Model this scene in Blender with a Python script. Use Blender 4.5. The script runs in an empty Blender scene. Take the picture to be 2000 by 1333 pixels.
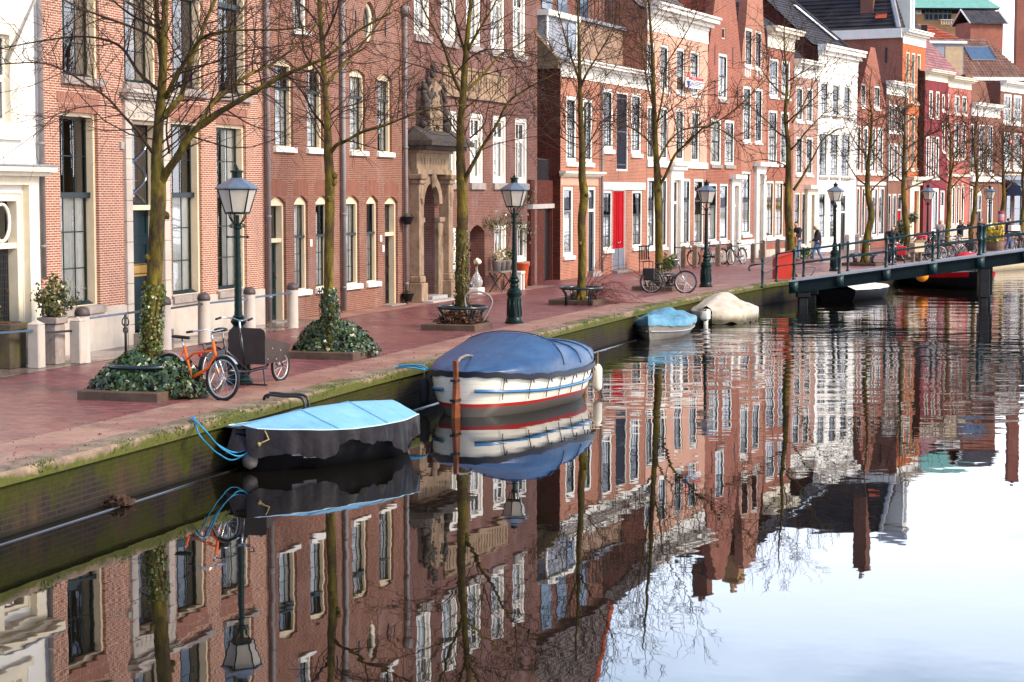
import bpy, math, random
from mathutils import Vector, Matrix, noise
D = bpy.data
SC = bpy.context.scene
COL = SC.collection
R = math.radians
rnd = random.Random(11)
U = rnd.uniform
# ------------------------------------------------------------------ camera
FPX, PIT, CAMZ, QZ = 3800.0, R(4.357), 3.84, 0.74
cam = D.objects.new('camera', D.cameras.new('camera'))
COL.objects.link(cam)
cam.location = (0, 0, CAMZ)
cam.rotation_euler = (R(90) - PIT, 0, 0)
cam.data.sensor_width = 36
cam.data.lens = FPX / 2000 * 36
cam.data.clip_start, cam.data.clip_end = 0.5, 6000
SC.camera = cam
# ------------------------------------------------------------------ sky, sun, exposure
SUN_EL, SUN_AZ = R(38), R(118)          # azimuth clockwise from +Y
world = D.worlds.new('World')
SC.world = world
world.use_nodes = True
wn, wl = world.node_tree.nodes, world.node_tree.links
wn.clear()
wo = wn.new('ShaderNodeOutputWorld')
bg = wn.new('ShaderNodeBackground')
sky = wn.new('ShaderNodeTexSky')
sky.sky_type = 'NISHITA'
sky.sun_disc = False
sky.sun_elevation = SUN_EL
sky.sun_rotation = SUN_AZ
sky.air_density, sky.dust_density, sky.ozone_density = 1.0, 1.5, 2.0
tc = wn.new('ShaderNodeTexCoord')
mp = wn.new('ShaderNodeMapping')
mp.inputs['Scale'].default_value = (1.6, 1.6, 5.0)
nz = wn.new('ShaderNodeTexNoise')
nz.inputs['Scale'].default_value = 1.7
nz.inputs['Detail'].default_value = 7
nz.inputs['Roughness'].default_value = 0.55
sep = wn.new('ShaderNodeSeparateXYZ')
el = wn.new('ShaderNodeMapRange')        # clouds thicken towards the horizon
el.inputs['From Min'].default_value = 0.02
el.inputs['From Max'].default_value = 0.38
el.inputs['To Min'].default_value = 0.13
el.inputs['To Max'].default_value = -0.12
add = wn.new('ShaderNodeMath')
ramp = wn.new('ShaderNodeValToRGB')
ramp.color_ramp.elements[0].position = 0.46
ramp.color_ramp.elements[1].position = 0.74
mix = wn.new('ShaderNodeMix')
mix.data_type = 'RGBA'
wl.new(tc.outputs['Generated'], mp.inputs['Vector'])
wl.new(mp.outputs['Vector'], nz.inputs['Vector'])
wl.new(tc.outputs['Generated'], sep.inputs['Vector'])
wl.new(sep.outputs['Z'], el.inputs['Value'])
wl.new(nz.outputs['Fac'], add.inputs[0])
dirn = wn.new('ShaderNodeMath')           # the cloud bank lies up the canal, clearer sky to the right and behind
dirn.operation = 'MULTIPLY_ADD'
dirn.inputs[1].default_value = 0.30
wl.new(sep.outputs['Y'], dirn.inputs[0])
wl.new(el.outputs['Result'], dirn.inputs[2])
dirx = wn.new('ShaderNodeMath')
dirx.operation = 'MULTIPLY_ADD'
dirx.inputs[1].default_value = -0.08
wl.new(sep.outputs['X'], dirx.inputs[0])
wl.new(dirn.outputs['Value'], dirx.inputs[2])
wl.new(dirx.outputs['Value'], add.inputs[1])
wl.new(add.outputs['Value'], ramp.inputs['Fac'])
wl.new(ramp.outputs['Color'], mix.inputs['Factor'])
sk2 = wn.new('ShaderNodeMix')             # clear patches: a bright spring blue
sk2.data_type = 'RGBA'
sk2.blend_type = 'MULTIPLY'
sk2.inputs['Factor'].default_value = 1.0
sk2.inputs['B'].default_value = (1.75, 1.78, 1.9, 1)
wl.new(sky.outputs['Color'], sk2.inputs['A'])
wl.new(sk2.outputs['Result'], mix.inputs['A'])
hue = wn.new('ShaderNodeMapRange')       # cloud is white low down, thin and pale blue higher up
hue.inputs['From Min'].default_value = 0.10
hue.inputs['From Max'].default_value = 0.30
cm_ = wn.new('ShaderNodeMix')
cm_.data_type = 'RGBA'
cm_.inputs['A'].default_value = (19.0, 19.2, 20.2, 1)
cm_.inputs['B'].default_value = (9.8, 12.8, 16.6, 1)
wl.new(sep.outputs['Z'], hue.inputs['Value'])
wl.new(hue.outputs['Result'], cm_.inputs['Factor'])
wl.new(cm_.outputs['Result'], mix.inputs['B'])
wl.new(mix.outputs['Result'], bg.inputs['Color'])
bg.inputs['Strength'].default_value = 0.13
wl.new(bg.outputs['Background'], wo.inputs['Surface'])
sl = D.lights.new('sun', 'SUN')
sl.energy = 3.4
sl.angle = R(15)
sl.color = (1.0, 0.85, 0.64)
sun = D.objects.new('sun', sl)
COL.objects.link(sun)
sd = Vector((math.sin(SUN_AZ) * math.cos(SUN_EL), math.cos(SUN_AZ) * math.cos(SUN_EL), math.sin(SUN_EL)))
sun.rotation_euler = sd.to_track_quat('Z', 'Y').to_euler()
sun.location = (40, -30, 60)
SC.view_settings.view_transform = 'Standard'
SC.view_settings.look = 'None'
SC.view_settings.gamma = 1
SC.view_settings.exposure = 0.45
SC.cycles.max_bounces = 7
SC.cycles.transparent_max_bounces = 10
SC.cycles.sample_clamp_indirect = 6
SC.cycles.use_denoising = True
# ------------------------------------------------------------------ photo pixel -> place
_c, _s = math.cos(PIT), math.sin(PIT)
EYE = Vector((0, 0, CAMZ))
def ray(px, py):
 u = (px - 1000) / FPX
 v = -(py - 666.5) / FPX
 return Vector((u, _c + v * _s, -_s + v * _c))
def G(px, py, z=QZ):                     # point on a level plane
 r = ray(px, py)
 return EYE + r * ((z - CAMZ) / r.z)
def AT(px, py, y):                       # point at a distance
 r = ray(px, py)
 return EYE + r * (y / r.y)
FP = [(-17.0, 9.0), (-12.14, 25.02), (-8.54, 37.02), (-5.94, 45.68), (-3.4, 53.6), (0.81, 65.6), (1.74, 69.45), (5.45, 78.8),
  (9.2, 87.6), (13.01, 96.07), (15.9, 101.5), (20.15, 109.45), (23.9, 117.0), (36.0, 136.5), (56.0, 165.0)]
QP = [(-24.0, -40.0), (-9.15, 10.0), (-5.62, 21.5), (-4.0, 26.9), (-2.55, 32.05), (-1.42, 35.8), (0.9, 43.8), (3.58, 52.3),
  (6.0, 59.4), (9.0, 67.3), (14.2, 77.2), (21.3, 92.6), (28.2, 106.6), (40.0, 127.0), (60.0, 155.0), (110.0, 215.0)]
def facade(px):
 k = ((px - 1000) / FPX) / 1.0029
 for (x0, y0), (x1, y1) in zip(FP, FP[1:]):
  a, b = x0 - k * y0, x1 - k * y1
  if a <= 0 <= b or b <= 0 <= a:
   t = a / (a - b) if a != b else 0
   return Vector((x0 + t * (x1 - x0), y0 + t * (y1 - y0), 0))
 return Vector((k * 150, 150, 0))
def quay_x(y):
 for (x0, y0), (x1, y1) in zip(QP, QP[1:]):
  if y0 <= y <= y1:
   return x0 + (x1 - x0) * (y - y0) / (y1 - y0)
 return QP[-1][0]
# ------------------------------------------------------------------ mesh builder
class MB:
 def __init__(s):
  s.v, s.f, s.mi, s.M = [], [], [], None
 def _a(s, pts):
  n = len(s.v)
  if s.M is not None:
   pts = [s.M @ Vector(p) for p in pts]
  s.v.extend([tuple(p) for p in pts])
  return n
 def poly(s, pts, m=0):
  n = s._a(pts)
  s.f.append(tuple(range(n, n + len(pts))))
  s.mi.append(m)
  return s
 def mesh(s, pts, faces, m=0):
  n = s._a(pts)
  for f in faces:
   s.f.append(tuple(n + i for i in f))
   s.mi.append(m)
  return s
 def box(s, x0, x1, y0, y1, z0, z1, m=0):
  return s.mesh([(x0, y0, z0), (x1, y0, z0), (x1, y1, z0), (x0, y1, z0), (x0, y0, z1), (x1, y0, z1), (x1, y1, z1), (x0, y1, z1)],
      [(0, 3, 2, 1), (4, 5, 6, 7), (0, 1, 5, 4), (1, 2, 6, 5), (2, 3, 7, 6), (3, 0, 4, 7)], m)
 def bbox(s, x0, x1, y0, y1, z0, z1, b=0.02, m=0):      # box with chamfered edges
  P, F = [], []
  for sx, X in ((-1, x0), (1, x1)):
   for sy, Y in ((-1, y0), (1, y1)):
    for sz, Z in ((-1, z0), (1, z1)):
     P += [(X, Y - sy * b, Z - sz * b), (X - sx * b, Y, Z - sz * b), (X - sx * b, Y - sy * b, Z)]
  i = lambda x, y, z, k: (x * 4 + y * 2 + z) * 3 + k
  F += [[i(0, 0, 0, 0), i(0, 0, 1, 0), i(0, 1, 1, 0), i(0, 1, 0, 0)], [i(1, 0, 0, 0), i(1, 1, 0, 0), i(1, 1, 1, 0), i(1, 0, 1, 0)],
    [i(0, 0, 0, 1), i(1, 0, 0, 1), i(1, 0, 1, 1), i(0, 0, 1, 1)], [i(0, 1, 0, 1), i(0, 1, 1, 1), i(1, 1, 1, 1), i(1, 1, 0, 1)],
    [i(0, 0, 0, 2), i(0, 1, 0, 2), i(1, 1, 0, 2), i(1, 0, 0, 2)], [i(0, 0, 1, 2), i(1, 0, 1, 2), i(1, 1, 1, 2), i(0, 1, 1, 2)]]
  for a in (0, 1):
   for c in (0, 1):
    F += [[i(a, c, 0, 0), i(a, c, 0, 1), i(a, c, 1, 1), i(a, c, 1, 0)], [i(a, 0, c, 0), i(a, 0, c, 2), i(a, 1, c, 2), i(a, 1, c, 0)],
      [i(0, a, c, 1), i(0, a, c, 2), i(1, a, c, 2), i(1, a, c, 1)]]
    for e in (0, 1):
     F.append([i(a, c, e, 0), i(a, c, e, 1), i(a, c, e, 2)])
  return s.mesh(P, F, m)
 def prism(s, pts, y0, y1, m=0):      # outline in x,z extruded along y
  n = len(pts)
  return s.mesh([(x, y0, z) for x, z in pts] + [(x, y1, z) for x, z in pts],
      [tuple(range(n)), tuple(range(2 * n - 1, n - 1, -1))] + [(i, i + n, (i + 1) % n + n, (i + 1) % n) for i in range(n)], m)
 def slab(s, pts, z0, z1, m=0):       # outline in x,y extruded along z
  n = len(pts)
  return s.mesh([(x, y, z0) for x, y in pts] + [(x, y, z1) for x, y in pts],
      [tuple(range(n - 1, -1, -1)), tuple(range(n, 2 * n))] + [(i, (i + 1) % n, (i + 1) % n + n, i + n) for i in range(n)], m)
 def tube(s, path, r, n=6, m=0, close=False, cap=True):
  path = [Vector(p) for p in path]
  k = len(path)
  if not hasattr(r, '__len__'):
   r = [r] * k
  pts, prev = [], None
  for i, p in enumerate(path):
   if close:
    t = path[(i + 1) % k] - path[i - 1]
   else:
    t = path[min(i + 1, k - 1)] - path[max(i - 1, 0)]
   t = t.normalized() if t.length > 1e-9 else Vector((0, 0, 1))
   if prev is None:
    a = Vector((0, 0, 1)) if abs(t.z) < 0.9 else Vector((1, 0, 0))
    a = (a - t * a.dot(t)).normalized()
   else:
    a = prev - t * prev.dot(t)
    a = a.normalized() if a.length > 1e-6 else t.orthogonal().normalized()
   prev = a
   b = t.cross(a)
   for j in range(n):
    w = 2 * math.pi * j / n
    pts.append(p + (a * math.cos(w) + b * math.sin(w)) * r[i])
  F = []
  for i in range(k if close else k - 1):
   o, q = i * n, ((i + 1) % k) * n
   for j in range(n):
    F.append((o + j, o + (j + 1) % n, q + (j + 1) % n, q + j))
  if cap and not close:
   F += [tuple(range(n - 1, -1, -1)), tuple(range((k - 1) * n, k * n))]
  return s.mesh(pts, F, m)
 def lathe(s, prof, n=16, c=(0, 0, 0), m=0, ph=0.0):
  pts, F = [], []
  for r, z in prof:
   for j in range(n):
    w = 2 * math.pi * j / n + ph
    pts.append((c[0] + r * math.cos(w), c[1] + r * math.sin(w), c[2] + z))
  for i in range(len(prof) - 1):
   for j in range(n):
    F.append((i * n + j, i * n + (j + 1) % n, (i + 1) * n + (j + 1) % n, (i + 1) * n + j))
  F += [tuple(range(n - 1, -1, -1)), tuple(range((len(prof) - 1) * n, len(prof) * n))]
  return s.mesh(pts, F, m)
 def grid(s, fn, nu, nv, m=0, cu=False, cv=False):
  pts = [fn(i / (nu if cu else nu - 1), j / (nv if cv else nv - 1)) for i in range(nu) for j in range(nv)]
  F = []
  for i in range(nu if cu else nu - 1):
   for j in range(nv if cv else nv - 1):
    a, b = i, (i + 1) % nu
    c, d = j, (j + 1) % nv
    F.append((a * nv + c, b * nv + c, b * nv + d, a * nv + d))
  return s.mesh(pts, F, m)
 def blob(s, c, rad, nu=10, nv=8, jit=0.0, m=0):
  c = Vector(c)
  def fn(u, v):
   a, b = 2 * math.pi * u, math.pi * (v - 0.5)
   d = Vector((math.cos(a) * math.cos(b), math.sin(a) * math.cos(b), math.sin(b)))
   k = 1 + (jit * noise.noise(d * 2.3 + c * 3) if jit else 0)
   return c + Vector((d.x * rad[0], d.y * rad[1], d.z * rad[2])) * k
  return s.grid(fn, nu, nv, m, cu=True)
 def build(s, name, mats, parent=None, smooth=False):
  me = D.meshes.new(name)
  me.from_pydata(s.v, [], s.f)
  if not isinstance(mats, (list, tuple)):
   mats = [mats]
  for q in mats:
   me.materials.append(q)
  if len(mats) > 1:
   me.polygons.foreach_set('material_index', s.mi)
  if smooth:
   me.polygons.foreach_set('use_smooth', [True] * len(me.polygons))
  me.update()
  o = D.objects.new(name, me)
  COL.objects.link(o)
  if parent is not None:
   o.parent = parent
  return o
def smooth_angle(o, deg=40):
 me = o.data
 me.polygons.foreach_set('use_smooth', [True] * len(me.polygons))
 import bmesh
 bm = bmesh.new()
 bm.from_mesh(me)
 for e in bm.edges:
  e.smooth = len(e.link_faces) == 2 and e.calc_face_angle(0) < R(deg)
 bm.to_mesh(me)
 bm.free()
 return o
def tag(o, label=None, cat=None, group=None, kind=None):
 if label: o['label'] = label
 if cat: o['category'] = cat
 if group: o['group'] = group
 if kind: o['kind'] = kind
 return o
def thing(name, label, cat, loc=(0, 0, 0), rz=0.0, group=None):
 o = D.objects.new(name, None)
 COL.objects.link(o)
 o.empty_display_size = 0.2
 o.location = loc
 o.rotation_euler = (0, 0, rz)
 return tag(o, label, cat, group)
def copy_tree(o, parent=None):
 c = o.copy()
 COL.objects.link(c)
 if parent is not None:
  c.parent = parent
 for ch in list(o.children):
  copy_tree(ch, c)
 return c
# ------------------------------------------------------------------ materials
class NT:
 def __init__(s, name):
  s.m = D.materials.new(name)
  s.m.use_nodes = True
  s.n, s.l = s.m.node_tree.nodes, s.m.node_tree.links
  s.b = s.n['Principled BSDF']
  s.out = s.n['Material Output']
  s.tc = s.n.new('ShaderNodeTexCoord')
 def N(s, t, **kw):
  o = s.n.new(t)
  for k, v in kw.items():
   if k in o.inputs.keys(): o.inputs[k].default_value = v
   else: setattr(o, k, v)
  return o
 def L(s, a, b): s.l.new(a, b)
 def noise(s, scale, detail=4, rough=0.6, vec=None, scl=None):
  o = s.N('ShaderNodeTexNoise', Scale=scale, Detail=detail, Roughness=rough)
  v = vec or s.tc.outputs['Object']
  if scl:
   q = s.N('ShaderNodeMapping', Scale=scl)
   s.L(v, q.inputs['Vector'])
   v = q.outputs['Vector']
  s.L(v, o.inputs['Vector'])
  return o.outputs['Fac']
 def ramp(s, fac, stops):
  o = s.n.new('ShaderNodeValToRGB')
  e = o.color_ramp.elements
  while len(e) < len(stops): e.new(0.5)
  for q, (p, c) in zip(e, stops):
   q.position = p
   q.color = (c, c, c, 1) if not hasattr(c, '__len__') else (c[0], c[1], c[2], 1)
  s.L(fac, o.inputs['Fac'])
  return o.outputs['Color']
 def mix(s, fac, a, b, mode='MIX'):
  o = s.N('ShaderNodeMix', data_type='RGBA', blend_type=mode)
  for k, v in (('Factor', fac), ('A', a), ('B', b)):
   if hasattr(v, 'is_output') or hasattr(v, 'links'): s.L(v, o.inputs[k])
   elif k == 'Factor': o.inputs[k].default_value = v
   else: o.inputs[k].default_value = (v[0], v[1], v[2], 1)
  return o.outputs['Result']
 def math(s, op, a, b=None):
  o = s.N('ShaderNodeMath', operation=op)
  for i, v in enumerate((a, b)):
   if v is None: continue
   if hasattr(v, 'links'): s.L(v, o.inputs[i])
   else: o.inputs[i].default_value = v
  return o.outputs['Value']
 def bump(s, h, strength=0.3, dist=0.02):
  o = s.N('ShaderNodeBump', Strength=strength, Distance=dist)
  s.L(h, o.inputs['Height'])
  s.L(o.outputs['Normal'], s.b.inputs['Normal'])
 def fin(s, col=None, rough=None, metal=0.0, spec=None):
  if col is not None:
   if hasattr(col, 'links'): s.L(col, s.b.inputs['Base Color'])
   else: s.b.inputs['Base Color'].default_value = (col[0], col[1], col[2], 1)
  if rough is not None:
   if hasattr(rough, 'links'): s.L(rough, s.b.inputs['Roughness'])
   else: s.b.inputs['Roughness'].default_value = rough
  s.b.inputs['Metallic'].default_value = metal
  if spec is not None: s.b.inputs['Specular IOR Level'].default_value = spec
  return s.m
def shade(c, k): return tuple(min(1, x * k) for x in c)
def plain(name, col, rough=0.6, var=0.25, scale=3.0, metal=0.0, spec=0.25, bump=0.0, bscale=40.0, dirt=None, dirt_amt=0.5):
 t = NT(name)
 f = t.noise(scale, 5)
 c = t.mix(t.ramp(f, [(0.3, 0), (0.7, 1)]), shade(col, 1 - var), shade(col, 1 + var * 0.6))
 if dirt:
  g = t.ramp(t.noise(scale * 1.7, 8, 0.7, scl=(1, 1, 0.35)), [(0.52, 0), (0.72, dirt_amt)])
  c = t.mix(g, c, dirt)
 if bump:
  t.bump(t.noise(bscale, 4), bump, 0.01)
 return t.fin(c, rough, metal, spec)
def brick(name, c1, c2, mortar, bw=0.22, rh=0.066, ms=0.012, mode='wall', rough=0.85, stain=(0.05, 0.035, 0.03), stain_amt=0.35, bump=0.35, bias=0.0, wash=None):
 t = NT(name)
 sp = t.N('ShaderNodeSeparateXYZ')
 t.L(t.tc.outputs['Object'], sp.inputs['Vector'])
 cb = t.N('ShaderNodeCombineXYZ')
 t.L(t.math('ADD', sp.outputs['X'], sp.outputs['Y']), cb.inputs['X'])
 t.L(sp.outputs['Z'], cb.inputs['Y'])
 bt = t.N('ShaderNodeTexBrick', Scale=1.0)
 bt.inputs['Brick Width'].default_value = bw
 bt.inputs['Row Height'].default_value = rh
 bt.inputs['Mortar Size'].default_value = ms
 bt.inputs['Mortar Smooth'].default_value = 0.25
 bt.inputs['Bias'].default_value = bias
 bt.inputs['Color1'].default_value = (*c1, 1)
 bt.inputs['Color2'].default_value = (*c2, 1)
 bt.inputs['Mortar'].default_value = (*mortar, 1)
 t.L(cb.outputs['Vector'], bt.inputs['Vector'])
 big = t.noise(0.55, 6, 0.65)
 mid = t.noise(7.0, 3, 0.6)
 c = t.mix(t.ramp(mid, [(0.3, 0.0), (0.75, 0.5)]), bt.outputs['Color'], t.mix(1.0, bt.outputs['Color'], (0.62, 0.55, 0.55), 'MULTIPLY'))
 c = t.mix(t.ramp(big, [(0.45, 0), (0.75, stain_amt)]), c, stain)
 c = t.mix(t.ramp(t.noise(2.4, 6, 0.75, scl=(1, 1, 0.4)), [(0.5, 0), (0.75, 0.32)]), c, shade(c2, 0.6))
 if wash:
  c = t.mix(t.ramp(t.noise(0.8, 7, 0.7, scl=(1, 1, 0.6)), [(0.5, 0), (0.72, 0.45)]), c, wash)
 h = t.math('ADD', t.math('MULTIPLY', bt.outputs['Fac'], -1.0), t.math('MULTIPLY', mid, 0.35))
 t.bump(h, bump, 0.008)
 return t.fin(c, rough, 0, 0.06)
def tiles(name, col, var=0.35, odd=None, pitch=0.25):
 t = NT(name)
 sp = t.N('ShaderNodeSeparateXYZ')
 t.L(t.tc.outputs['Object'], sp.inputs['Vector'])
 cb = t.N('ShaderNodeCombineXYZ')
 t.L(t.math('ADD', sp.outputs['X'], t.math('MULTIPLY', sp.outputs['Y'], 0.15)), cb.inputs['X'])
 t.L(t.math('ADD', sp.outputs['Z'], 0), cb.inputs['Y'])
 bt = t.N('ShaderNodeTexBrick', Scale=1.0)
 bt.offset = 0.0
 bt.inputs['Brick Width'].default_value = pitch
 bt.inputs['Row Height'].default_value = 0.24
 bt.inputs['Mortar Size'].default_value = 0.014
 bt.inputs['Mortar Smooth'].default_value = 0.6
 bt.inputs['Color1'].default_value = (*shade(col, 1 - var), 1)
 bt.inputs['Color2'].default_value = (*shade(col, 1 + var), 1)
 bt.inputs['Mortar'].default_value = (*shade(col, 0.35), 1)
 t.L(cb.outputs['Vector'], bt.inputs['Vector'])
 c = t.mix(t.ramp(t.noise(0.9, 6, 0.7), [(0.42, 0), (0.7, 0.55)]), bt.outputs['Color'], odd or shade(col, 0.6))
 t.bump(t.math('SINE', t.math('MULTIPLY', sp.outputs['X'], 2 * math.pi / pitch)), 0.6, 0.02)
 return t.fin(c, 0.6, 0, 0.15)
def glass_mat(name, tint=(0.93, 0.95, 0.95), ior=2.0):
 t = NT(name)
 gl = t.N('ShaderNodeBsdfGlossy', Roughness=0.0)
 gl.inputs['Color'].default_value = (0.95, 0.97, 1, 1)
 tr = t.N('ShaderNodeBsdfTransparent')
 tr.inputs['Color'].default_value = (*tint, 1)
 fr = t.N('ShaderNodeFresnel', IOR=ior)
 bp = t.N('ShaderNodeBump', Strength=0.018, Distance=0.02)
 t.L(t.noise(2.2, 2, 0.5), bp.inputs['Height'])
 t.L(bp.outputs['Normal'], gl.inputs['Normal'])
 mx = t.N('ShaderNodeMixShader')
 t.L(fr.outputs['Fac'], mx.inputs['Fac'])
 t.L(tr.outputs['BSDF'], mx.inputs[1])
 t.L(gl.outputs['BSDF'], mx.inputs[2])
 t.L(mx.outputs['Shader'], t.out.inputs['Surface'])
 return t.m
M = {}
M['glass'] = glass_mat('window_glass')
M['cream'] = plain('cream_paint', (0.66, 0.53, 0.35), 0.5, 0.1, dirt=(0.35, 0.28, 0.18), dirt_amt=0.2)
M['pale_cream'] = plain('pale_cream_paint', (0.74, 0.66, 0.50), 0.5, 0.1, dirt=(0.4, 0.33, 0.24), dirt_amt=0.2)
M['white'] = plain('white_paint', (0.76, 0.72, 0.63), 0.5, 0.08, dirt=(0.45, 0.40, 0.33), dirt_amt=0.18)
M['stucco_white'] = plain('white_stucco', (0.80, 0.77, 0.70), 0.8, 0.06, 0.8, spec=0.1, dirt=(0.5, 0.45, 0.38), dirt_amt=0.2, bump=0.15)
M['stucco_cream'] = plain('cream_stucco', (0.88, 0.80, 0.62), 0.8, 0.06, 0.8, dirt=(0.5, 0.42, 0.3), dirt_amt=0.25, bump=0.15)
M['dark_green'] = plain('dark_green_paint', (0.006, 0.016, 0.018), 0.35, 0.3, spec=0.25)
M['blue_green'] = plain('blue_green_paint', (0.004, 0.016, 0.024), 0.3, 0.3, spec=0.15)
M['black'] = plain('black_paint', (0.008, 0.008, 0.009), 0.4, 0.3, spec=0.2)
M['iron'] = plain('black_iron', (0.015, 0.014, 0.015), 0.4, 0.3, spec=0.5)
M['rail_blue'] = plain('sky_sheen_blue_grey', (0.06, 0.10, 0.16), 0.16, 0.2, spec=0.8)  # blue sky highlight put into the base colour of rails and panes
M['grey_paint'] = plain('grey_paint', (0.17, 0.18, 0.21), 0.4, 0.15)
M['zinc'] = plain('zinc_pipe', (0.24, 0.215, 0.21), 0.6, 0.2, spec=0.15, dirt=(0.12, 0.10, 0.09), metal=0.2)
M['lead'] = plain('lead_sheet', (0.24, 0.25, 0.28), 0.5, 0.2)
M['stone'] = plain('grey_stone', (0.42, 0.38, 0.34), 0.8, 0.2, 4, dirt=(0.16, 0.13, 0.11), dirt_amt=0.6, bump=0.2)
M['pale_stone'] = plain('pale_plinth_stone', (0.46, 0.40, 0.34), 0.8, 0.15, 2.0, dirt=(0.30, 0.24, 0.18), dirt_amt=0.5, bump=0.15)
M['sill_stone'] = plain('sill_stone', (0.30, 0.25, 0.22), 0.7, 0.25, 5, dirt=(0.10, 0.08, 0.07), dirt_amt=0.6, bump=0.2)
M['sand_stone'] = plain('sandstone', (0.31, 0.215, 0.14), 0.8, 0.3, 3, spec=0.1, dirt=(0.09, 0.058, 0.036), dirt_amt=0.95, bump=0.3)
M['dark_stone'] = plain('weathered_stone', (0.075, 0.062, 0.055), 0.8, 0.5, 6, spec=0.15, dirt=(0.09, 0.08, 0.015), dirt_amt=0.8, bump=0.4)
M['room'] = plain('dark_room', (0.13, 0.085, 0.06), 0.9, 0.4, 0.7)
M['curtain'] = plain('white_net_curtain', (0.90, 0.86, 0.79), 0.9, 0.12, 6)
M['drape'] = plain('beige_drape', (0.55, 0.43, 0.32), 0.9, 0.2, 6)
M['ochre_blind'] = plain('ochre_blind', (0.62, 0.42, 0.16), 0.9, 0.1, 4)
M['door_green'] = plain('dark_green_door', (0.006, 0.018, 0.020), 0.3, 0.25, spec=0.3)
M['door_red'] = plain('red_door', (0.42, 0.006, 0.010), 0.6, 0.2, spec=0.04)
M['brass'] = plain('brass', (0.45, 0.27, 0.08), 0.35, 0.2, metal=0.7)
M['chrome'] = plain('chrome', (0.6, 0.6, 0.6), 0.2, 0.1, metal=0.9)
M['brick_pale'] = brick('brick_pale_joints', (0.34, 0.125, 0.078), (0.23, 0.086, 0.062), (0.60, 0.44, 0.33), bw=0.175, rh=0.047, ms=0.0095, stain_amt=0.12)
M['brick_brown'] = brick('brick_red_brown', (0.225, 0.085, 0.055), (0.150, 0.059, 0.044), (0.36, 0.23, 0.165), bw=0.18, rh=0.05, ms=0.0075, stain_amt=0.3, wash=(0.34, 0.24, 0.22))
M['brick_mauve'] = brick('brick_mauve', (0.185, 0.075, 0.056), (0.125, 0.052, 0.044), (0.26, 0.17, 0.135), bw=0.18, rh=0.05, ms=0.0075, stain_amt=0.3, wash=(0.30, 0.21, 0.21))
M['brick_orange'] = brick('brick_orange_red', (0.37, 0.115, 0.064), (0.26, 0.078, 0.050), (0.50, 0.34, 0.25), bw=0.19, rh=0.056, ms=0.009, stain_amt=0.22, wash=(0.5,0.24,0.16))
M['brick_red'] = brick('brick_red', (0.32, 0.085, 0.050), (0.235, 0.064, 0.044), (0.40, 0.26, 0.2), ms=0.009, stain_amt=0.25, wash=(0.42, 0.2, 0.14))
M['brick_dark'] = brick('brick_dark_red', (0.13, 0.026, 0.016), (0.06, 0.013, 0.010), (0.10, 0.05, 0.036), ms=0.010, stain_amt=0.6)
M['brick_bright'] = brick('brick_bright_orange', (0.50, 0.125, 0.035), (0.40, 0.095, 0.03), (0.5, 0.24, 0.13), ms=0.009, stain_amt=0.2)
M['brick_pink'] = brick('brick_pink', (0.38, 0.19, 0.14), (0.31, 0.145, 0.11), (0.52, 0.41, 0.34), ms=0.010, stain_amt=0.12)
M['brick_umber'] = brick('brick_umber', (0.22, 0.085, 0.06), (0.16, 0.06, 0.045), (0.28, 0.18, 0.13), ms=0.009, stain_amt=0.35)
M['soldier'] = brick('soldier_brick', (0.29, 0.115, 0.080), (0.22, 0.085, 0.062), (0.42, 0.27, 0.2), bw=0.06, rh=0.6, ms=0.009, stain_amt=0.05)
M['soldier_dk'] = brick('soldier_brick_brown', (0.23, 0.085, 0.055), (0.17, 0.062, 0.043), (0.30, 0.17, 0.12), bw=0.06, rh=0.6, ms=0.009, stain_amt=0.05)
M['render_pink'] = plain('pink_render', (0.56, 0.32, 0.23), 0.85, 0.12, 1.2, spec=0.06, dirt=(0.4, 0.2, 0.14), dirt_amt=0.3)
M['burgundy'] = plain('burgundy_render', (0.19, 0.042, 0.048), 0.8, 0.15, 1.2, spec=0.05, dirt=(0.16, 0.02, 0.03), dirt_amt=0.4)
M['pink_red'] = plain('pink_red_render', (0.38, 0.13, 0.105), 0.8, 0.12, 1.2, spec=0.05, dirt=(0.34, 0.06, 0.06), dirt_amt=0.3)
M['ochre_wall'] = brick('ochre_brick', (0.50, 0.28, 0.12), (0.42, 0.23, 0.10), (0.5, 0.34, 0.2), stain_amt=0.15)
M['tile_black'] = tiles('black_tiles', (0.040, 0.036, 0.040), odd=(0.080, 0.062, 0.058))
M['tile_grey'] = tiles('grey_brown_tiles', (0.16, 0.115, 0.10), odd=(0.09, 0.07, 0.07))
M['tile_brown'] = tiles('brown_tiles', (0.20, 0.105, 0.075), odd=(0.11, 0.07, 0.06))
M['tile_red'] = tiles('red_tiles', (0.52, 0.10, 0.045), odd=(0.40, 0.08, 0.04))
M['tile_pink'] = tiles('pink_tiles', (0.28, 0.12, 0.115), odd=(0.20, 0.11, 0.11))
M['copper'] = plain('green_copper', (0.15, 0.34, 0.28), 0.6, 0.15, 2, dirt=(0.3, 0.4, 0.3), dirt_amt=0.3)
M['hull_black'] = plain('black_hull', (0.005, 0.005, 0.006), 0.5, 0.4, 2, spec=0.12, dirt=(0.022, 0.021, 0.018), dirt_amt=0.5)
M['wood'] = plain('varnished_wood', (0.20, 0.060, 0.022), 0.35, 0.4, 6, spec=0.4)
M['grey_wood'] = plain('grey_wood', (0.20, 0.17, 0.14), 0.8, 0.3, 8)
M['rubber'] = plain('tyre_rubber', (0.02, 0.02, 0.021), 0.7, 0.3)
M['rim'] = plain('bicycle_rim', (0.55, 0.52, 0.48), 0.3, 0.15, metal=0.7)
M['rope_blue'] = plain('blue_rope', (0.04, 0.26, 0.45), 0.7, 0.35, 30)
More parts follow.
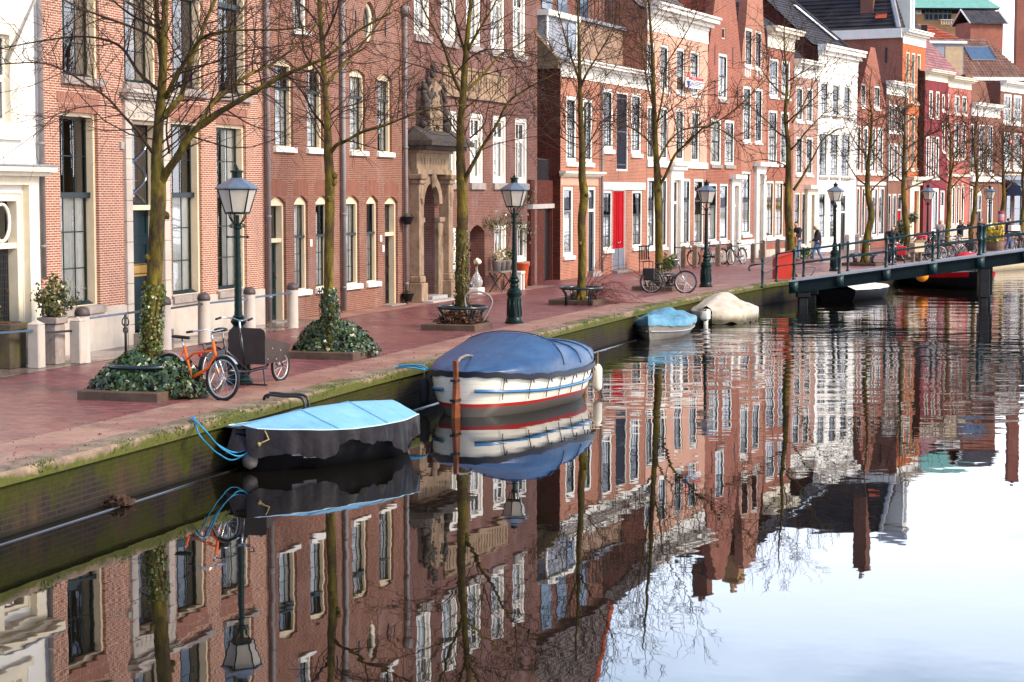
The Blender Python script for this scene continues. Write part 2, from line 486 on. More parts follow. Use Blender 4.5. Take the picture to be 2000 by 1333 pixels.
M['rope_tan'] = plain('tan_rope', (0.30, 0.22, 0.10), 0.9, 0.3, 30)
M['rope_dark'] = plain('dark_rope', (0.03, 0.026, 0.022), 0.9, 0.3, 30)
# ------------------------------------------------------------------ ground, quay, water
def paver():
 t = NT('red_clinker_paving')
 mp_ = t.N('ShaderNodeMapping')
 mp_.inputs['Rotation'].default_value = (0, 0, R(18))
 t.L(t.tc.outputs['Object'], mp_.inputs['Vector'])
 bt = t.N('ShaderNodeTexBrick', Scale=1.0)
 for k, v in (('Brick Width', 0.30), ('Row Height', 0.13), ('Mortar Size', 0.013), ('Mortar Smooth', 0.3)):
  bt.inputs[k].default_value = v
 bt.inputs['Color1'].default_value = (0.27, 0.066, 0.062, 1)
 bt.inputs['Color2'].default_value = (0.085, 0.024, 0.033, 1)
 bt.inputs['Mortar'].default_value = (0.028, 0.017, 0.016, 1)
 t.L(mp_.outputs['Vector'], bt.inputs['Vector'])
 big = t.noise(0.22, 7, 0.65)
 c = t.mix(t.ramp(t.noise(5, 4), [(0.35, 0), (0.7, 0.3)]), bt.outputs['Color'], (0.20, 0.075, 0.080))
 c = t.mix(t.ramp(big, [(0.46, 0), (0.68, 0.35)]), c, (0.28, 0.13, 0.10))
 row = t.noise(1.0, 4, 0.7, vec=mp_.outputs['Vector'], scl=(3.2, 4.5, 1))
 c = t.mix(t.ramp(row, [(0.50, 0), (0.64, 0.7)]), c, (0.075, 0.026, 0.036))
 row2 = t.noise(1.3, 4, 0.7, vec=mp_.outputs['Vector'], scl=(2.6, 4.0, 1))
 c = t.mix(t.ramp(row2, [(0.52, 0), (0.64, 0.7)]), c, (0.30, 0.12, 0.11))
 c = t.mix(t.ramp(t.noise(1.6, 8, 0.75), [(0.6, 0), (0.72, 0.6)]), c, (0.07, 0.035, 0.035))
 vo = t.N('ShaderNodeTexVoronoi', Scale=0.28)
 t.L(mp_.outputs['Vector'], vo.inputs['Vector'])
 sv = t.N('ShaderNodeSeparateColor')
 t.L(vo.outputs['Color'], sv.inputs['Color'])
 c = t.mix(t.ramp(sv.outputs['Red'], [(0.55, 0), (0.9, 0.4)]), c, (0.10, 0.030, 0.036))
 t.bump(t.math('ADD', t.math('MULTIPLY', bt.outputs['Fac'], -1.0), t.math('MULTIPLY', t.noise(9, 3), 0.8)), 0.6, 0.009)
 return t.fin(c, t.ramp(t.noise(0.35, 5, 0.6), [(0.35, 0.26), (0.65, 0.50)]), 0, 0.38)
def edge_paving():
 t = NT('brown_edge_paving')
 mp_ = t.N('ShaderNodeMapping')
 mp_.inputs['Rotation'].default_value = (0, 0, R(18))
 t.L(t.tc.outputs['Object'], mp_.inputs['Vector'])
 bt = t.N('ShaderNodeTexBrick', Scale=1.0)
 for k, v in (('Brick Width', 0.2), ('Row Height', 0.09), ('Mortar Size', 0.008), ('Mortar Smooth', 0.4)):
  bt.inputs[k].default_value = v
 bt.inputs['Color1'].default_value = (0.30, 0.125, 0.085, 1)
 bt.inputs['Color2'].default_value = (0.21, 0.095, 0.075, 1)
 bt.inputs['Mortar'].default_value = (0.10, 0.075, 0.06, 1)
 t.L(mp_.outputs['Vector'], bt.inputs['Vector'])
 c = t.mix(t.ramp(t.noise(0.9, 8, 0.7), [(0.45, 0), (0.62, 0.75)]), bt.outputs['Color'], (0.36, 0.22, 0.15))
 c = t.mix(t.ramp(t.noise(1.7, 8, 0.75), [(0.56, 0), (0.66, 0.7)]), c, (0.10, 0.075, 0.05))
 t.bump(t.math('ADD', t.math('MULTIPLY', bt.outputs['Fac'], -1.0), t.math('MULTIPLY', t.noise(9, 3), 0.8)), 0.35, 0.006)
 return t.fin(c, 0.6, 0, 0.4)
def moss_mask(t, lo, hi, scale=1.3):
 return t.ramp(t.noise(scale, 8, 0.75, scl=(1, 1, 0.35)), [(lo, 0), (hi, 1)])
def coping_mat():
 t = NT('mossy_coping_stone')
 f = t.noise(2.5, 7, 0.7)
 c = t.mix(t.ramp(f, [(0.35, 0), (0.7, 1)]), (0.12, 0.085, 0.06), (0.33, 0.23, 0.155))
 g = t.mix(t.noise(14, 3), (0.03, 0.038, 0.004), (0.105, 0.11, 0.010))
 sp = t.N('ShaderNodeSeparateXYZ')
 t.L(t.tc.outputs['Object'], sp.inputs['Vector'])
 low = t.N('ShaderNodeMapRange')                # more moss on the water side of the stone
 low.inputs['From Min'].default_value = 0.575
 low.inputs['From Max'].default_value = 0.745
 low.inputs['To Min'].default_value = 0.24
 low.inputs['To Max'].default_value = 0.02
 t.L(sp.outputs['Z'], low.inputs['Value'])
 mk = t.ramp(t.math('ADD', t.noise(0.7, 9, 0.75), low.outputs['Result']), [(0.50, 0), (0.60, 0.95)])
 c = t.mix(mk, c, g)
 sep_ = t.math('FRACT', t.math('MULTIPLY', sp.outputs['Y'], 0.8))
 j = t.ramp(sep_, [(0.0, 1), (0.014, 0)])
 c = t.mix(j, c, (0.03, 0.025, 0.02))
 t.bump(t.noise(22, 5, 0.7), 0.5, 0.02)
 return t.fin(c, 0.85, 0, 0.25)
def quay_mat():
 t = NT('dark_mossy_quay_brick')
 sp = t.N('ShaderNodeSeparateXYZ')
 t.L(t.tc.outputs['Object'], sp.inputs['Vector'])
 cb = t.N('ShaderNodeCombineXYZ')
 t.L(t.math('MULTIPLY', sp.outputs['Y'], 1.05), cb.inputs['X'])
 t.L(sp.outputs['Z'], cb.inputs['Y'])
 bt = t.N('ShaderNodeTexBrick', Scale=1.0)
 for k, v in (('Brick Width', 0.24), ('Row Height', 0.068), ('Mortar Size', 0.011), ('Mortar Smooth', 0.3)):
  bt.inputs[k].default_value = v
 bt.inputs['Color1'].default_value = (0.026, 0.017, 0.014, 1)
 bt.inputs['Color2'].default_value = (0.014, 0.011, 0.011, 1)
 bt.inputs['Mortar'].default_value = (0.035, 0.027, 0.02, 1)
 t.L(cb.outputs['Vector'], bt.inputs['Vector'])
 c = bt.outputs['Color']
 st = t.ramp(t.noise(0.8, 7, 0.7, scl=(1, 1, 0.25)), [(0.52, 0), (0.68, 0.7)])
 c = t.mix(st, c, (0.065, 0.038, 0.015))
 hi = t.N('ShaderNodeMapRange')
 hi.inputs['From Min'].default_value = 0.0
 hi.inputs['From Max'].default_value = 0.66
 hi.inputs['To Min'].default_value = -0.10
 hi.inputs['To Max'].default_value = 0.19
 t.L(sp.outputs['Z'], hi.inputs['Value'])
 g = t.mix(t.noise(11, 4), (0.012, 0.015, 0.002), (0.052, 0.054, 0.005))
 mk = t.ramp(t.math('ADD', t.noise(1.3, 9, 0.74, scl=(1, 1, 0.35)), hi.outputs['Result']), [(0.47, 0), (0.62, 0.9)])
 c = t.mix(mk, c, g)
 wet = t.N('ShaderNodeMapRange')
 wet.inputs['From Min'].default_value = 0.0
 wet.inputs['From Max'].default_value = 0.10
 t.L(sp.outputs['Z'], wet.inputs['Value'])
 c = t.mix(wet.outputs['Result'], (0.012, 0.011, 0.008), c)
 t.bump(t.math('ADD', t.math('MULTIPLY', bt.outputs['Fac'], -1.0), t.noise(16, 5)), 0.5, 0.015)
 return t.fin(c, 0.85, 0, 0.12)
def water_mat():
 t = NT('dark_canal_water')
 v = t.tc.outputs['Object']
 def nz_(scl, sc, det, rough):
  return t.noise(sc, det, rough, vec=v, scl=scl)
 calm = nz_((1, 1, 1), 1.5, 2, 0.45)
 rip = nz_((0.32, 0.95, 1), 1.0, 2, 0.5)            # long low ripples across the canal
 fine = nz_((0.6, 2.2, 1), 3.0, 2, 0.5)
 patch = t.ramp(nz_((1, 1, 1), 0.055, 3, 0.5), [(0.44, 0.05), (0.62, 1)])
 sp = t.N('ShaderNodeSeparateXYZ')
 t.L(v, sp.inputs['Vector'])
 far = t.N('ShaderNodeMapRange')                   # the wind reaches the water beyond the moored boats
 for k, q in (('From Min', 28.0), ('From Max', 50.0), ('To Min', 0.0), ('To Max', 1.0)):
  far.inputs[k].default_value = q
 t.L(sp.outputs['Y'], far.inputs['Value'])
 w = t.math('MULTIPLY', t.math('MAXIMUM', patch, 0.42), far.outputs['Result'])
 h = t.math('ADD', t.math('MULTIPLY', calm, 0.0013), t.math('MULTIPLY', t.math('ADD', t.math('MULTIPLY', rip, 0.075), t.math('MULTIPLY', fine, 0.0035)), w))
 bp = t.N('ShaderNodeBump', Strength=1.0, Distance=1.0)
 t.L(h, bp.inputs['Height'])
 gl = t.N('ShaderNodeBsdfGlossy', Roughness=0.012)
 gl.inputs['Color'].default_value = (0.93, 0.95, 1.0, 1)
 df = t.N('ShaderNodeBsdfDiffuse')
 df.inputs['Color'].default_value = (0.006, 0.005, 0.003, 1)
 t.L(bp.outputs['Normal'], gl.inputs['Normal'])
 fr = t.N('ShaderNodeFresnel', IOR=1.72)
 t.L(bp.outputs['Normal'], fr.inputs['Normal'])
 mx = t.N('ShaderNodeMixShader')
 t.L(fr.outputs['Fac'], mx.inputs['Fac'])
 t.L(df.outputs['BSDF'], mx.inputs[1])
 t.L(gl.outputs['BSDF'], mx.inputs[2])
 t.L(mx.outputs['Shader'], t.out.inputs['Surface'])
 return t.m
M['paver'], M['edge_paving'], M['coping'], M['quay'], M['water'] = paver(), edge_paving(), coping_mat(), quay_mat(), water_mat()
def qoff(d):                                        # quay edge shifted inland by d
 out = []
 for i, p in enumerate(QP):
  a, b = Vector(QP[max(i - 1, 0)]), Vector(QP[min(i + 1, len(QP) - 1)])
  t_ = (b - a).normalized()
  out.append((p[0] - t_.y * d, p[1] + t_.x * d))
 return out
q0, q1, q2 = qoff(0), qoff(0.42), qoff(1.35)
b = MB()
for (a, c) in zip(q1, q1[1:]):
 b.poly([(-900, a[1], QZ), (a[0], a[1], QZ), (c[0], c[1], QZ), (-900, c[1], QZ)])
b.poly([(-900, q1[-1][1], QZ), (q1[-1][0], q1[-1][1], QZ), (900, 900, QZ), (-900, 2500, QZ)])
tag(b.build('street', M['paver']), kind='structure')
b = MB()
for i in range(len(q1) - 1):
 b.poly([(*q2[i], QZ + 0.004), (*q1[i], QZ + 0.004), (*q1[i + 1], QZ + 0.004), (*q2[i + 1], QZ + 0.004)])
tag(b.build('pavement', M['edge_paving']), kind='structure')
b = MB()
b.poly([(-60, -60, 0), (1500, -60, 0), (1500, 2500, 0), (-60, 2500, 0)])
tag(b.build('canal_water', M['water']), kind='structure')
def densify(P, step=0.6):
 out = []
 for a, c in zip(P, P[1:]):
  n = max(1, int((Vector(c) - Vector(a)).length / step)) if a[1] < 120 else 2
  out += [(a[0] + (c[0] - a[0]) * i / n, a[1] + (c[1] - a[1]) * i / n) for i in range(n)]
 return out + [P[-1]]
qw = tag(thing('quay_wall', 'long dark mossy brick quay wall along the canal, with stone coping on top', 'quay wall'))
b = MB()
f0 = qoff(0.06)
P = densify(f0)
for a, c in zip(P, P[1:]):
 b.poly([(*a, -1.2), (*c, -1.2), (*c, 0.60), (*a, 0.60)])
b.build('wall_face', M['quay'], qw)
b = MB()
Pa, Pb = densify(q0), densify(q1)
n = min(len(Pa), len(Pb))
prof = []
for i in range(n):
 a, c = Vector((*Pa[i], 0)), Vector((*Pb[i], 0))
 w = noise.noise(a * 0.9) * 0.02
 a = a + (a - c).normalized() * w
 d = (c - a).normalized()
 prof.append([a + Vector((0, 0, 0.59)), a + Vector((0, 0, 0.705 + w * 0.4)), a + d * 0.035 + Vector((0, 0, 0.742 + w * 0.3)), c + Vector((0, 0, 0.746)), c + Vector((0, 0, 0.59))])
for i in range(n - 1):
 for k in range(4):
  b.poly([prof[i][k], prof[i + 1][k], prof[i + 1][k + 1], prof[i][k + 1]])
 b.poly([prof[i][4], prof[i + 1][4], prof[i + 1][0], prof[i][0]])
smooth_angle(b.build('coping', M['coping'], qw), 50)
# ------------------------------------------------------------------ houses
class House:
 def __init__(s, name, label, pxl, pxr, brickm, cat='house', off=0.0, depth=9.0, wd=0.3, group=None):
  P0, P1 = facade(pxl), facade(pxr)
  d0 = (P1 - P0).normalized()
  n0 = Vector((-d0.y, d0.x, 0))
  if off:
   for P in (P0, P1):
    r = Vector((P.x, P.y, 0)).normalized()
    P += r * (off / r.dot(n0))
  s.P0, s.d, s.n, s.W = P0, d0, n0, (P1 - P0).length
  s.root = thing(name, label, cat, (P0.x, P0.y, QZ), math.atan2(d0.y, d0.x), group)
  s.brick, s.depth, s.wd = brickm, depth, wd
  s.holes, s.spand, s.k = [], [], 0
 def loc(s, px, py, y=0.0):
  r = ray(px, py)
  q = s.P0 + s.n * y
  t = (q - Vector((0, 0, 0))).dot(s.n) / r.dot(s.n)
  p = EYE + r * t
  return (p - s.P0).dot(s.d), p.z - QZ
 def add(s, b, name, m, parent=None, smooth=False):
  return b.build(name, m, parent or s.root, smooth)
 def z(s, px, py): return s.loc(px, py)[1]
 # ---- openings
 def opening(s, s0, s1, z0, z1, arch=0.0, deep=None):
  s.holes.append((s0, s1, z0, z1, deep or s.wd))
  if arch:
   s.spand.append((s0, s1, z1, arch, deep or s.wd))
 def frame(s, s0, s1, z0, z1, st, name='window'):
  fw, rec, gd = st['fw'], st['rec'], st['gd']
  b = MB()
  y0, y1 = rec, gd + 0.05
  tp, bt = st.get('ftop', fw), st.get('fbot', fw)
  b.box(s0, s0 + fw, y0, y1, z0, z1)
  b.box(s1 - fw, s1, y0, y1, z0, z1)
  b.box(s0 + fw, s1 - fw, y0, y1, z1 - tp, z1)
  if bt: b.box(s0 + fw, s1 - fw, y0, y1, z0, z0 + bt)
  return s.add(b, name, M[st['fm']]), (s0 + fw, s1 - fw, z0 + bt, z1 - tp)
 def sash(s, w, i, st, z0, z1, cols, rows, parent):
  a, c = i[0], i[1]
  gd, sw, bw = st['gd'], st.get('sw', 0.045), st.get('bw', 0.022)
  b = MB()
  y0, y1 = gd - 0.012, gd + 0.014
  b.box(a, a + sw, y0, y1, z0, z1)
  b.box(c - sw, c, y0, y1, z0, z1)
  b.box(a + sw, c - sw, y0, y1, z0, z0 + sw)
  b.box(a + sw, c - sw, y0, y1, z1 - sw, z1)
  yb0, yb1 = gd - 0.007, gd + 0.010
  for k in range(1, cols):
   x = a + (c - a) * k / cols
   b.box(x - bw / 2, x + bw / 2, yb0, yb1, z0 + sw, z1 - sw)
  for k in range(1, rows):
   zz = z0 + (z1 - z0) * k / rows
   b.box(a + sw, c - sw, yb0 + 0.002, yb1 - 0.002, zz - bw / 2, zz + bw / 2)
  s.add(b, 'sash', M[st['sm']], parent)
 def win(s, s0, s1, z0, z1, st):
  if st.get('arch'):
   s.opening(s0, s1, z0, z1, st['arch'])
  else:
   s.opening(s0, s1, z0, z1)
  w, i = s.frame(s0, s1, z0, z1, st)
  gd = st['gd']
  spl = st.get('split', 0.5)
  zm = i[2] + (i[3] - i[2]) * spl
  if spl <= 0 or spl >= 1:
   s.sash(w, i, st, i[2], i[3], st['cols'], st['rows'][0], w)
  else:
   s.sash(w, i, st, i[2], zm, st['cols'], st['rows'][0], w)
   up = dict(st)
   up['gd'] = gd - 0.022
   s.sash(w, i, up, zm, i[3], st['cols'], st['rows'][1], w)
   if st.get('rail'):
    b = MB()
    b.box(i[0], i[1], gd - 0.11, gd - 0.03, zm - st['rail'] / 2, zm + st['rail'] / 2)
    s.add(b, 'meeting_rail', M[st['sm']], w)
  b = MB()
  yy = gd + 0.004
  b.poly([(i[0], yy, i[2]), (i[1], yy, i[2]), (i[1], yy, i[3]), (i[0], yy, i[3])])
  s.add(b, 'pane', M['glass'], w)
  cu = st.get('curtain')
  if cu == 'auto':
   cu = rnd.choice(['net', 'drape', 'half', 'blind', 'drape', 'net'])
  if cu:
   b = MB()
   yc = gd + 0.05
   def cloth(a, c, z0_, z1_, amp=0.03):
    n = max(8, int((c - a) / 0.016))
    ph = U(0, 6)
    b.grid(lambda u, v: (a + (c - a) * u, yc + min(amp, 0.016) * math.sin(u * n * 0.95 + ph + 0.5 * math.sin(v * 3)) * (0.6 + 0.4 * math.sin(u * 7 + ph)), z0_ + (z1_ - z0_) * v), n, 3)
   ww = i[1] - i[0]
   if cu == 'net': cloth(i[0], i[1], i[2], zm if rnd.random() < .35 else i[3])
   elif cu == 'nets': cloth(i[0], i[1], i[2], zm)
   elif cu == 'drape':
    cloth(i[0] - 0.05, i[0] + ww * 0.25, i[2], i[3])
    cloth(i[1] - ww * 0.34, i[1] + 0.05, i[2], i[3])
   elif cu == 'right': cloth(i[1] - ww * 0.42, i[1] + 0.05, i[2], i[3])
   elif cu == 'half': cloth(i[0], i[1], i[2], i[2] + (i[3] - i[2]) * U(0.4, 0.8), 0.012)
   elif cu in ('blind', 'ochre'): cloth(i[0], i[1], i[2] + (i[3] - i[2]) * (U(0.2, 0.6) if cu == 'blind' else 0), i[3], 0.004)
   s.add(b, 'curtain', M['ochre_blind'] if cu == 'ochre' else M['drape'] if cu in ('drape', 'right') and st.get('beige') else M['curtain'], w, True)
  if st.get('sill'):
   h, pr, ex = st.get('sillsize', (0.09, 0.07, 0.06))
   b = MB()
   b.mesh([(s0 - ex, -pr, z0 - h), (s1 + ex, -pr, z0 - h), (s1 + ex, -pr, z0 - 0.012), (s0 - ex, -pr, z0 - 0.012),
     (s0 - ex, 0.002, z0 - h), (s1 + ex, 0.002, z0 - h), (s1 + ex, 0.002, z0 + 0.008), (s0 - ex, 0.002, z0 + 0.008)],
     [(0, 1, 2, 3), (1, 5, 6, 2), (4, 0, 3, 7), (3, 2, 6, 7), (4, 5, 1, 0)])
   b.box(s0, s1, 0.002, st['rec'] + 0.02, z0 - h, z0 + 0.006)
   s.add(b, 'sill', M[st['sill']], w)
  if st.get('apron'):                      # painted board under the sash
   b = MB()
   b.mesh([(i[0] - 0.01, gd - 0.16, i[2]), (i[1] + 0.01, gd - 0.16, i[2]), (i[1] + 0.01, gd - 0.03, i[2] + 0.07), (i[0] - 0.01, gd - 0.03, i[2] + 0.07),
     (i[0] - 0.01, gd - 0.16, i[2] - 0.07), (i[1] + 0.01, gd - 0.16, i[2] - 0.07)],
     [(0, 1, 2, 3), (4, 5, 1, 0), (0, 3, 4), (1, 5, 2)])
   s.add(b, 'sill_board', M[st['apron']], w)
  if st.get('lintel'):
   s.lintel(s0, s1, z1, st)
  return w
 def lintel(s, s0, s1, z1, st):
  h = st.get('lh', 0.3)
  b = MB()
  ar = st.get('arch', 0)
  N = 10
  ex = st.get('lex', 0.06)
  lo, hi = [], []
  for k in range(N + 1):
   u = k / N
   lo.append((s0 + (s1 - s0) * u, z1 - ar + ar * math.sin(math.pi * u) + (0.004 if ar else 0)))
   hi.append((s0 - ex + (s1 - s0 + 2 * ex) * u, z1 + h - (ar * 0.6) + ar * 0.6 * math.sin(math.pi * u)))
  for k in range(N):
   b.mesh([(lo[k][0], -0.006, lo[k][1]), (lo[k + 1][0], -0.006, lo[k + 1][1]), (hi[k + 1][0], -0.006, hi[k + 1][1]), (hi[k][0], -0.006, hi[k][1])], [(0, 1, 2, 3)])
  s.add(b, 'lintel', M[st['lintel']])
 def row(s, xs, yt, yb, st, curtains=None):
  z1 = [s.loc(x[0], yt[0] + (yt[1] - yt[0]) * (k / max(1, len(xs) - 1)))[1] for k, x in enumerate(xs)]
  z0 = [s.loc(x[0], yb[0] + (yb[1] - yb[0]) * (k / max(1, len(xs) - 1)))[1] for k, x in enumerate(xs)]
  Z1, Z0 = sum(z1) / len(z1), sum(z0) / len(z0)
  ym = (yt[0] + yb[0]) / 2
  for k, (a, c) in enumerate(xs):
   q = dict(st)
   if curtains: q['curtain'] = curtains[k % len(curtains)]
   s.win(s.loc(a, ym)[0], s.loc(c, ym)[0], Z0, Z1, q)
  return Z0, Z1
 def door(s, pa, pb, yt, yb, st, leaf='door_green', trans=0.25, panels=3, double=False, steps=True):
  ym = (yt + yb) / 2
  s0, s1 = s.loc(pa, ym)[0], s.loc(pb, ym)[0]
  z1, z0 = s.z(pa, yt), 0.03 if yb is None else max(0.02, min(0.5, s.z(pa, yb)))
  s.opening(s0, s1, z0, z1, st.get('arch', 0))
  q = dict(st)
  q['fbot'] = 0
  w, i = s.frame(s0, s1, z0, z1, q, 'door_frame')
  gd = st['gd']
  zt = i[3] - (i[3] - i[2]) * trans
  if trans:
   b = MB()
   b.box(i[0], i[1], st['rec'] + 0.02, gd + 0.05, zt - 0.05, zt + 0.05)
   s.add(b, 'transom_bar', M[st['fm']], w)
   s.sash(w, i, st, zt + 0.05, i[3], st['cols'], 1, w)
   b = MB()
   b.poly([(i[0], gd, zt + 0.05), (i[1], gd, zt + 0.05), (i[1], gd, i[3]), (i[0], gd, i[3])])
   s.add(b, 'pane', M['glass'], w)
   top = zt - 0.05
  else:
   top = i[3]
  b = MB()
  b.box(i[0], i[1], gd, gd + 0.05, z0, top)
  cols = 2 if double else 1
  for cidx in range(cols):
   a = i[0] + (i[1] - i[0]) * cidx / cols
   c = i[0] + (i[1] - i[0]) * (cidx + 1) / cols
   hh = (top - z0) / max(1, panels)
   for k in range(panels):
    pz0, pz1 = z0 + hh * k + 0.1, z0 + hh * (k + 1) - 0.06
    x0, x1 = a + 0.11, c - 0.11
    if x1 - x0 < 0.1: x0, x1 = a + 0.03, c - 0.03
    for (u0, u1, v0, v1) in ((x0, x1, pz0, pz0 + 0.025), (x0, x1, pz1 - 0.025, pz1), (x0, x0 + 0.025, pz0 + 0.025, pz1 - 0.025), (x1 - 0.025, x1, pz0 + 0.025, pz1 - 0.025)):
     b.box(u0, u1, gd - 0.018, gd - 0.001, v0, v1)
  dl = s.add(b, 'door', M[leaf], w)
  b = MB()
  for cidx in range(cols):
   x = (i[0] + i[1]) / 2 + (0.09 if cidx else -0.09) if double else i[1] - 0.08
   b.blob((x, gd - 0.05, z0 + 1.05), (0.03, 0.03, 0.03), 8, 6)
   b.box(x - 0.006, x + 0.006, gd - 0.04, gd, z0 + 1.044, z0 + 1.056)
  s.add(b, 'handle', M['brass' if leaf != 'door_red' else 'chrome'], dl, True)
  if steps:
   b = MB()
   b.box(s0 - 0.05, s1 + 0.05, -0.22, st['gd'], 0.0, z0 if z0 > 0.03 else 0.03)
   s.add(b, 'doorstep', M['sill_stone'], w)
  return w, i
 # ---- shell
 def finish(s, zt, gable=None, side=None, hl=None, hr=None, sides=True, plinth=None, plinth_m='pale_stone', room=True, gstep=0.066):
  zs = {0.0, zt}
  for h in s.holes: zs |= {h[2], h[3]}
  W = s.W
  def lim(z): return 0.0, W
  ztop = zt
  if gable:
   ztop = max(p[1] for p in gable)
   k = int((ztop - zt) / gstep) + 1
   zs |= {zt + (ztop - zt) * i / k for i in range(k + 1)}
   def lim(z):
    if z <= zt + 1e-6: return 0.0, W
    xs = []
    for (a, c) in zip(gable, gable[1:]):
     if (a[1] - z) * (c[1] - z) <= 0 and a[1] != c[1]:
      xs.append(a[0] + (c[0] - a[0]) * (z - a[1]) / (c[1] - a[1]))
    return (min(xs), max(xs)) if len(xs) > 1 else (W / 2, W / 2)
  zs = sorted(z for z in zs if z >= 0)
  b = MB()
  for za, zb in zip(zs, zs[1:]):
   if zb - za < 1e-5: continue
   l0, l1 = lim((za + zb) / 2)
   iv = [(l0, l1)]
   for h in s.holes:
    if h[2] < zb - 1e-5 and h[3] > za + 1e-5:
     nv = []
     for a, c in iv:
      if h[0] > a: nv.append((a, min(c, h[0])))
      if h[1] < c: nv.append((max(a, h[1]), c))
     iv = [q for q in nv if q[1] - q[0] > 1e-4]
   for a, c in iv:
    b.poly([(a, 0, za), (c, 0, za), (c, 0, zb), (a, 0, zb)])
   if gable and za >= zt - 1e-6 and not (l1 - l0 < 1e-4):
    b.poly([(l0, 0, za), (l0, 0, zb), (l0, 0.4, zb), (l0, 0.4, za)])
    b.poly([(l1, 0, za), (l1, 0.4, za), (l1, 0.4, zb), (l1, 0, zb)])
    b.poly([(l0, 0.4, za), (l0, 0.4, zb), (l1, 0.4, zb), (l1, 0.4, za)])
    b.poly([(l0, 0, zb), (l1, 0, zb), (l1, 0.4, zb), (l0, 0.4, zb)])
  for (a, c, z0, z1, dp) in s.holes:
   b.poly([(a, 0, z0), (a, 0, z1), (a, dp, z1), (a, dp, z0)])
   b.poly([(c, 0, z0), (c, dp, z0), (c, dp, z1), (c, 0, z1)])
   b.poly([(a, 0, z1), (c, 0, z1), (c, dp, z1), (a, dp, z1)])
   b.poly([(a, 0, z0), (a, dp, z0), (c, dp, z0), (c, 0, z0)])
  for (a, c, z1, ar, dp) in s.spand:
   N = 12
   arc = [(a + (c - a) * k / N, z1 - ar + ar * math.sqrt(max(0, 1 - (2 * k / N - 1) ** 2)) if ar > (c - a) * 0.4 else z1 - ar + ar * math.sin(math.pi * k / N)) for k in range(N + 1)]
   for k in range(N):
    (x0, h0), (x1, h1) = arc[k], arc[k + 1]
    if z1 - min(h0, h1) > 1e-4:
     b.poly([(x0, 0.001, h0), (x1, 0.001, h1), (x1, 0.001, z1), (x0, 0.001, z1)])
    b.poly([(x0, 0.001, h0), (x0, dp, h0), (x1, dp, h1), (x1, 0.001, h1)])
  s.add(b, 'wall', M[s.brick])
  b = MB()
  dp = s.depth
  hl, hr = hl or zt, hr or zt
  if sides:
   b.poly([(0, 0, 0), (0, 0, hl), (0, dp, hl), (0, dp, 0)])
   b.poly([(W, 0, 0), (W, dp, 0), (W, dp, hr), (W, 0, hr)])
   b.poly([(0, dp, 0), (0, dp, hl), (W, dp, hr), (W, dp, 0)])
   s.add(b, 'side_wall', M[side or s.brick])
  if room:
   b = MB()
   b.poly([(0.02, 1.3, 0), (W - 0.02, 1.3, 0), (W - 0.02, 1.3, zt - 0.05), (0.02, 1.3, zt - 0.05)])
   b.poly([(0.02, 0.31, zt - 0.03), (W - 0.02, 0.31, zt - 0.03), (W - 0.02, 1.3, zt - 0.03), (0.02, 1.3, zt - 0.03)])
   s.add(b, 'dark_backing', M['room'])  # dark brown sheet standing in for the unlit depth of the rooms
  if plinth:
   iv = [(0.0, W)]
   for h in s.holes:
    if h[2] < plinth - 0.1:
     nv = []
     for a, c in iv:
      if h[0] > a: nv.append((a, min(c, h[0])))
      if h[1] < c: nv.append((max(a, h[1]), c))
     iv = [q for q in nv if q[1] - q[0] > 0.02]
   b = MB()
   for a, c in iv:
    b.box(a + 0.003, c - 0.003, -0.04, 0.003, 0, plinth)
   s.add(b, 'plinth', M[plinth_m])
  s.zt = zt
 def cornice(s, z0, z1, proj=0.35, m='pale_cream', frieze=True, ends=0.12, name='cornice', s0=None, s1=None):
  h = z1 - z0
  a, c = (0.0 if s0 is None else s0), (s.W if s1 is None else s1)
  b = MB()
  if frieze:
   steps = [(0.0, 0.10, 0.05), (0.10, 0.50, 0.03), (0.50, 0.62, 0.10), (0.62, 0.76, 0.45), (0.76, 0.92, 0.85), (0.92, 1.0, 1.0)]
  else:
   steps = [(0.0, 0.25, 0.25), (0.25, 0.6, 0.6), (0.6, 1.0, 1.0)]
  for (u, v, p) in steps:
   e = min(ends, ends * p + 0.01)
   b.box(a - e, c + e, -proj * p - 0.01, 0.004, z0 + h * u, z0 + h * v)
  s.add(b, name, M[m])
 def band(s, z0, z1, proj=0.04, m='white', s0=None, s1=None, name='string_course'):
  b = MB()
  b.box(0.01 if s0 is None else s0, s.W - 0.01 if s1 is None else s1, -proj, 0.003, z0, z1)
  s.add(b, name, M[m])
 def pipe(s, px, y, z0, z1, r=0.05, m='zinc', head=False):
  x = s.loc(px, 377)[0]
  b = MB()
  b.tube([(x, -0.1, z0), (x, -0.1, z1)], r, 10)
  z = z0 + 0.6
  while z < z1:
   b.lathe([(r * 1.25, -0.03), (r * 1.25, 0.03)], 10, (x, -0.1, z))
   z += 1.9
  if head:
   b.lathe([(r, 0), (r * 2.3, 0.15), (r * 2.3, 0.3)], 10, (x, -0.1, z1))
  s.add(b, 'downpipe', M[m], None, True)
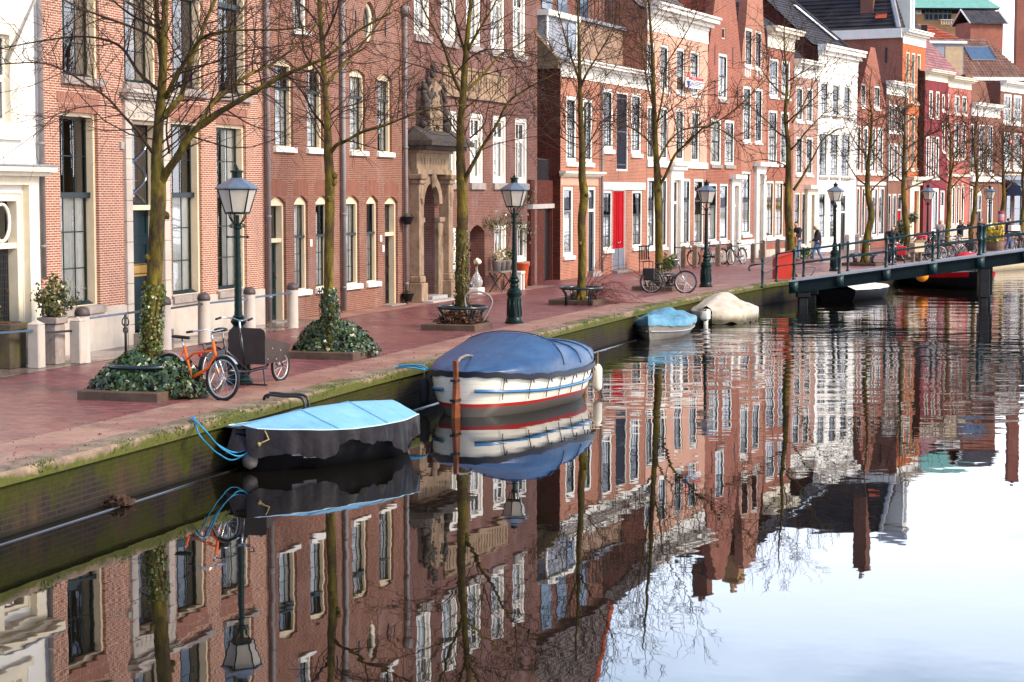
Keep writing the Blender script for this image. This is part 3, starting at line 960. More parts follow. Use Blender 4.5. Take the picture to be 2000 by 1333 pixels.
 def slope(s, y0, z0, y1, z1, m='tile_black', s0=None, s1=None, hipl=0.0, hipr=0.0, row=0.24, name='roof'):
  a, c = (-0.02 if s0 is None else s0), (s.W + 0.02 if s1 is None else s1)
  L = math.hypot(y1 - y0, z1 - z0)
  n = max(2, int(L / row))
  ny, nz_ = -(z1 - z0) / L, (y1 - y0) / L
  b = MB()
  for k in range(n):
   u, v = k / n, (k + 1) / n
   ya, za, yb_, zb = y0 + (y1 - y0) * u, z0 + (z1 - z0) * u, y0 + (y1 - y0) * v, z0 + (z1 - z0) * v
   A = (ya + ny * 0.03, za + nz_ * 0.03)
   x0, x1 = a + hipl * u, c - hipr * u
   X0, X1 = a + hipl * v, c - hipr * v
   b.poly([(x0, *A), (x1, *A), (X1, yb_, zb), (X0, yb_, zb)])
   b.poly([(x0, ya, za), (x1, ya, za), (x1, *A), (x0, *A)])
  r_ = s.add(b, name, M[m])
  return r_
 def gable_roof(s, z0, zr, m, y0=0.15, over=0.0, parent=None):    # ridge runs back from the street
  W, dp = s.W, s.depth
  b = MB()
  n = max(3, int(math.hypot(W / 2, zr - z0) / 0.24))
  for sd in (0, 1):
   for k in range(n):
    u, v = k / n, (k + 1) / n
    xa, xb = W / 2 * u, W / 2 * v
    if sd: xa, xb = W - xa, W - xb
    za, zb = z0 + (zr - z0) * u + 0.05, z0 + (zr - z0) * v
    b.poly([(xa, y0, za), (xa, dp, za), (xb, dp, zb), (xb, y0, zb)])
    b.poly([(xa, y0, za - 0.05), (xa, dp, za - 0.05), (xa, dp, za), (xa, y0, za)])
  b.poly([(0, dp, z0), (W / 2, dp, zr), (W, dp, z0)])
  return s.add(b, 'roof', M[m])
 def chimney(s, x, y, z0, z1, w=0.9, d=0.6, m='brick_umber', parent=None):
  b = MB()
  b.box(x - w / 2, x + w / 2, y - d / 2, y + d / 2, z0, z1)
  b.box(x - w / 2 - 0.06, x + w / 2 + 0.06, y - d / 2 - 0.06, y + d / 2 + 0.06, z1, z1 + 0.15)
  for k in (-0.25, 0.25):
   b.lathe([(0.12, 0), (0.10, 0.35)], 8, (x + k * w, y, z1 + 0.15))
  return s.add(b, 'chimney', M[m], parent)
 def flat_top(s, z, m='lead', name='roof'):
  b = MB()
  b.box(0.02, s.W - 0.02, 0.31, s.depth, z - 0.1, z)
  return s.add(b, name, M[m])
 def gends(s, z0, yr, zr, m=None, back=None):
  for x in (0.0, s.W):
   b = MB()
   b.poly([(x, 0.3, z0), (x, yr, zr), (x, back or s.depth, z0)])
   s.add(b, 'gable_end', M[m or s.brick])
 def anchor(s, px, py, h=0.6):
  x, z = s.loc(px, py)
  b = MB()
  b.box(x - 0.02, x + 0.02, -0.03, 0, z - h / 2, z + h / 2)
  b.box(x - 0.06, x + 0.06, -0.04, -0.03, z - 0.02, z + 0.02)
  s.add(b, 'wall_anchor', M['iron'])
# ------------------------------------------------------------------ the row of houses
def S(base, **kw):
 q = dict(base)
 q.update(kw)
 return q
DEEP = dict(fm='cream', fw=0.075, rec=0.07, gd=0.25, sm='dark_green', cols=3, rows=(3, 2), split=0.585, rail=0.11, sill='sill_stone', sillsize=(0.15, 0.10, 0.09), apron='blue_green', curtain='nets', lintel='soldier', lh=0.36, lex=0.12, fbot=0.02)
ARCHY = dict(fm='cream', fw=0.075, rec=0.07, gd=0.17, sm='dark_green', sw=0.032, bw=0.016, cols=3, rows=(3, 1), split=0.62, rail=0.06, sill='white', sillsize=(0.13, 0.08, 0.07), curtain='nets', arch=0.17, lintel='soldier_dk', lh=0.42, lex=0.05, ftop=0.22, fbot=0.03)
WHITEW = dict(fm='white', fw=0.11, rec=0.03, gd=0.13, sm='white', cols=2, rows=(1, 1), split=0.62, sw=0.07, bw=0.05, sill='sill_stone', sillsize=(0.2, 0.08, 0.05), curtain='auto')
FAR = dict(fm='white', fw=0.12, rec=0.02, gd=0.065, sm='black', cols=3, rows=(3, 3), split=0.5, sw=0.038, bw=0.02, sill='white', sillsize=(0.14, 0.09, 0.06), curtain='auto')
FARG = S(FAR, rows=(2, 1), cols=2, split=0.66, curtain='auto')
DOORW = dict(fm='white', fw=0.10, rec=0.03, gd=0.09, sm='black', cols=2, rows=(1, 1))
# --- white plastered house at the left edge
h = House('plastered_house', 'white plastered house with a cream door case and a slanting flagpole, at the left edge', -150, 77, 'stucco_white')
zb = h.z(10, 262)
h.row([(-62, 33)], (34, 34), (256, 256), dict(fm='pale_cream', fw=0.20, rec=0.02, gd=0.16, sm='white', cols=1, rows=(1, 1), split=0.5, sw=0.06, sill='pale_cream', sillsize=(0.12, 0.08, 0.1), curtain='drape'))
h.row([(-62, 33)], (-260, -260), (-60, -60), dict(fm='pale_cream', fw=0.20, rec=0.02, gd=0.16, sm='white', cols=1, rows=(1, 1), split=0.5, sw=0.06, sill='pale_cream', curtain='drape'))
w, i = h.door(-18, 46, 378, 690, S(DOORW, fm='pale_cream', fw=0.14, rec=0.03, gd=0.24, cols=1), leaf='black', trans=0.30, panels=1)
b = MB()
cx, cz = (i[0] + i[1]) / 2, i[3] - (i[3] - i[2]) * 0.145
b.tube([(cx + 0.26 * math.cos(a * math.pi / 8), 0.10, cz + 0.34 * math.sin(a * math.pi / 8)) for a in range(16)], 0.035, 6, close=True)
b.build('oval_fanlight', M['white'], w, True)
b = MB()
for k in range(11):
 x = i[0] + 0.12 + (i[1] - i[0] - 0.24) * k / 10
 b.tube([(x, 0.16, 0.5), (x, 0.16, 2.1)], 0.008, 4)
for k in range(14):
 z = 0.5 + 1.6 * k / 13
 b.tube([(i[0] + 0.12, 0.165, z), (i[1] - 0.12, 0.165, z)], 0.007, 4)
b.build('door_grille', M['iron'], w)
zc0, zc1 = h.z(60, 362), h.z(60, 345)
x0, x1 = h.loc(-46, 500)[0], h.W - 0.12
b = MB()
b.box(x0 + .1, h.loc(-18, 500)[0] - 0.003, -0.14, 0.002, 0.25, zc0)
b.box(h.loc(46, 500)[0] + 0.003, x1 - 0.14, -0.14, 0.002, 0.25, zc0)
b.box(h.loc(46, 500)[0] + 0.003, x1 - 0.08, -0.19, 0.002, 0, 0.25)
b.box(x0 + .1, x1 - 0.14, -0.14, 0.002, zc0 + 0.002, zc0 + 0.16)
b.box(x0, x1 + 0.02, -0.3, 0.004, zc0 + 0.162, zc0 + 0.24)
b.box(x0 - 0.05, x1 + 0.07, -0.42, 0.004, zc0 + 0.242, zc0 + 0.34)
h.add(b, 'door_case', M['pale_cream'])
h.band(zc0 + 0.343, zc0 + 0.37, 0.45, 'lead', x0 - 0.05, x1 + 0.07, 'lead_flashing')
b = MB()
p, q = h.loc(12, 120), h.loc(70, -6, -1.6)
b.tube([(p[0], 0, p[1]), (q[0], -1.6, q[1])], [0.05, 0.03], 8)
h.add(b, 'flagpole', M['white'], None, True)
b = MB()
zr = h.z(20, 318)
for k in range(7):
 x = h.W - 2.6 + k * 0.3
 b.mesh([(x - 0.1, -0.02, zr - 0.12), (x + 0.1, -0.02, zr - 0.12), (x + 0.14, -0.02, zr + 0.14), (x, -0.03, zr + 0.05), (x - 0.14, -0.02, zr + 0.14)], [(0, 1, 3), (1, 2, 3), (0, 3, 4)])
h.add(b, 'plaster_frieze', M['stucco_white'])
h.finish(12.6, plinth=0.25, plinth_m='pale_stone')
h.flat_top(12.6)
h.pipe(73.5, 0, h.z(73, 545), 12.4, 0.055)
H0 = h
# --- brick house with pale joints and tall windows
h = House('tall_brick_house', 'brick house with pale joints, pale stone plinth and very tall cream framed windows', 79, 513, 'brick_pale')
h.row([(118.5, 193), (335, 394.5), (424, 481.5)], (219, 243.5), (597, 571), DEEP, ['nets', 'nets', 'right'])
h.row([(119.5, 192), (240, 305.5), (335, 396), (424, 482)], (-205, -130), (147, 183), S(DEEP, curtain='drape', beige=1, lintel=None), ['drape', 'right', None, None])
w, i = h.door(254, 316, 235, 652, S(DOORW, fm='cream', fw=0.07, rec=0.06, gd=0.28, sm='blue_green', cols=1), leaf='blue_green', trans=0.40, panels=4)
b = MB()
zt = i[3] - (i[3] - i[2]) * 0.40
zh = i[3] - zt
for ph in (0,):                                  # crossing curved glazing bars
 for sgn in (-1, 1):
  pth = []
  for k in range(25):
   u = k / 24
   pth.append((i[0] + (i[1] - i[0]) * (0.5 + sgn * 0.40 * math.cos(2 * math.pi * u * 1.2 + 0.5)), 0.245 - ph * 0.004, zt + 0.1 + (zh - 0.16) * u))
  b.tube(pth, 0.013, 4)
b.build('curved_bars', M['rail_blue'], w)
b = MB()
zp = h.z(262, 531)
b.box(i[0] + 0.12, i[1] - 0.12, 0.262, 0.279, zp - 0.13, zp + 0.13)
b.build('brass_plate', M['brass'], w)
sl, sr = h.loc(242, 400)[0], h.loc(254, 400)[0]
rl = h.loc(316, 400)[0]
zl = h.z(254, 235)
b = MB()
for (a, c) in ((sl, sr - 0.002), (rl + 0.002, rl + sr - sl)):
 k = 0
 z = 0.0
 while z < zl:
  z2 = min(z + 0.42, zl)
  b.bbox(a, c, -0.07, 0.003, z + 0.004, z2 - 0.004, 0.008)
  z = z2
b.bbox(sl, rl + sr - sl, -0.07, 0.003, zl + 0.004, zl + 0.42, 0.01)
for k in range(9):
 x = sl + 0.16 + (rl - sl + 0.0) * k / 8.2
 b.blob((x, -0.07, zl + 0.2), (0.07, 0.03, 0.13), 8, 6, 0.4)
h.add(b, 'door_surround', M['pale_stone'])
b = MB()
for (d, z0_, z1_) in ((0.12, 0.424, 0.48), (0.2, 0.482, 0.54), (0.3, 0.542, 0.61)):
 b.box(sl - d * 0.5, rl + sr - sl + d * 0.5, -0.08 - d * 0.6, 0.004, zl + z0_, zl + z1_)
h.add(b, 'door_hood', M['pale_stone'])
h.finish(13.0, plinth=h.z(207, 600))
h.flat_top(13.0)
h.cornice(12.3, 13.05, 0.4, 'pale_cream')
zm = h.z(244, 285)
b = MB()
b.box(sl - 0.16, sl - 0.02, -0.05, 0, zm - 0.07, zm + 0.07)
b.build('stone_block', M['stone'], h.root)
H1 = h
# --- red-brown house with arched windows
h = House('arched_window_house', 'red-brown brick house with small arched windows and three grey drainpipes', 513.5, 789, 'brick_brown')
UP = S(ARCHY, rows=(4, 1), cols=3, split=0.72, lintel=None, arch=0.12, curtain='net', ftop=0.18, rail=0.07)
h.row([(535.5, 572.5), (599.5, 631), (683, 713.4), (737, 765)], (111, 144), (286, 297.5), UP, ['net', 'net', 'net', 'drape'])
h.row([(575.3, 602), (617, 644), (673.5, 702), (716.3, 738.5)], (383, 382), (567, 553.5), ARCHY, ['net', 'net', 'net', 'net'])
h.door(524.2, 559, 384.5, 631, S(DOORW, fm='cream', fw=0.08, rec=0.07, gd=0.24, sm='dark_green', cols=3, arch=0.17, ftop=0.22), leaf='door_green', trans=0.30, panels=3)
h.door(752, 777, 384.5, 597, S(DOORW, fm='cream', fw=0.08, rec=0.07, gd=0.24, sm='dark_green', cols=3, arch=0.15, ftop=0.2), leaf='black', trans=0.30, panels=4)
for (a, c) in ((524.2, 559), (752, 777)):
 s0, s1 = h.loc(a, 400)[0], h.loc(c, 400)[0]
 h.lintel(s0, s1, h.z(a, 384.5), S(ARCHY, lh=0.42))
h.row([(572, 600)], (-120, -120), (56, 56), S(UP, arch=0.0, fm='white'), ['drape'])
h.row([(738, 764)], (-120, -120), (-30, -30), S(UP, arch=0.0, fm='white'), ['drape'])
p0, p1 = h.loc(709.5, 44), h.loc(734, 44)
oz1, oz0 = h.z(721, 3), h.z(721, 85)
ox, ow, oz, oh = (p0[0] + p1[0]) / 2, (p1[0] - p0[0]) / 2, (oz0 + oz1) / 2, (oz1 - oz0) / 2
h.opening(ox - ow, ox + ow, oz0, oz1)
b = MB()
def oval(k, r): return (ox + r * ow * math.cos(k), oz + r * oh * math.sin(k))
N = 32
for k in range(N):                               # brick infill round the oval opening
 a, c = 2 * math.pi * k / N, 2 * math.pi * (k + 1) / N
 def edge(t):
  x, z = math.cos(t), math.sin(t)
  m = max(abs(x), abs(z))
  return (ox + ow * x / m, oz + oh * z / m)
 A, Bq, Cq, Dq = oval(a, 0.98), oval(c, 0.98), edge(c), edge(a)
 b.poly([(A[0], 0.001, A[1]), (Bq[0], 0.001, Bq[1]), (Cq[0], 0.001, Cq[1]), (Dq[0], 0.001, Dq[1])])
 b.poly([(A[0], 0.001, A[1]), (A[0], 0.3, A[1]), (Bq[0], 0.3, Bq[1]), (Bq[0], 0.001, Bq[1])])
h.add(b, 'oval_brickwork', M['brick_brown'])
b = MB()
b.tube([(oval(2 * math.pi * k / 28, 0.88)[0], 0.16, oval(2 * math.pi * k / 28, 0.88)[1]) for k in range(28)], 0.07, 6, close=True)
w = h.add(b, 'oval_window', M['pale_cream'], None, True)
b = MB()
b.poly([(*[oval(2 * math.pi * k / 28, 0.9)[j] if j == 0 else 0.19 for j in (0, 1)], oval(2 * math.pi * k / 28, 0.9)[1]) for k in range(28)])
b.build('pane', M['glass'], w)
for (x, y) in ((694, 38), (752, 55), (650, 20)): h.anchor(x, y, 0.45)
h.finish(12.8)
h.flat_top(12.8)
h.cornice(12.1, 12.85, 0.4, 'pale_cream')
h.pipe(517, 0, h.z(518, 630), 12, 0.055)
h.pipe(664.5, 0, h.z(667, 607), h.z(662, 6), 0.06, 'zinc', True)
h.pipe(786.5, 0, h.z(788, 596), h.z(785, 34), 0.055, 'zinc', True)
for (x, y) in ((607, 475), (743.5, 466), (748, 486)):
 s_, z_ = h.loc(x, y)
 b = MB()
 b.bbox(s_ - 0.06, s_ + 0.06, -0.02, 0.0, z_ - 0.09, z_ + 0.09, 0.004)
 h.add(b, 'nameplate', M['white'])
H2 = h
# --- mauve brick house with the carved stone portal
h = House('mauve_brick_house', 'mauve brick house with white windows and a carved stone portal', 789.5, 1049, 'brick_mauve')
WT = S(WHITEW, split=0.7, rows=(1, 1), cols=2, fw=0.14)
h.row([(808.5, 839), (861, 891), (910.5, 939), (958.5, 985.5), (1002, 1026.5)], (-92, -25), (67.5, 105), S(WT), ['net', 'half', 'half', 'net', 'half'])
h.row([(865, 893.5), (918, 944), (963, 989), (1006.5, 1030)], (216, 229.5), (358, 357.5), S(WT, split=0.68), ['net', 'nets', 'net', 'nets'])
G3 = S(WHITEW, split=0, rows=(1, 1), cols=2, fw=0.13, sillsize=(0.14, 0.08, 0.05))
h.row([(867, 892)], (446, 446), (529, 529), G3, ['half'])
h.row([(966, 990), (1010.5, 1031.5)], (441.5, 437.5), (517, 513), G3, ['drape', 'net'])
n0, n1 = h.loc(917.5, 500)[0], h.loc(946.5, 500)[0]
h.opening(n0, n1, 0.12, h.z(930, 440), 0.22, 0.55)
b = MB()
b.poly([(n0, 0.55, 0.12), (n1, 0.55, 0.12), (n1, 0.55, h.z(930, 440)), (n0, 0.55, h.z(930, 440))])
h.add(b, 'niche_back', M['brick_red'])
# stone panel with worn lettering
a0, a1, za, zb_ = h.loc(863, 150)[0], h.loc(989, 150)[0], h.z(925, 190), h.z(925, 140)
b = MB()
b.box(a0, a1, -0.05, 0.003, za, zb_)
b.box(a0 - 0.06, a1 + 0.06, -0.09, 0.004, zb_, zb_ + 0.07)
b.box(a0 - 0.06, a1 + 0.06, -0.09, 0.004, za - 0.07, za)
for k in range(22):
 x = a0 + 0.2 + (a1 - a0 - 0.4) * k / 21 + U(-.03, .03)
 b.box(x - 0.03, x + 0.03, -0.075, -0.05, za + 0.16, zb_ - 0.14)
 if rnd.random() < .5: b.box(x + 0.03, x + 0.14, -0.07, -0.05, za + 0.16 + U(0, .3), za + 0.24 + U(0, .3))
h.add(b, 'stone_panel', M['sand_stone'])
# portal
pa, pb = h.loc(800, 400)[0], h.loc(866.5, 400)[0]
oa, ob = h.loc(819, 480)[0], h.loc(849, 480)[0]
zcr, zsp = h.z(832, 358), h.z(832, 425)
h.opening(oa, ob, 0.15, zcr, (ob - oa) / 2, 0.75)
zen0, zen1, zc_ = h.z(832, 341), h.z(832, 300), h.z(832, 288)
b = MB()
jw = 0.001
for (a, c) in ((pa, pa + 0.34), (pb - 0.34, pb)):                     # pilasters on bases
 b.bbox(a, c, -0.30, 0.003, 0.75, zen0 - 0.28, 0.015)
 b.bbox(a - 0.06, c + 0.06, -0.40, 0.003, 0.0, 0.55, 0.02)
 b.bbox(a - 0.03, c + 0.03, -0.35, 0.003, 0.552, 0.748, 0.03)
 b.bbox(a - 0.04, c + 0.04, -0.36, 0.003, zen0 - 0.278, zen0 - 0.152, 0.02)
 b.bbox(a - 0.08, c + 0.08, -0.41, 0.003, zen0 - 0.15, zen0 - 0.004, 0.02)
 b.blob(((a + c) / 2, -0.31, zen0 - 0.62), (0.10, 0.06, 0.28), 8, 8, 0.5)
jp = 0.12
for (a, c) in ((pa + 0.342, oa), (ob, pb - 0.342)):                   # inner jambs
 if c - a > 0.03:
  b.box(a, c, -jp, 0.003, 0.0, zsp)
  b.bbox(a - 0.02, c + 0.02, -jp - 0.06, 0.003, zsp - 0.14, zsp, 0.01)
N = 14
rr = (ob - oa) / 2
cxp = (oa + ob) / 2
for k in range(N):
 t0, t1 = math.pi * (1 - k / N), math.pi * (1 - (k + 1) / N)
 A, Bq = (cxp + rr * math.cos(t0), zcr - rr + rr * math.sin(t0)), (cxp + rr * math.cos(t1), zcr - rr + rr * math.sin(t1))
 A2, B2 = (cxp + (rr + 0.24) * math.cos(t0), zcr - rr + (rr + 0.24) * math.sin(t0)), (cxp + (rr + 0.24) * math.cos(t1), zcr - rr + (rr + 0.24) * math.sin(t1))
 b.mesh([(A[0], -0.16, A[1]), (Bq[0], -0.16, Bq[1]), (B2[0], -0.16, B2[1]), (A2[0], -0.16, A2[1]), (A[0], 0.0, A[1]), (Bq[0], 0.0, Bq[1]), (B2[0], 0, B2[1]), (A2[0], 0, A2[1])],
   [(0, 1, 2, 3), (0, 4, 5, 1), (3, 2, 6, 7)])
b.blob((cxp, -0.2, zcr + 0.12), (0.14, 0.1, 0.24), 8, 8, 0.3)
b.box(pa - 0.02, pb + 0.02, -0.26, 0.004, zen0, zen0 + 0.14)
b.box(pa + 0.05, pb - 0.05, -0.2, 0.004, zen0 + 0.142, zen1)
b.box(pa - 0.02, pb + 0.02, -0.3, 0.004, zen1 + 0.002, zen1 + 0.08)
for k in range(9):
 x = pa + 0.45 + (pb - pa - 0.9) * k / 8
 b.box(x - 0.03, x + 0.03, -0.215, -0.2, zen0 + 0.28, zen1 - 0.14)
po = h.add(b, 'portal', M['sand_stone'])
smooth_angle(po, 30)
b = MB()
b.box(pa - 0.25, pb + 0.3, -0.62, 0.006, zen1 + 0.082, zen1 + 0.20)
b.box(pa - 0.33, pb + 0.42, -0.82, 0.006, zen1 + 0.202, zen1 + 0.34)
b.mesh([(pa - 0.30, -0.8, zen1 + 0.342), (pb + 0.38, -0.8, zen1 + 0.342), (pb + 0.1, -0.12, zen1 + 0.75), (pa - 0.05, -0.12, zen1 + 0.75), (pa - 0.30, 0, zen1 + 0.342), (pb + 0.38, 0, zen1 + 0.342)],
  [(0, 1, 2, 3), (1, 5, 2), (4, 0, 3)])
b.build('portal_cornice', M['dark_stone'], po)
# the weathered carving on top: two supporters, shield, crest
cb_ = MB()
zc0 = zen1 + 0.36
cxx = (pa + pb) / 2 - 0.02
zt_ = h.z(830, 122)
hh = zt_ - zc0
cb_.box(cxx - 0.72, cxx + 0.72, -0.16, 0.004, zc0, zc0 + hh * 0.62)
cb_.prism([(cxx - 0.50, zc0 + hh * 0.1), (cxx + 0.50, zc0 + hh * 0.1), (cxx + 0.55, zc0 + hh * 0.55), (cxx + 0.42, zc0 + hh * 0.74), (cxx + 0.15, zc0 + hh * 0.66), (cxx, zc0 + hh * 0.82), (cxx - 0.15, zc0 + hh * 0.66), (cxx - 0.42, zc0 + hh * 0.74), (cxx - 0.55, zc0 + hh * 0.55)], -0.30, -0.15)
cb_.blob((cxx, -0.26, zc0 + hh * 0.38), (0.34, 0.14, hh * 0.22), 14, 10, 0.5)
cv = po
ob1 = cb_.build('carved_shield', M['sand_stone'], cv)
rgp = random.Random(8)
for sx in (-1, 1):
 cb_ = MB()
 for k in range(26):                              # worn lion, a cluster of rounded lumps
  u = k / 25
  r_ = (0.13 - 0.05 * u) * rgp.uniform(0.75, 1.25)
  cb_.blob((cxx + sx * (0.74 - 0.12 * u * u + rgp.uniform(-.10, .10)), -0.22 - rgp.uniform(-.05, .10), zc0 + hh * (0.04 + 0.70 * u)), (r_, r_, r_ * 1.25), 8, 6, 0.7)
 cb_.tube([(cxx + sx * 0.68, -0.25, zc0 + hh * 0.5), (cxx + sx * 0.5, -0.36, zc0 + hh * 0.55), (cxx + sx * 0.36, -0.34, zc0 + hh * 0.66)], [0.07, 0.055, 0.04], 6)
 cb_.build('carved_supporter', M['dark_stone'], cv, True)
cb_ = MB()
for k in range(9):
 cb_.blob((cxx + rgp.uniform(-.12, .12), -0.2, zc0 + hh * rgp.uniform(0.80, 0.97)), (0.09, 0.08, 0.10), 8, 6, 0.7)
for k in range(40):
 cb_.blob((cxx + rgp.uniform(-.42, .42), -0.31, zc0 + hh * rgp.uniform(0.12, 0.62)), (0.05, 0.03, 0.07), 6, 5, 0.6)
cb_.build('carved_crest', M['dark_stone'], cv, True)
b = MB()
b.box(oa, ob, 0.6, 0.66, 0.15, zcr)
dl = b.build('door', M['door_green'], po)
b = MB()
b.blob((ob - 0.18, 0.56, 1.2), (0.04, 0.04, 0.04), 8, 6)
b.build('handle', M['chrome'], dl)
b = MB()
b.box(pa - 0.1, pb + 0.15, -0.75, -0.42, 0, 0.05)
b.box(oa, ob, -0.40, 0.6, 0, 0.14)
b.build('doorstep', M['stone'], po)
h.finish(13.2)
h.flat_top(13.2)
h.cornice(12.5, 13.25, 0.4, 'pale_cream')
H3 = h
# --- alley with brick wall and dark gate
pA = H3.P0 + H3.d * H3.W + H3.n * 0.04
h4P = facade(1094.5)
_d4 = (facade(1262) - h4P).normalized()
h4P = h4P + Vector((-_d4.y, _d4.x, 0)) * 0.28
al = thing('alley_wall', 'dark brick wall with a black gate closing the alley between two houses', 'wall', (pA.x, pA.y, QZ), math.atan2((h4P - pA).y, (h4P - pA).x))
L4 = (h4P - pA).length
zg = AT(1066, 408, pA.y + 1).z - QZ
zw = AT(1066, 352, pA.y + 1).z - QZ
b = MB()
g0, g1 = L4 * 0.50, L4 * 0.95
b.box(-1.0, g0, 0, 0.3, 0, zg)
b.box(g1, L4 - 0.02, 0, 0.3, 0, zg)
b.box(-1.0, L4 - 0.02, 0.0, 0.3, zg + 0.16, zw)
b.build('brickwork', M['brick_dark'], al)
b = MB()
b.box(-1.0, L4 - 0.02, -0.06, 0.32, zg + 0.002, zg + 0.158)
b.build('stone_beam', M['stone'], al)
b = MB()
for k in range(10):
 x0 = g0 + (g1 - g0) * k / 10
 b.box(x0 + 0.004, x0 + (g1 - g0) / 10 - 0.004, 0.12, 0.16, 0.04, zg)
b.build('gate', M['black'], al)
b = MB()
for k in range(20):
 x = -0.6 + (L4 + 0.5) * k / 19
 b.tube([(x, 0.1, zw), (x, 0.1, zw + 0.75)], 0.012, 5)
b.tube([(-0.6, 0.1, zw + 0.72), (L4 - 0.1, 0.1, zw + 0.72)], 0.018, 6)
b.build('railing', M['iron'], al)
# --- orange-red corner house with the red double door
h = House('corner_house', 'orange-red brick house with a tall red double door and a black shuttered loading door', 1094.5, 1262, 'brick_orange', depth=11)
F4 = S(FAR, fw=0.14, rows=(3, 2), sillsize=(0.16, 0.08, 0.06))
h.row([(1106, 1126), (1139, 1157.5)], (185, 193), (315, 319), F4, ['half', 'drape'])
h.row([(1177.5, 1197.5)], (172, 172), (292, 292), S(F4, rows=(3, 3)), ['half'])
h.row([(1233, 1252.5)], (181, 181), (300, 300), S(F4, rows=(3, 3)), ['half'])
s0, s1, z0, z1 = h.loc(1204.5, 250)[0], h.loc(1227, 250)[0], h.z(1205, 334), h.z(1205, 179)
h.opening(s0, s1, z0, z1)
w, i = h.frame(s0, s1, z0, z1, dict(fm='white', fw=0.07, rec=0.02, gd=0.10), 'shutter_frame')
b = MB()
b.box(i[0], i[1], 0.06, 0.1, i[2], i[3])
sh = b.build('shutter', M['grey_paint'], w)
sh.data.materials[0] = plain('blue_black_shutter', (0.014, 0.016, 0.026), 0.6, 0.2, spec=0.08)
b = MB()
for u in (0.06, 0.5, 0.94):
 zz = i[2] + (i[3] - i[2]) * u
 b.box(i[0] + 0.02, i[1] - 0.05, 0.045, 0.059, zz - 0.025, zz + 0.025)
b.build('hinge', M['iron'], sh)
h.row([(1100, 1119.5)], (365, 365), (501, 501), S(FARG, fw=0.12, sm='grey_paint', cols=1), ['half'])
h.door(1148.5, 1164, 365, 531, S(DOORW, cols=1, fw=0.12), leaf='black', trans=0.25, panels=2)
h.row([(1177, 1195.3), (1235, 1254)], (371.6, 373), (486, 486), S(FARG, rows=(3, 2), cols=2, fw=0.10, split=0.58), ['nets', 'nets'])
w, i = h.door(1196.6, 1221.5, 371, 529, S(DOORW, fw=0.05, rec=0.01, gd=0.06), leaf='door_red', trans=0, panels=1, double=True)
b = MB()
xm = (i[0] + i[1]) / 2
b.box(i[0] + 0.01, xm - 0.03, 0.03, 0.04, 0.06, 0.95)
b.box(xm + 0.03, i[1] - 0.01, 0.03, 0.04, 0.06, 0.95)
b.build('kick_plate', M['grey_paint'], w)
zl0, zl1 = h.z(1200, 371), h.z(1200, 356.5)
h.band(zl0 + 0.004, zl1, 0.05, 'white', h.loc(1176, 365)[0], h.W - 0.25, 'lintel_board')
zs0, zs1 = h.z(1110, 362), h.z(1110, 346)
b = MB()
h.add(b.box(0.02, h.loc(1168, 365)[0], -0.012, 0.002, zs0, zs1), 'render_band', M['render_pink'])
zb0, zb1 = h.z(1110, 346), h.z(1110, 338)
h.cornice(zb0 + 0.003, zb1 + 0.06, 0.25, 'pale_cream', frieze=False, s1=h.loc(1170, 365)[0], name='shop_cornice')
zc0, zc1 = h.z(1100, 150), h.z(1100, 119)
W = h.W
h.finish(zc1 - 0.02, side='brick_dark')  # old side brick, its dark tone also painting the alley's shade
h.cornice(zc0, zc1 + 0.1, 0.45, 'white', True)
h.pipe(1171.5, 0, h.z(1172, 533), zc0, 0.05, 'zinc')
# attic: dormer, plank-faced attic storey, tiled roof and chimney stack
dm0, dm1 = h.loc(1066, 80, 0.6)[0], h.loc(1125, 80, 0.6)[0]
zd1, zd0 = h.loc(1100, 38, 0.6)[1], zc1 + 0.1
b = MB()
b.box(dm0, dm1, 0.6, 3.5, zd0, zd1)
d_ = h.add(b, 'dormer', M['lead'])
b = MB()
b.box(dm0 - 0.1, dm1 + 0.1, 0.45, 3.5, zd1 + 0.002, zd1 + 0.2)
for (a, c) in ((dm0, dm0 + 0.14), (dm1 - 0.14, dm1)): b.box(a, c, 0.55, 0.598, zd0, zd1)
b.build('dormer_trim', M['white'], d_)
b = MB()
b.box(dm1 - 0.95, dm1 - 0.18, 0.56, 0.59, zd0 + 0.15, zd1 - 0.1)
b.build('dormer_pane', M['rail_blue'], d_)
at0 = h.loc(1128, 80, 1.0)[0]
za1 = h.loc(1180, 52, 1.0)[1]
b = MB()
zz = zc1 + 0.1
k = 0
while zz < za1 - 0.05:
 z2 = min(zz + 0.32, za1)
 b.box(at0, W - 0.05, 1.0 - (k % 2) * 0.02, 5, zz, z2 - 0.01)
 zz = z2
 k += 1
h.add(b, 'attic_front', plain('brown_attic_boards', (0.30, 0.19, 0.13), 0.8, 0.35, 2.5, dirt=(0.10, 0.08, 0.07), dirt_amt=0.7))
b = MB()
b.box(at0 - 0.1, W, 0.85, 5.2, za1 + 0.002, za1 + 0.12)
h.add(b, 'attic_coping', M['lead'])
b = MB()
for k in range(13):
 x = at0 + 0.1 + (W - at0 - 0.3) * k / 12
 b.tube([(x, 1.1, za1 + 0.12), (x, 1.1, za1 + 1.1)], 0.02, 5)
b.tube([(at0 + 0.1, 1.1, za1 + 1.1), (W - 0.2, 1.1, za1 + 1.1)], 0.025, 6)
h.add(b, 'balcony_rail', M['iron'])
zr_ = 15.6
b = MB()
b.box(0.5, W - 0.3, 1.7, 9.0, za1 + 0.13, za1 + 2.6)
h.add(b, 'top_storey', M['brick_umber'])
b = MB()
for (a, c) in ((0.25, 0.36), (0.42, 0.52), (0.66, 0.76)):
 b.box(W * a, W * c, 1.65, 1.698, za1 + 0.3, za1 + 2.3)
h.add(b, 'top_window', M['rail_blue'])
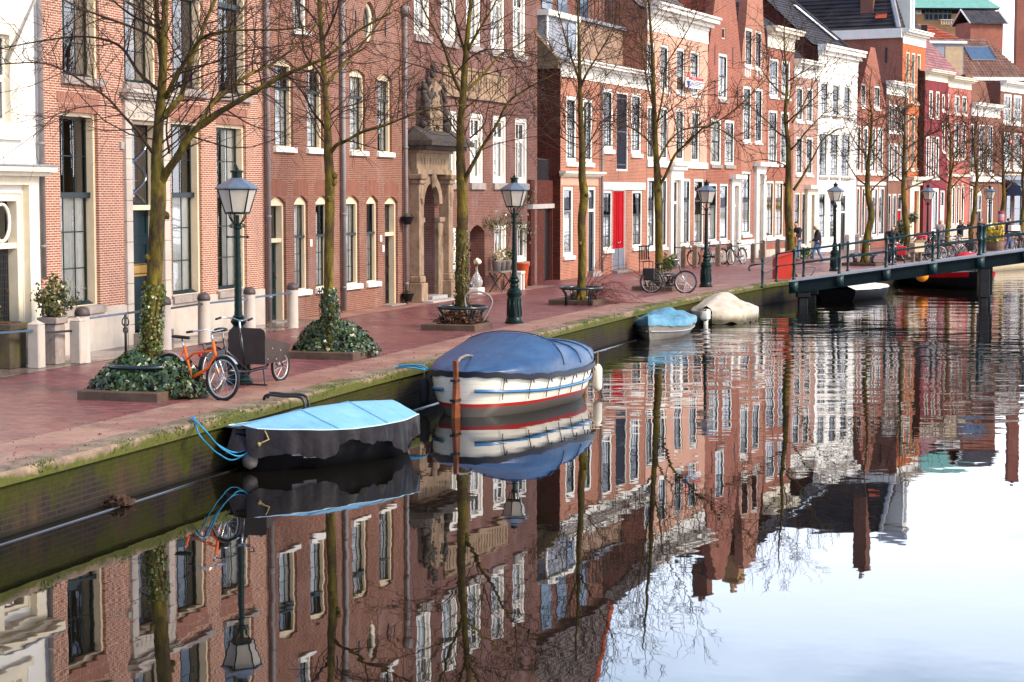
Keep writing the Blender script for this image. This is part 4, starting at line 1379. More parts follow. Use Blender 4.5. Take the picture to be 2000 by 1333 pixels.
h.slope(1.4, za1 + 2.6, 2.5, za1 + 8.0, 'tile_grey', 0.3, W - 0.1, name='top_roof')
b = MB()
b.poly([(W - 0.12, 1.5, za1 + 2.5), (W - 0.12, 2.5, za1 + 7.95), (W - 0.12, 9.0, za1 + 2.5)])
h.add(b, 'gable_end', M['brick_red'])
b = MB()
b.poly([(0.32, 1.5, za1 + 2.5), (0.32, 2.5, za1 + 7.95), (0.32, 9.0, za1 + 2.5)])
h.add(b, 'gable_end', M['brick_red'])
b = MB()
b.tube([(W - 0.08, 1.35, za1 + 2.6), (W - 0.08, 2.5, za1 + 8.1)], 0.12, 6)
h.add(b, 'roof_verge', M['tile_red'])
h.slope(0.32, zc1 + 0.05, 4.6, zc1 + 5.0, 'tile_red', 0.0, dm0 - 0.05, name='side_roof')
b = MB()
b.mesh([(-0.25, 0.0, zc1), (0.12, 0.0, zc1), (0.12, 4.8, zc1 + 5.3), (-0.25, 4.8, zc1 + 5.3), (-0.25, 0.0, zc1 - 0.3), (0.12, 0.0, zc1 - 0.3), (0.12, 4.8, zc1 - 0.3), (-0.25, 4.8, zc1 - 0.3)],
  [(0, 1, 2, 3), (0, 4, 5, 1), (0, 3, 7, 4), (1, 5, 6, 2), (3, 2, 6, 7)])
h.add(b, 'gable_coping', plain('tan_coping', (0.20, 0.14, 0.08), 0.85, 0.35, 3, dirt=(0.08, 0.05, 0.04), dirt_amt=0.8))
H4 = h
# --- house for sale: painted pink above a brick ground floor
h = House('pink_house_for_sale', 'pink rendered house with heavy white cornice and an estate agent board', 1262.5, 1380, 'brick_orange', depth=10)
F5 = S(FAR, fw=0.13, sillsize=(0.12, 0.06, 0.05), rows=(3, 3))
Z0a, Z1a = h.row([(1263.9, 1278.5), (1289.5, 1306), (1321, 1337.5), (1349, 1365.5)], (81, 97), (173, 184), F5, ['half', 'half', 'half', 'half'])
Z0b, Z1b = h.row([(1264.2, 1279), (1288.7, 1304.5), (1320, 1336.3), (1350, 1366)], (205, 214), (312, 317), S(F5, sill=None), ['drape', 'net', 'drape', 'net'])
G5 = S(FARG, rows=(2, 1), cols=2, fw=0.12, split=0.68, sillsize=(0.1, 0.06, 0.05))
h.row([(1264.7, 1280), (1290, 1303.5), (1332.6, 1348.5), (1355.5, 1374)], (348.6, 348), (489, 477), G5, ['half', 'drape', 'half', 'half'])
ds, _ = h.loc(1306, 420)
de, _ = h.loc(1330, 420)
h.door(1311, 1324.5, 352, 486, S(DOORW, cols=1, fw=0.1), leaf='black', trans=0.28, panels=2)
zt_ = h.z(1318, 352)
d0, d1 = h.loc(1311, 420)[0], h.loc(1324.5, 420)[0]
b = MB()
b.box(ds, d0 - 0.003, -0.12, 0.003, 0, zt_)
b.box(d1 + 0.003, de, -0.12, 0.003, 0, zt_)
b.box(ds, de, -0.12, 0.003, zt_ + 0.002, zt_ + 0.42)
b.box(ds - 0.12, de + 0.12, -0.25, 0.004, zt_ + 0.422, zt_ + 0.6)
b.box(ds - 0.2, de + 0.2, -0.36, 0.004, zt_ + 0.602, zt_ + 0.75)
h.add(b, 'door_case', M['white'])
zc0, zc1 = h.z(1300, 68), h.z(1300, 26)
zp0 = Z0b - 0.28
h.band(zp0, Z0b - 0.01, 0.07, 'white', None, None, 'sill_band')
b = MB()                                          # render skin with openings for the windows
zs = sorted({zp0 + 0.29, Z0b, Z1b, Z0a, Z1a, zc0})
for za, zb_ in zip(zs, zs[1:]):
 iv = [(0.01, h.W - 0.01)]
 for q in h.holes:
  if q[2] < zb_ - 1e-4 and q[3] > za + 1e-4:
   nv = []
   for a, c in iv:
    if q[0] > a: nv.append((a, min(c, q[0])))
    if q[1] < c: nv.append((max(a, q[1]), c))
   iv = [t for t in nv if t[1] - t[0] > 1e-3]
 for a, c in iv: b.poly([(a, -0.012, za), (c, -0.012, za), (c, -0.012, zb_), (a, -0.012, zb_)])
h.add(b, 'render', M['render_pink'])
h.finish(zc1 - 0.02)
h.cornice(zc0, zc1 + 0.25, 0.6, 'white', True, 0.15)
h.slope(0.32, zc1 + 0.1, 4.0, zc1 + 3.6, 'tile_grey')
h.slope(8, zc1 + 0.1, 4.0, zc1 + 3.6, 'tile_grey', name='back_roof')
h.gends(zc1, 4.0, zc1 + 3.6, back=8)
h.chimney(h.W * 0.2, 4.0, zc1 + 2.6, zc1 + 4.4)
H5 = h
# estate agent board
sx, sz = h.loc(1326, 148.5)
wbd, hbd = h.loc(1361, 160)[0] - sx, sz - h.z(1326, 170.5)
bp_ = h.P0 + h.d * sx - h.n * 0.30
bd = thing('sale_board', 'red and white Te Koop board fixed below two upper windows', 'sign', (bp_.x, bp_.y, QZ + sz - hbd), math.atan2(h.d.y, h.d.x))
b = MB()
b.box(0, wbd, 0, 0.03, 0, hbd)
b.build('board', M['white'], bd)
b = MB()
b.box(wbd * 0.26, wbd - 0.01, -0.006, -0.002, hbd * 0.72, hbd - 0.01)
b.build('red_panel', plain('sign_red', (0.62, 0.02, 0.02), 0.5, 0.05), bd)
b = MB()
cx, cz, r_ = wbd * 0.15, hbd * 0.72, wbd * 0.11
def half(z_lo, z_hi, mt, nm):
 b = MB()
 pts = []
 for k in range(25):
  a = 2 * math.pi * k / 24
  z = math.sin(a)
  pts.append((cx + r_ * math.cos(a) if z_lo <= z <= z_hi else cx + r_ * math.copysign(math.sqrt(max(0, 1 - (z_lo if z < z_lo else z_hi) ** 2)), math.cos(a)), cz + r_ * max(z_lo, min(z_hi, z))))
 b.poly([(x, -0.004, z) for x, z in pts])
 b.build(nm, mt, bd)
half(0.3, 1, D.materials['sign_red'], 'balloon_top')
blue = plain('sign_blue', (0.01, 0.04, 0.22), 0.5, 0.05)
half(-1, -0.25, blue, 'balloon_base')
b = MB()
b.mesh([(cx - r_ * 0.5, -0.004, cz - r_ * 0.95), (cx + r_ * 0.5, -0.004, cz - r_ * 0.95), (cx + r_ * 0.12, -0.004, cz - r_ * 1.7), (cx - r_ * 0.12, -0.004, cz - r_ * 1.7)], [(0, 1, 2, 3)])
b.build('balloon_basket', blue, bd)
def text(s, size, x, z, m, parent, y=-0.009, ext=0.001, align='LEFT'):
 cu = D.curves.new('lettering', 'FONT')
 cu.body, cu.size, cu.extrude, cu.align_x = s, size, ext, align
 o = D.objects.new('lettering', cu)
 COL.objects.link(o)
 bpy.context.view_layer.update()
 me = D.meshes.new_from_object(o.evaluated_get(bpy.context.evaluated_depsgraph_get()))
 D.objects.remove(o)
 me.transform(Matrix.Translation((x, y, z)) @ Matrix.Rotation(R(90), 4, 'X'))
 me.materials.clear()
 me.materials.append(m)
 q = D.objects.new('lettering', me)
 COL.objects.link(q)
 q.parent = parent
 return q
text('Te Koop', hbd * 0.26, wbd * 0.36, hbd * 0.76, M['white'], bd, -0.009)
b = MB()
for k, (u, v) in enumerate(((0.1, 0.95), (0.1, 0.8), (0.15, 0.9), (0.1, 0.7))):
 z = hbd * (0.55 - 0.14 * k)
 x = wbd * u
 while x < wbd * v:
  l = U(0.05, 0.12)
  b.box(x, min(x + l, wbd * v), -0.003, -0.001, z - 0.018, z + 0.018)
  x += l + 0.03
b.build('small_print', blue, bd)
# --- two narrow gabled houses
def gabled(name, label, pl, pr, bm, zt, zpk, capw=0.9):
 h = House(name, label, pl, pr, bm, depth=9)
 return h
h = House('pointed_gable_house', 'narrow red brick house with a plain pointed gable and one small attic slit', 1380.5, 1446, 'brick_red', depth=9)
F6 = S(FAR, fw=0.13, cols=2, rows=(1, 1), sillsize=(0.16, 0.08, 0.05), sill='sill_stone')
h.row([(1403.5, 1421)], (103.7, 103.7), (193, 193), F6, ['half'])
h.row([(1388.5, 1408.5), (1416, 1434.5)], (232, 233.7), (322, 322), F6, ['net', 'half'])
h.row([(1410.5, 1416.2)], (54, 54), (76, 76), S(F6, fw=0.05, cols=1, split=0, sill=None, lintel=None), [None])
h.row([(1384, 1400.5), (1406, 1422)], (359, 359), (473, 470), S(FARG, fw=0.10, cols=1, rows=(1, 1), split=0.6), ['half', 'net'])
h.door(1430.5, 1439, 363, 488, S(DOORW, cols=1, fw=0.06), leaf='dark_green', trans=0.3, panels=2)
zt_ = h.z(1434, 363)
d0, d1 = h.loc(1430.5, 420)[0], h.loc(1439, 420)[0]
b = MB()
b.box(d0 - 0.35, d0 - 0.003, -0.1, 0.003, 0, zt_)
b.box(d1 + 0.003, d1 + 0.35, -0.1, 0.003, 0, zt_)
b.box(d0 - 0.35, d1 + 0.35, -0.1, 0.003, zt_ + 0.002, zt_ + 0.3)
b.box(d0 - 0.55, d1 + 0.55, -0.34, 0.004, zt_ + 0.302, zt_ + 0.5)
h.add(b, 'door_case', M['white'])
zsh = h.z(1381, 110)
W = h.W
zpk = 13.2
h.finish(zsh, gable=[(0, zsh), (W * 0.22, zsh + 2.9), (W / 2 - 0.45, zpk), (W / 2 + 0.45, zpk), (W * 0.78, zsh + 2.9), (W, zsh)], plinth=0.5, plinth_m='sill_stone')
h.gable_roof(zsh - 0.2, zpk - 1.0, 'tile_red', 0.4)
h.chimney(W / 2, 0.9, zpk - 0.8, zpk + 0.6, 0.8, 0.7, 'brick_umber')
for (x, y) in ((1396, 108), (1431, 112), (1396, 178), (1440, 190)): h.anchor(x, y, 0.9)
H6 = h
h = House('neck_gable_house', 'narrow brick house with an ochre topped gable and four tall white windows', 1446.5, 1495.5, 'brick_orange', depth=9)
h.row([(1455.4, 1470.3), (1475.5, 1488.3)], (54, 58), (128.7, 134), S(F6, cols=3, rows=(3, 3), sill='white', sillsize=(0.1, 0.05, 0.05)), ['half', None])
h.row([(1451.5, 1467.3), (1475, 1489.6)], (168, 170.7), (277, 280), S(F6, cols=3, rows=(3, 3), sill='white', sillsize=(0.1, 0.05, 0.05)), ['half', None])
h.row([(1449.2, 1466)], (335, 335), (459, 459), S(FARG, fw=0.11, cols=2, rows=(3, 2), split=0.55), ['half'])
h.door(1477.5, 1486, 340, 489, S(DOORW, cols=1, fw=0.08), leaf='grey_paint', trans=0.28, panels=2)
zt_ = h.z(1482, 340)
d0, d1 = h.loc(1477.5, 420)[0], h.loc(1486, 420)[0]
b = MB()
b.box(d0 - 0.42, d0 - 0.003, -0.14, 0.003, 0, zt_)
b.box(d1 + 0.003, d1 + 0.42, -0.14, 0.003, 0, zt_)
b.box(d0 - 0.42, d1 + 0.42, -0.14, 0.003, zt_ + 0.002, zt_ + 0.35)
b.box(d0 - 0.62, d1 + 0.62, -0.38, 0.004, zt_ + 0.352, zt_ + 0.56)
h.add(b, 'door_case', M['white'])
W = h.W
zsh = h.z(1447, 128)
zpk = 13.3
h.finish(zsh, gable=[(0, zsh), (0.12, zsh + 0.9), (W * 0.16, zsh + 2.2), (W * 0.24, zpk - 0.1), (W * 0.24 + .01, zpk), (W * 0.76, zpk), (W * 0.76 + .01, zpk - 0.1), (W * 0.84, zsh + 2.2), (W - 0.12, zsh + 0.9), (W, zsh)], plinth=0.9, plinth_m='white')
h.gable_roof(zsh - 0.2, zpk - 1.2, 'tile_brown', 0.4)
h.chimney(W * 0.5, 0.8, zpk - 0.5, zpk + 0.7, 0.9, 0.7, 'ochre_wall')
for x0, y0 in ((1454.5, 146), (1478, 148)):
 b = MB()
 for k in range(4):
  s_, z_ = h.loc(x0 + 3.4 * k, y0 + 0.3 * k + (3 if k % 3 == 0 else 5))
  b.box(s_ - 0.05, s_ + 0.05, -0.03, 0.002, z_, z_ + 0.4)
 h.add(b, 'white_ornament', M['white'])
H7 = h
# --- brick house with cream cornice, ochre blinds
h = House('ochre_blind_house', 'red brick house with white cornice and ochre blinds behind the ground floor windows', 1496, 1548, 'brick_red', depth=9)
F8 = S(FAR, fw=0.11, cols=3, rows=(3, 3), sillsize=(0.12, 0.07, 0.05))
h.row([(1503, 1520.7), (1527, 1543)], (113, 118), (188, 191), S(F8, sm='grey_paint'), ['half', 'half'])
h.row([(1501, 1518.3), (1525, 1541.7)], (215, 218), (320, 323), F8, ['half', 'drape'])
h.row([(1496.4, 1511.3), (1513.8, 1530)], (354, 354), (465, 464), S(FARG, fm='pale_cream', fw=0.11, cols=2, rows=(2, 1)), ['ochre', 'ochre'])
h.door(1533.5, 1543.5, 357, 490, S(DOORW, fm='pale_cream', cols=1, fw=0.08), leaf='black', trans=0.4, panels=1)
zc0, zc1 = h.z(1500, 78), h.z(1500, 55)
h.finish(zc1 - 0.02, plinth=0.35, plinth_m='pale_stone')
h.cornice(zc0 - 0.35, zc1 + 0.1, 0.55, 'pale_cream', True, 0.15)
h.slope(0.32, zc1, 4.5, 13.9, 'tile_black', name='roof')
h.slope(9.0, zc1, 4.5, 13.9, 'tile_black', name='back_roof')
h.gends(zc1, 4.5, 13.85)
H8 = h
h = House('pale_brick_house', 'pinkish brick house with low white cornice, between the ochre blinds and the white house', 1548.5, 1595, 'brick_pink', depth=9)
h.row([(1555, 1568.7), (1575.5, 1588)], (168, 173), (236, 239), F8, ['half', 'half'])
h.row([(1555, 1568.2), (1574.5, 1587.7)], (266.5, 268), (340, 343), F8, ['half', 'half'])
h.row([(1552, 1562.5), (1566, 1573.8)], (376.5, 376.5), (482, 480), S(FARG, fm='pale_cream', fw=0.09, cols=2), ['half', 'net'])
h.door(1580.5, 1586.5, 381, 492, S(DOORW, fm='pale_cream', cols=1, fw=0.05), leaf='grey_paint', trans=0.35, panels=2)
zt_ = h.z(1583, 381)
d0, d1 = h.loc(1580.5, 420)[0], h.loc(1586.5, 420)[0]
b = MB()
b.box(d0 - 0.6, d0 - 0.003, -0.12, 0.003, 0, zt_)
b.box(d1 + 0.003, d1 + 0.6, -0.12, 0.003, 0, zt_)
b.box(d0 - 0.6, d1 + 0.6, -0.12, 0.003, zt_ + 0.002, zt_ + 0.3)
b.box(d0 - 0.8, d1 + 0.8, -0.36, 0.004, zt_ + 0.302, zt_ + 0.5)
h.add(b, 'door_case', M['pale_cream'])
zc0, zc1 = h.z(1550, 150), h.z(1550, 119)
h.finish(zc1 - 0.02, plinth=0.35, plinth_m='pale_stone')
h.cornice(zc0, zc1 + 0.1, 0.45, 'white', True, 0.1)
h.slope(0.32, zc1, 5.6, 14.6, 'tile_black')
h.slope(9.0, zc1, 5.6, 14.6, 'tile_black', name='back_roof')
h.gends(zc1, 5.6, 14.55)
H9 = h
# --- white house
h = House('white_house', 'bright white house with nine dark windows and a black hipped roof', 1595.5, 1672, 'stucco_white', depth=9)
F10 = S(FAR, fw=0.10, cols=3, rows=(3, 3), sillsize=(0.12, 0.07, 0.05), sill='sill_stone', rec=0.05)
h.row([(1604, 1618), (1627, 1640.3), (1649, 1661.5)], (159, 168), (222, 232.4), F10, ['half', None, 'half'])
h.row([(1600, 1616.5), (1622, 1637.8), (1643, 1660.5)], (256, 262.6), (344, 349), F10, ['drape', 'half', 'drape'])
h.row([(1599.6, 1612.5), (1621, 1632)], (376, 376), (468, 467), S(F10, sill='white', rows=(3, 2), cols=2), ['half', 'half'])
h.door(1641.5, 1653, 379, 490, S(DOORW, cols=2, fw=0.1), leaf='black', trans=0.3, panels=2)
zc0, zc1 = h.z(1598, 112), h.z(1598, 90)
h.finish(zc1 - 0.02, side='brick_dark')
h.cornice(zc0 - 0.7, zc1 + 0.1, 0.5, 'stucco_white', True, 0.12)
h.slope(0.32, zc1 + 0.1, 5.0, 15.1, 'tile_black', hipr=2.8)
h.slope(9.0, zc1 + 0.1, 5.0, 15.1, 'tile_black', hipr=2.8, name='back_roof')
b = MB()
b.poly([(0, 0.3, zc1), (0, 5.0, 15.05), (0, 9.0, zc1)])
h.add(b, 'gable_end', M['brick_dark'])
W = h.W
b = MB()
b.mesh([(W, 0.3, zc1 + .1), (W, 9, zc1 + .1), (W - 2.8, 5, 15.1)], [(0, 1, 2)])
h.add(b, 'roof_hip', M['tile_black'])
b = MB()
b.tube([(W, 0.32, zc1 + 0.16), (W - 2.8, 5.0, 15.2)], 0.12, 6)
h.add(b, 'hip_ridge', M['tile_black'])
b = MB()
for sgn in (0,):
 def rp(u, v): return (W - 2.8 * v - 0.55 - 0.5 * u, 0.32 + 4.68 * v - 0.09, zc1 + 0.1 + (15.0 - zc1) * v + 0.09)
 b.poly([rp(0, 0.12), rp(1, 0.12), rp(1, 0.55), rp(0, 0.55)])
h.add(b, 'skylight', plain('bright_skylight', (0.75, 0.8, 0.85), 0.1, 0.05, spec=0.8))
H10 = h
# --- red brick house with slanting gable
h = House('slanting_gable_house', 'red brick house with slanting gable, just right of the white house', 1672.5, 1728, 'brick_red', depth=9)
h.row([(1682, 1691.5), (1708, 1719)], (162, 168), (209, 211), S(F8, sill='white', cols=2, rows=(1, 1)), ['net', 'half'])
h.row([(1674, 1682), (1686, 1695.5), (1700, 1711), (1714, 1725.5)], (245, 249), (337, 340), S(F8, fw=0.16, cols=2, rows=(1, 1)), ['net', 'net', 'net', 'net'])
h.row([(1673, 1679.5), (1683, 1690), (1703, 1714.5), (1716, 1728)], (366, 364), (466, 461), S(FARG, fw=0.14, cols=1, rows=(1, 1)), ['drape', 'net', 'drape', 'drape'])
h.door(1692.5, 1701, 368, 487, S(DOORW, cols=1, fw=0.08), leaf='grey_paint', trans=0.3, panels=2)
W = h.W
zsh, zpk = h.z(1673, 200), h.z(1700, 92)
h.finish(zsh, gable=[(0, zsh), (W * 0.5 - 0.4, zpk), (W * 0.5 + 0.4, zpk), (W, zsh)])
h.gable_roof(zsh - 0.2, zpk - 0.5, 'tile_red', 0.4)
h.band(h.z(1674, 362), h.z(1674, 355), 0.08, 'white')
H11 = h
# --- low brown house in front of the tall one
h = House('low_cornice_house', 'low brown brick house with white cornice, in front of the tall orange house', 1728.5, 1771, 'brick_brown', depth=7)
F13 = S(FAR, fw=0.10, cols=2, rows=(2, 2), sillsize=(0.1, 0.06, 0.04))
h.row([(1734.7, 1743), (1746.5, 1754), (1758.5, 1766.5)], (202, 207), (258, 260), F13, ['half', 'half', 'half'])
h.row([(1733, 1743), (1745.5, 1753.5), (1757.5, 1766)], (280, 281), (350, 350), S(F13, fw=0.14), ['net', 'drape', 'net'])
h.row([(1735, 1740.3), (1743, 1750.8)], (379, 379), (462, 460), S(F13, rows=(2, 1), cols=1), ['half', 'net'])
h.door(1753.5, 1761.3, 379, 479, S(DOORW, cols=1, fw=0.06), leaf='door_red', trans=0.3, panels=2)
zc0, zc1 = h.z(1730, 184), h.z(1730, 161)
h.finish(zc1 - 0.02)
h.cornice(zc0, zc1 + 0.1, 0.45, 'white', True, 0.1)
h.flat_top(zc1)
h.pipe(1730.5, 0, 0.3, zc0, 0.05, 'zinc')
H13 = h
# --- tall orange house with mansard roof
h = House('tall_mansard_house', 'tall orange brick house with mansard roof, dormer and white arched doorway', 1759, 1803, 'brick_bright', off=0.35, depth=13)
zc0, zc1 = h.z(1760, 84), h.z(1760, 58)
T12 = S(FAR, fw=0.10, fm='pale_cream', cols=1, rows=(4, 4), split=0.5, sm='black', sillsize=(0.1, 0.05, 0.03), gd=0.2)
h.row([(1770, 1776.5), (1780.5, 1787.5), (1791.5, 1798.5)], (98, 108), (198, 205), T12, [None, None, None])
h.row([(1768.5, 1775.5), (1779.5, 1787), (1791, 1798.5)], (222, 230), (330, 334), T12, [None, 'half', None])
W = h.W
ds, de = h.loc(1773, 420)[0], h.loc(1800.5, 420)[0]
zt_ = h.z(1788, 362)
o0, o1 = ds + (de - ds) * 0.28, ds + (de - ds) * 0.62
h.opening(o0, o1, 0.1, zt_ - 0.35, (o1 - o0) / 2)
b = MB()
b.box(o0, o1, 0.22, 0.28, 0.1, zt_ - 0.35)
pc = h.add(b, 'door', M['pale_cream'])
b = MB()
b.box(ds, o0 - 0.003, -0.14, 0.003, 0, zt_ - 0.36)
b.box(o1 + 0.003, de, -0.14, 0.003, 0, zt_ - 0.36)
b.box(ds, de, -0.14, 0.003, zt_ - 0.358, zt_)
b.box(ds - 0.15, de + 0.15, -0.3, 0.004, zt_ + 0.002, zt_ + 0.3)
b.box(ds - 0.3, de + 0.3, -0.45, 0.004, zt_ + 0.302, zt_ + 0.5)
b.box(o1 + 0.25, o1 + 0.75, -0.16, -0.141, 0.9, zt_ - 0.8)
h.add(b, 'door_case', M['pale_cream'])
h.finish(zc1 - 0.02, side='brick_red')
h.cornice(zc0, zc1 + 0.1, 0.5, 'white', True, 0.2)
b = MB()
b.box(-0.28, 0.06, 0.01, 13.0, zc1 - 0.45, zc1 + 0.1)
h.add(b, 'side_cornice', M['white'])
zm = zc1 + 3.6
h.slope(0.3, zc1 + 0.1, 1.5, zm, 'tile_black', hipl=1.2, hipr=1.2)
L = 13.0
b = MB()
n = 15
for k in range(n):
 u, v = k / n, (k + 1) / n
 xa, xb = -0.15 + 1.2 * u, -0.15 + 1.2 * v
 za, zb_ = zc1 + 0.1 + (zm - zc1 - 0.1) * u, zc1 + 0.1 + (zm - zc1 - 0.1) * v
 b.poly([(xa - 0.05, L, za + 0.03), (xa - 0.05, 0.3 + 1.2 * u, za + 0.03), (xb, 0.3 + 1.2 * v, zb_), (xb, L, zb_)])
 b.poly([(xa, L, za), (xa, 0.3 + 1.2 * u, za), (xa - 0.05, 0.3 + 1.2 * u, za + 0.03), (xa - 0.05, L, za + 0.03)])
 b.poly([(W - xa, 0.3 + 1.2 * u, za), (W - xa, L, za), (W - xb, L, zb_), (W - xb, 0.3 + 1.2 * v, zb_)])
b.poly([(1.0, 1.5, zm), (W - 1.0, 1.5, zm), (W - 1.0, L, zm), (1.0, L, zm)])
h.add(b, 'mansard_side', M['tile_black'])
b = MB()
b.tube([(-0.1, 0.25, zc1 + 0.15), (1.1, 1.45, zm + 0.05)], 0.16, 6)
h.add(b, 'lead_ridge', M['lead'])
b = MB()
b.mesh([(0.12, 1.2, zc1 + 0.68), (0.12, 1.8, zc1 + 0.68), (0.23, 1.8, zc1 + 1.0), (0.23, 1.2, zc1 + 1.0)], [(0, 1, 2, 3)])
b.mesh([(-0.08, 1.0, zc1 + 0.74), (-0.08, 1.7, zc1 + 0.74), (0.05, 1.7, zc1 + 1.02), (0.05, 1.0, zc1 + 1.02)], [(0, 1, 2, 3)])
h.add(b, 'new_tiles', M['tile_red'])
# dormer on the front, chimney on the side
x0, x1 = W * 0.34, W * 0.53
b = MB()
b.box(x0, x1, 0.05, 1.6, zc1 + 0.1, zm - 0.4)
d_ = h.add(b, 'dormer', M['white'])
b = MB()
b.prism([(x0 - 0.2, zm - 0.398), (x1 + 0.2, zm - 0.398), ((x0 + x1) / 2, zm + 0.35)], -0.05, 1.7)
b.build('dormer_roof', M['lead'], d_)
b = MB()
b.box(x0 + 0.22, x1 - 0.22, 0.03, 0.048, zc1 + 0.5, zm - 0.7)
b.build('dormer_pane', M['rail_blue'], d_)
h.chimney(0.55, 2.3, zc1 + 0.9, zc1 + 5.6, 0.8, 0.8, 'brick_umber')
for y in (1.0, 2.9):
 b = MB()
 b.box(-0.05, 0, y - 0.05, y + 0.05, zc1 - 1.9, zc1 - 1.0)
 h.add(b, 'wall_anchor', M['iron'])
b = MB()
b.box(-0.35, 0.0, 5.3, 6.5, 0, zc1 - 0.5)  # projecting strip of darker brick on the side wall
h.add(b, 'dark_wall_strip', M['brick_dark'])
H12 = h
# --- burgundy and pink rendered houses
h = House('burgundy_house', 'burgundy rendered house with small cream windows and white doors', 1803.5, 1848, 'burgundy', depth=8)
F14 = S(FAR, fw=0.13, fm='pale_cream', cols=1, rows=(1, 1), sillsize=(0.1, 0.05, 0.04))
h.row([(1815, 1822.3), (1828, 1835.6)], (176, 179), (229, 231), F14, [None, None])
h.row([(1840.5, 1846)], (184, 184), (217, 217), F14, [None])
h.row([(1809, 1815.5), (1818, 1825), (1827.5, 1834.5)], (265, 268), (348, 350), S(F14, fm='white', rows=(2, 2)), ['net', 'net', 'net'])
h.row([(1840.5, 1846)], (238, 238), (297, 297), F14, [None])
h.row([(1820, 1833)], (368, 368), (455, 455), S(FARG, fw=0.2, cols=3, rows=(1, 1), split=0), ['net'])
h.door(1836.5, 1845, 372, 466, S(DOORW, cols=1, fw=0.12), leaf='white', trans=0.3, panels=2)
zc0, zc1 = h.z(1805, 156), h.z(1805, 138)
h.finish(zc1 - 0.02, side='brick_dark')
h.cornice(zc0, zc1 + 0.1, 0.5, 'pale_cream', True, 0.1)
h.slope(0.32, zc1, 4.0, zc1 + 4.2, 'tile_pink')
h.slope(8, zc1, 4.0, zc1 + 4.2, 'tile_pink', name='back_roof')
h.gends(zc1, 4.0, zc1 + 4.15, 'brick_dark')
H14 = h
h = House('pink_red_house', 'pink-red rendered house with cream windows and three narrow arched lights', 1848.5, 1893, 'pink_red', depth=8)
h.row([(1850, 1854.5), (1864.8, 1874.5), (1879.5, 1888.7)], (185, 186), (220, 225), F14, [None, None, None])
h.row([(1850, 1854.5), (1863.7, 1873.7), (1878, 1886.8)], (238, 239), (308, 315), S(F14, rows=(2, 1)), [None, 'half', None])
h.row([(1859, 1866), (1868, 1874), (1877, 1883.3)], (358, 358), (440, 440), S(F14, arch=0.25, rows=(1, 1), ftop=0.3), ['net', 'net', 'net'])
zc0, zc1 = h.z(1850, 170), h.z(1850, 152)
b = MB()
zz = h.z(1850, 345)
h.finish(zc1 - 0.02, plinth=1.0, plinth_m='pale_stone')
h.cornice(zc0, zc1 + 0.1, 0.5, 'pale_cream', True, 0.1)
h.band(zz, zz + 0.14, 0.1, 'pale_cream')
h.slope(0.32, zc1, 4.0, zc1 + 4.4, 'tile_pink', hipr=2.0)
h.slope(8, zc1, 4.0, zc1 + 4.4, 'tile_pink', hipr=2.0, name='back_roof')
H14b = h
h = House('brown_stepped_house', 'brown brick house with two white bands and an arched doorway', 1893.5, 1950, 'brick_umber', depth=8)
h.row([(1895.5, 1902), (1912, 1922.5), (1928.6, 1939)], (241.5, 245), (337, 341), S(FAR, fw=0.09, cols=2, rows=(3, 3)), ['half', 'half', 'half'])
h.row([(1894.5, 1900)], (364.5, 364.5), (441, 441), S(FARG, fw=0.12, cols=1), ['net'])
h.row([(1929, 1939.5)], (366, 366), (440, 440), S(FARG, fw=0.14, cols=1), ['half'])
h.door(1908.5, 1917.5, 370, 466, S(DOORW, cols=1, fw=0.08, arch=0.35, ftop=0.4), leaf='black', trans=0.35, panels=2)
zc0, zc1 = h.z(1896, 226), h.z(1896, 203)
h.finish(zc1 - 0.02)
h.cornice(zc0, zc1 + 0.1, 0.45, 'white', True, 0.1)
h.band(h.z(1896, 355), h.z(1896, 345), 0.2, 'white')
W = h.W
b = MB()
b.prism([(0.3, zc1), (W - 0.3, zc1), (W - 1.0, zc1 + 0.9), (W - 1.6, zc1 + 1.6), (0.3, zc1 + 1.9)], 0.5, 3.0)
h.add(b, 'stepped_attic', M['brick_umber'])
h.slope(0.9, zc1 + 0.6, 3.4, zc1 + 2.6, 'tile_red', W * 0.55, W - 0.05)
H15 = h
h = House('awning_shop_house', 'brick corner shop house with a dark blue awning and red and white sign', 1950.5, 2032, 'brick_umber', depth=9)
h.row([(1960.6, 1976), (1980, 1995.5), (2002, 2016)], (184, 187), (240, 245), S(FAR, fw=0.16, cols=2, rows=(2, 1), sm='white'), [None, None, None])
h.row([(1960.6, 1974), (1980, 1996), (2002, 2018)], (259, 261), (330, 333), S(FARG, fw=0.12, cols=1), ['net', 'ochre', None])
h.row([(1966, 1977), (1981, 1996), (2002, 2020)], (376, 376), (440, 440), S(FARG, fm='grey_paint', fw=0.10, cols=1, split=0, sm='grey_paint'), [None, None, None])
zc0, zc1 = h.z(1953, 178), h.z(1953, 160)
h.finish(zc1 - 0.02)
h.cornice(zc0, zc1 + 0.1, 0.5, 'white', True, 0.15)
zz = h.z(1960, 352)
h.band(zz, zz + 0.32, 0.15, 'grey_paint')
h.band(zz + 0.322, zz + 0.42, 0.22, 'pale_cream')
h.flat_top(zc1)
H16 = h
s0, s1 = h.loc(1963, 365)[0], h.loc(1997, 365)[0]
za_, zb_ = h.z(1965, 383), h.z(1965, 353)
ap = h.P0 + h.d * s0 - h.n * 0.16
aw = thing('awning', 'dark blue rounded awning over the corner shop window', 'awning', (ap.x, ap.y, QZ + za_), math.atan2(h.d.y, h.d.x))
b = MB()
hh, ww = zb_ - za_, s1 - s0
def awf(u, v):
 a = v * math.pi / 2
 return (ww * u, -1.05 * math.cos(a), hh * math.sin(a))
b.grid(awf, 9, 9)
for x in (0, ww):
 b.poly([(x, 0, 0)] + [(x, -1.05 * math.cos(k * math.pi / 16), hh * math.sin(k * math.pi / 16)) for k in range(9)])
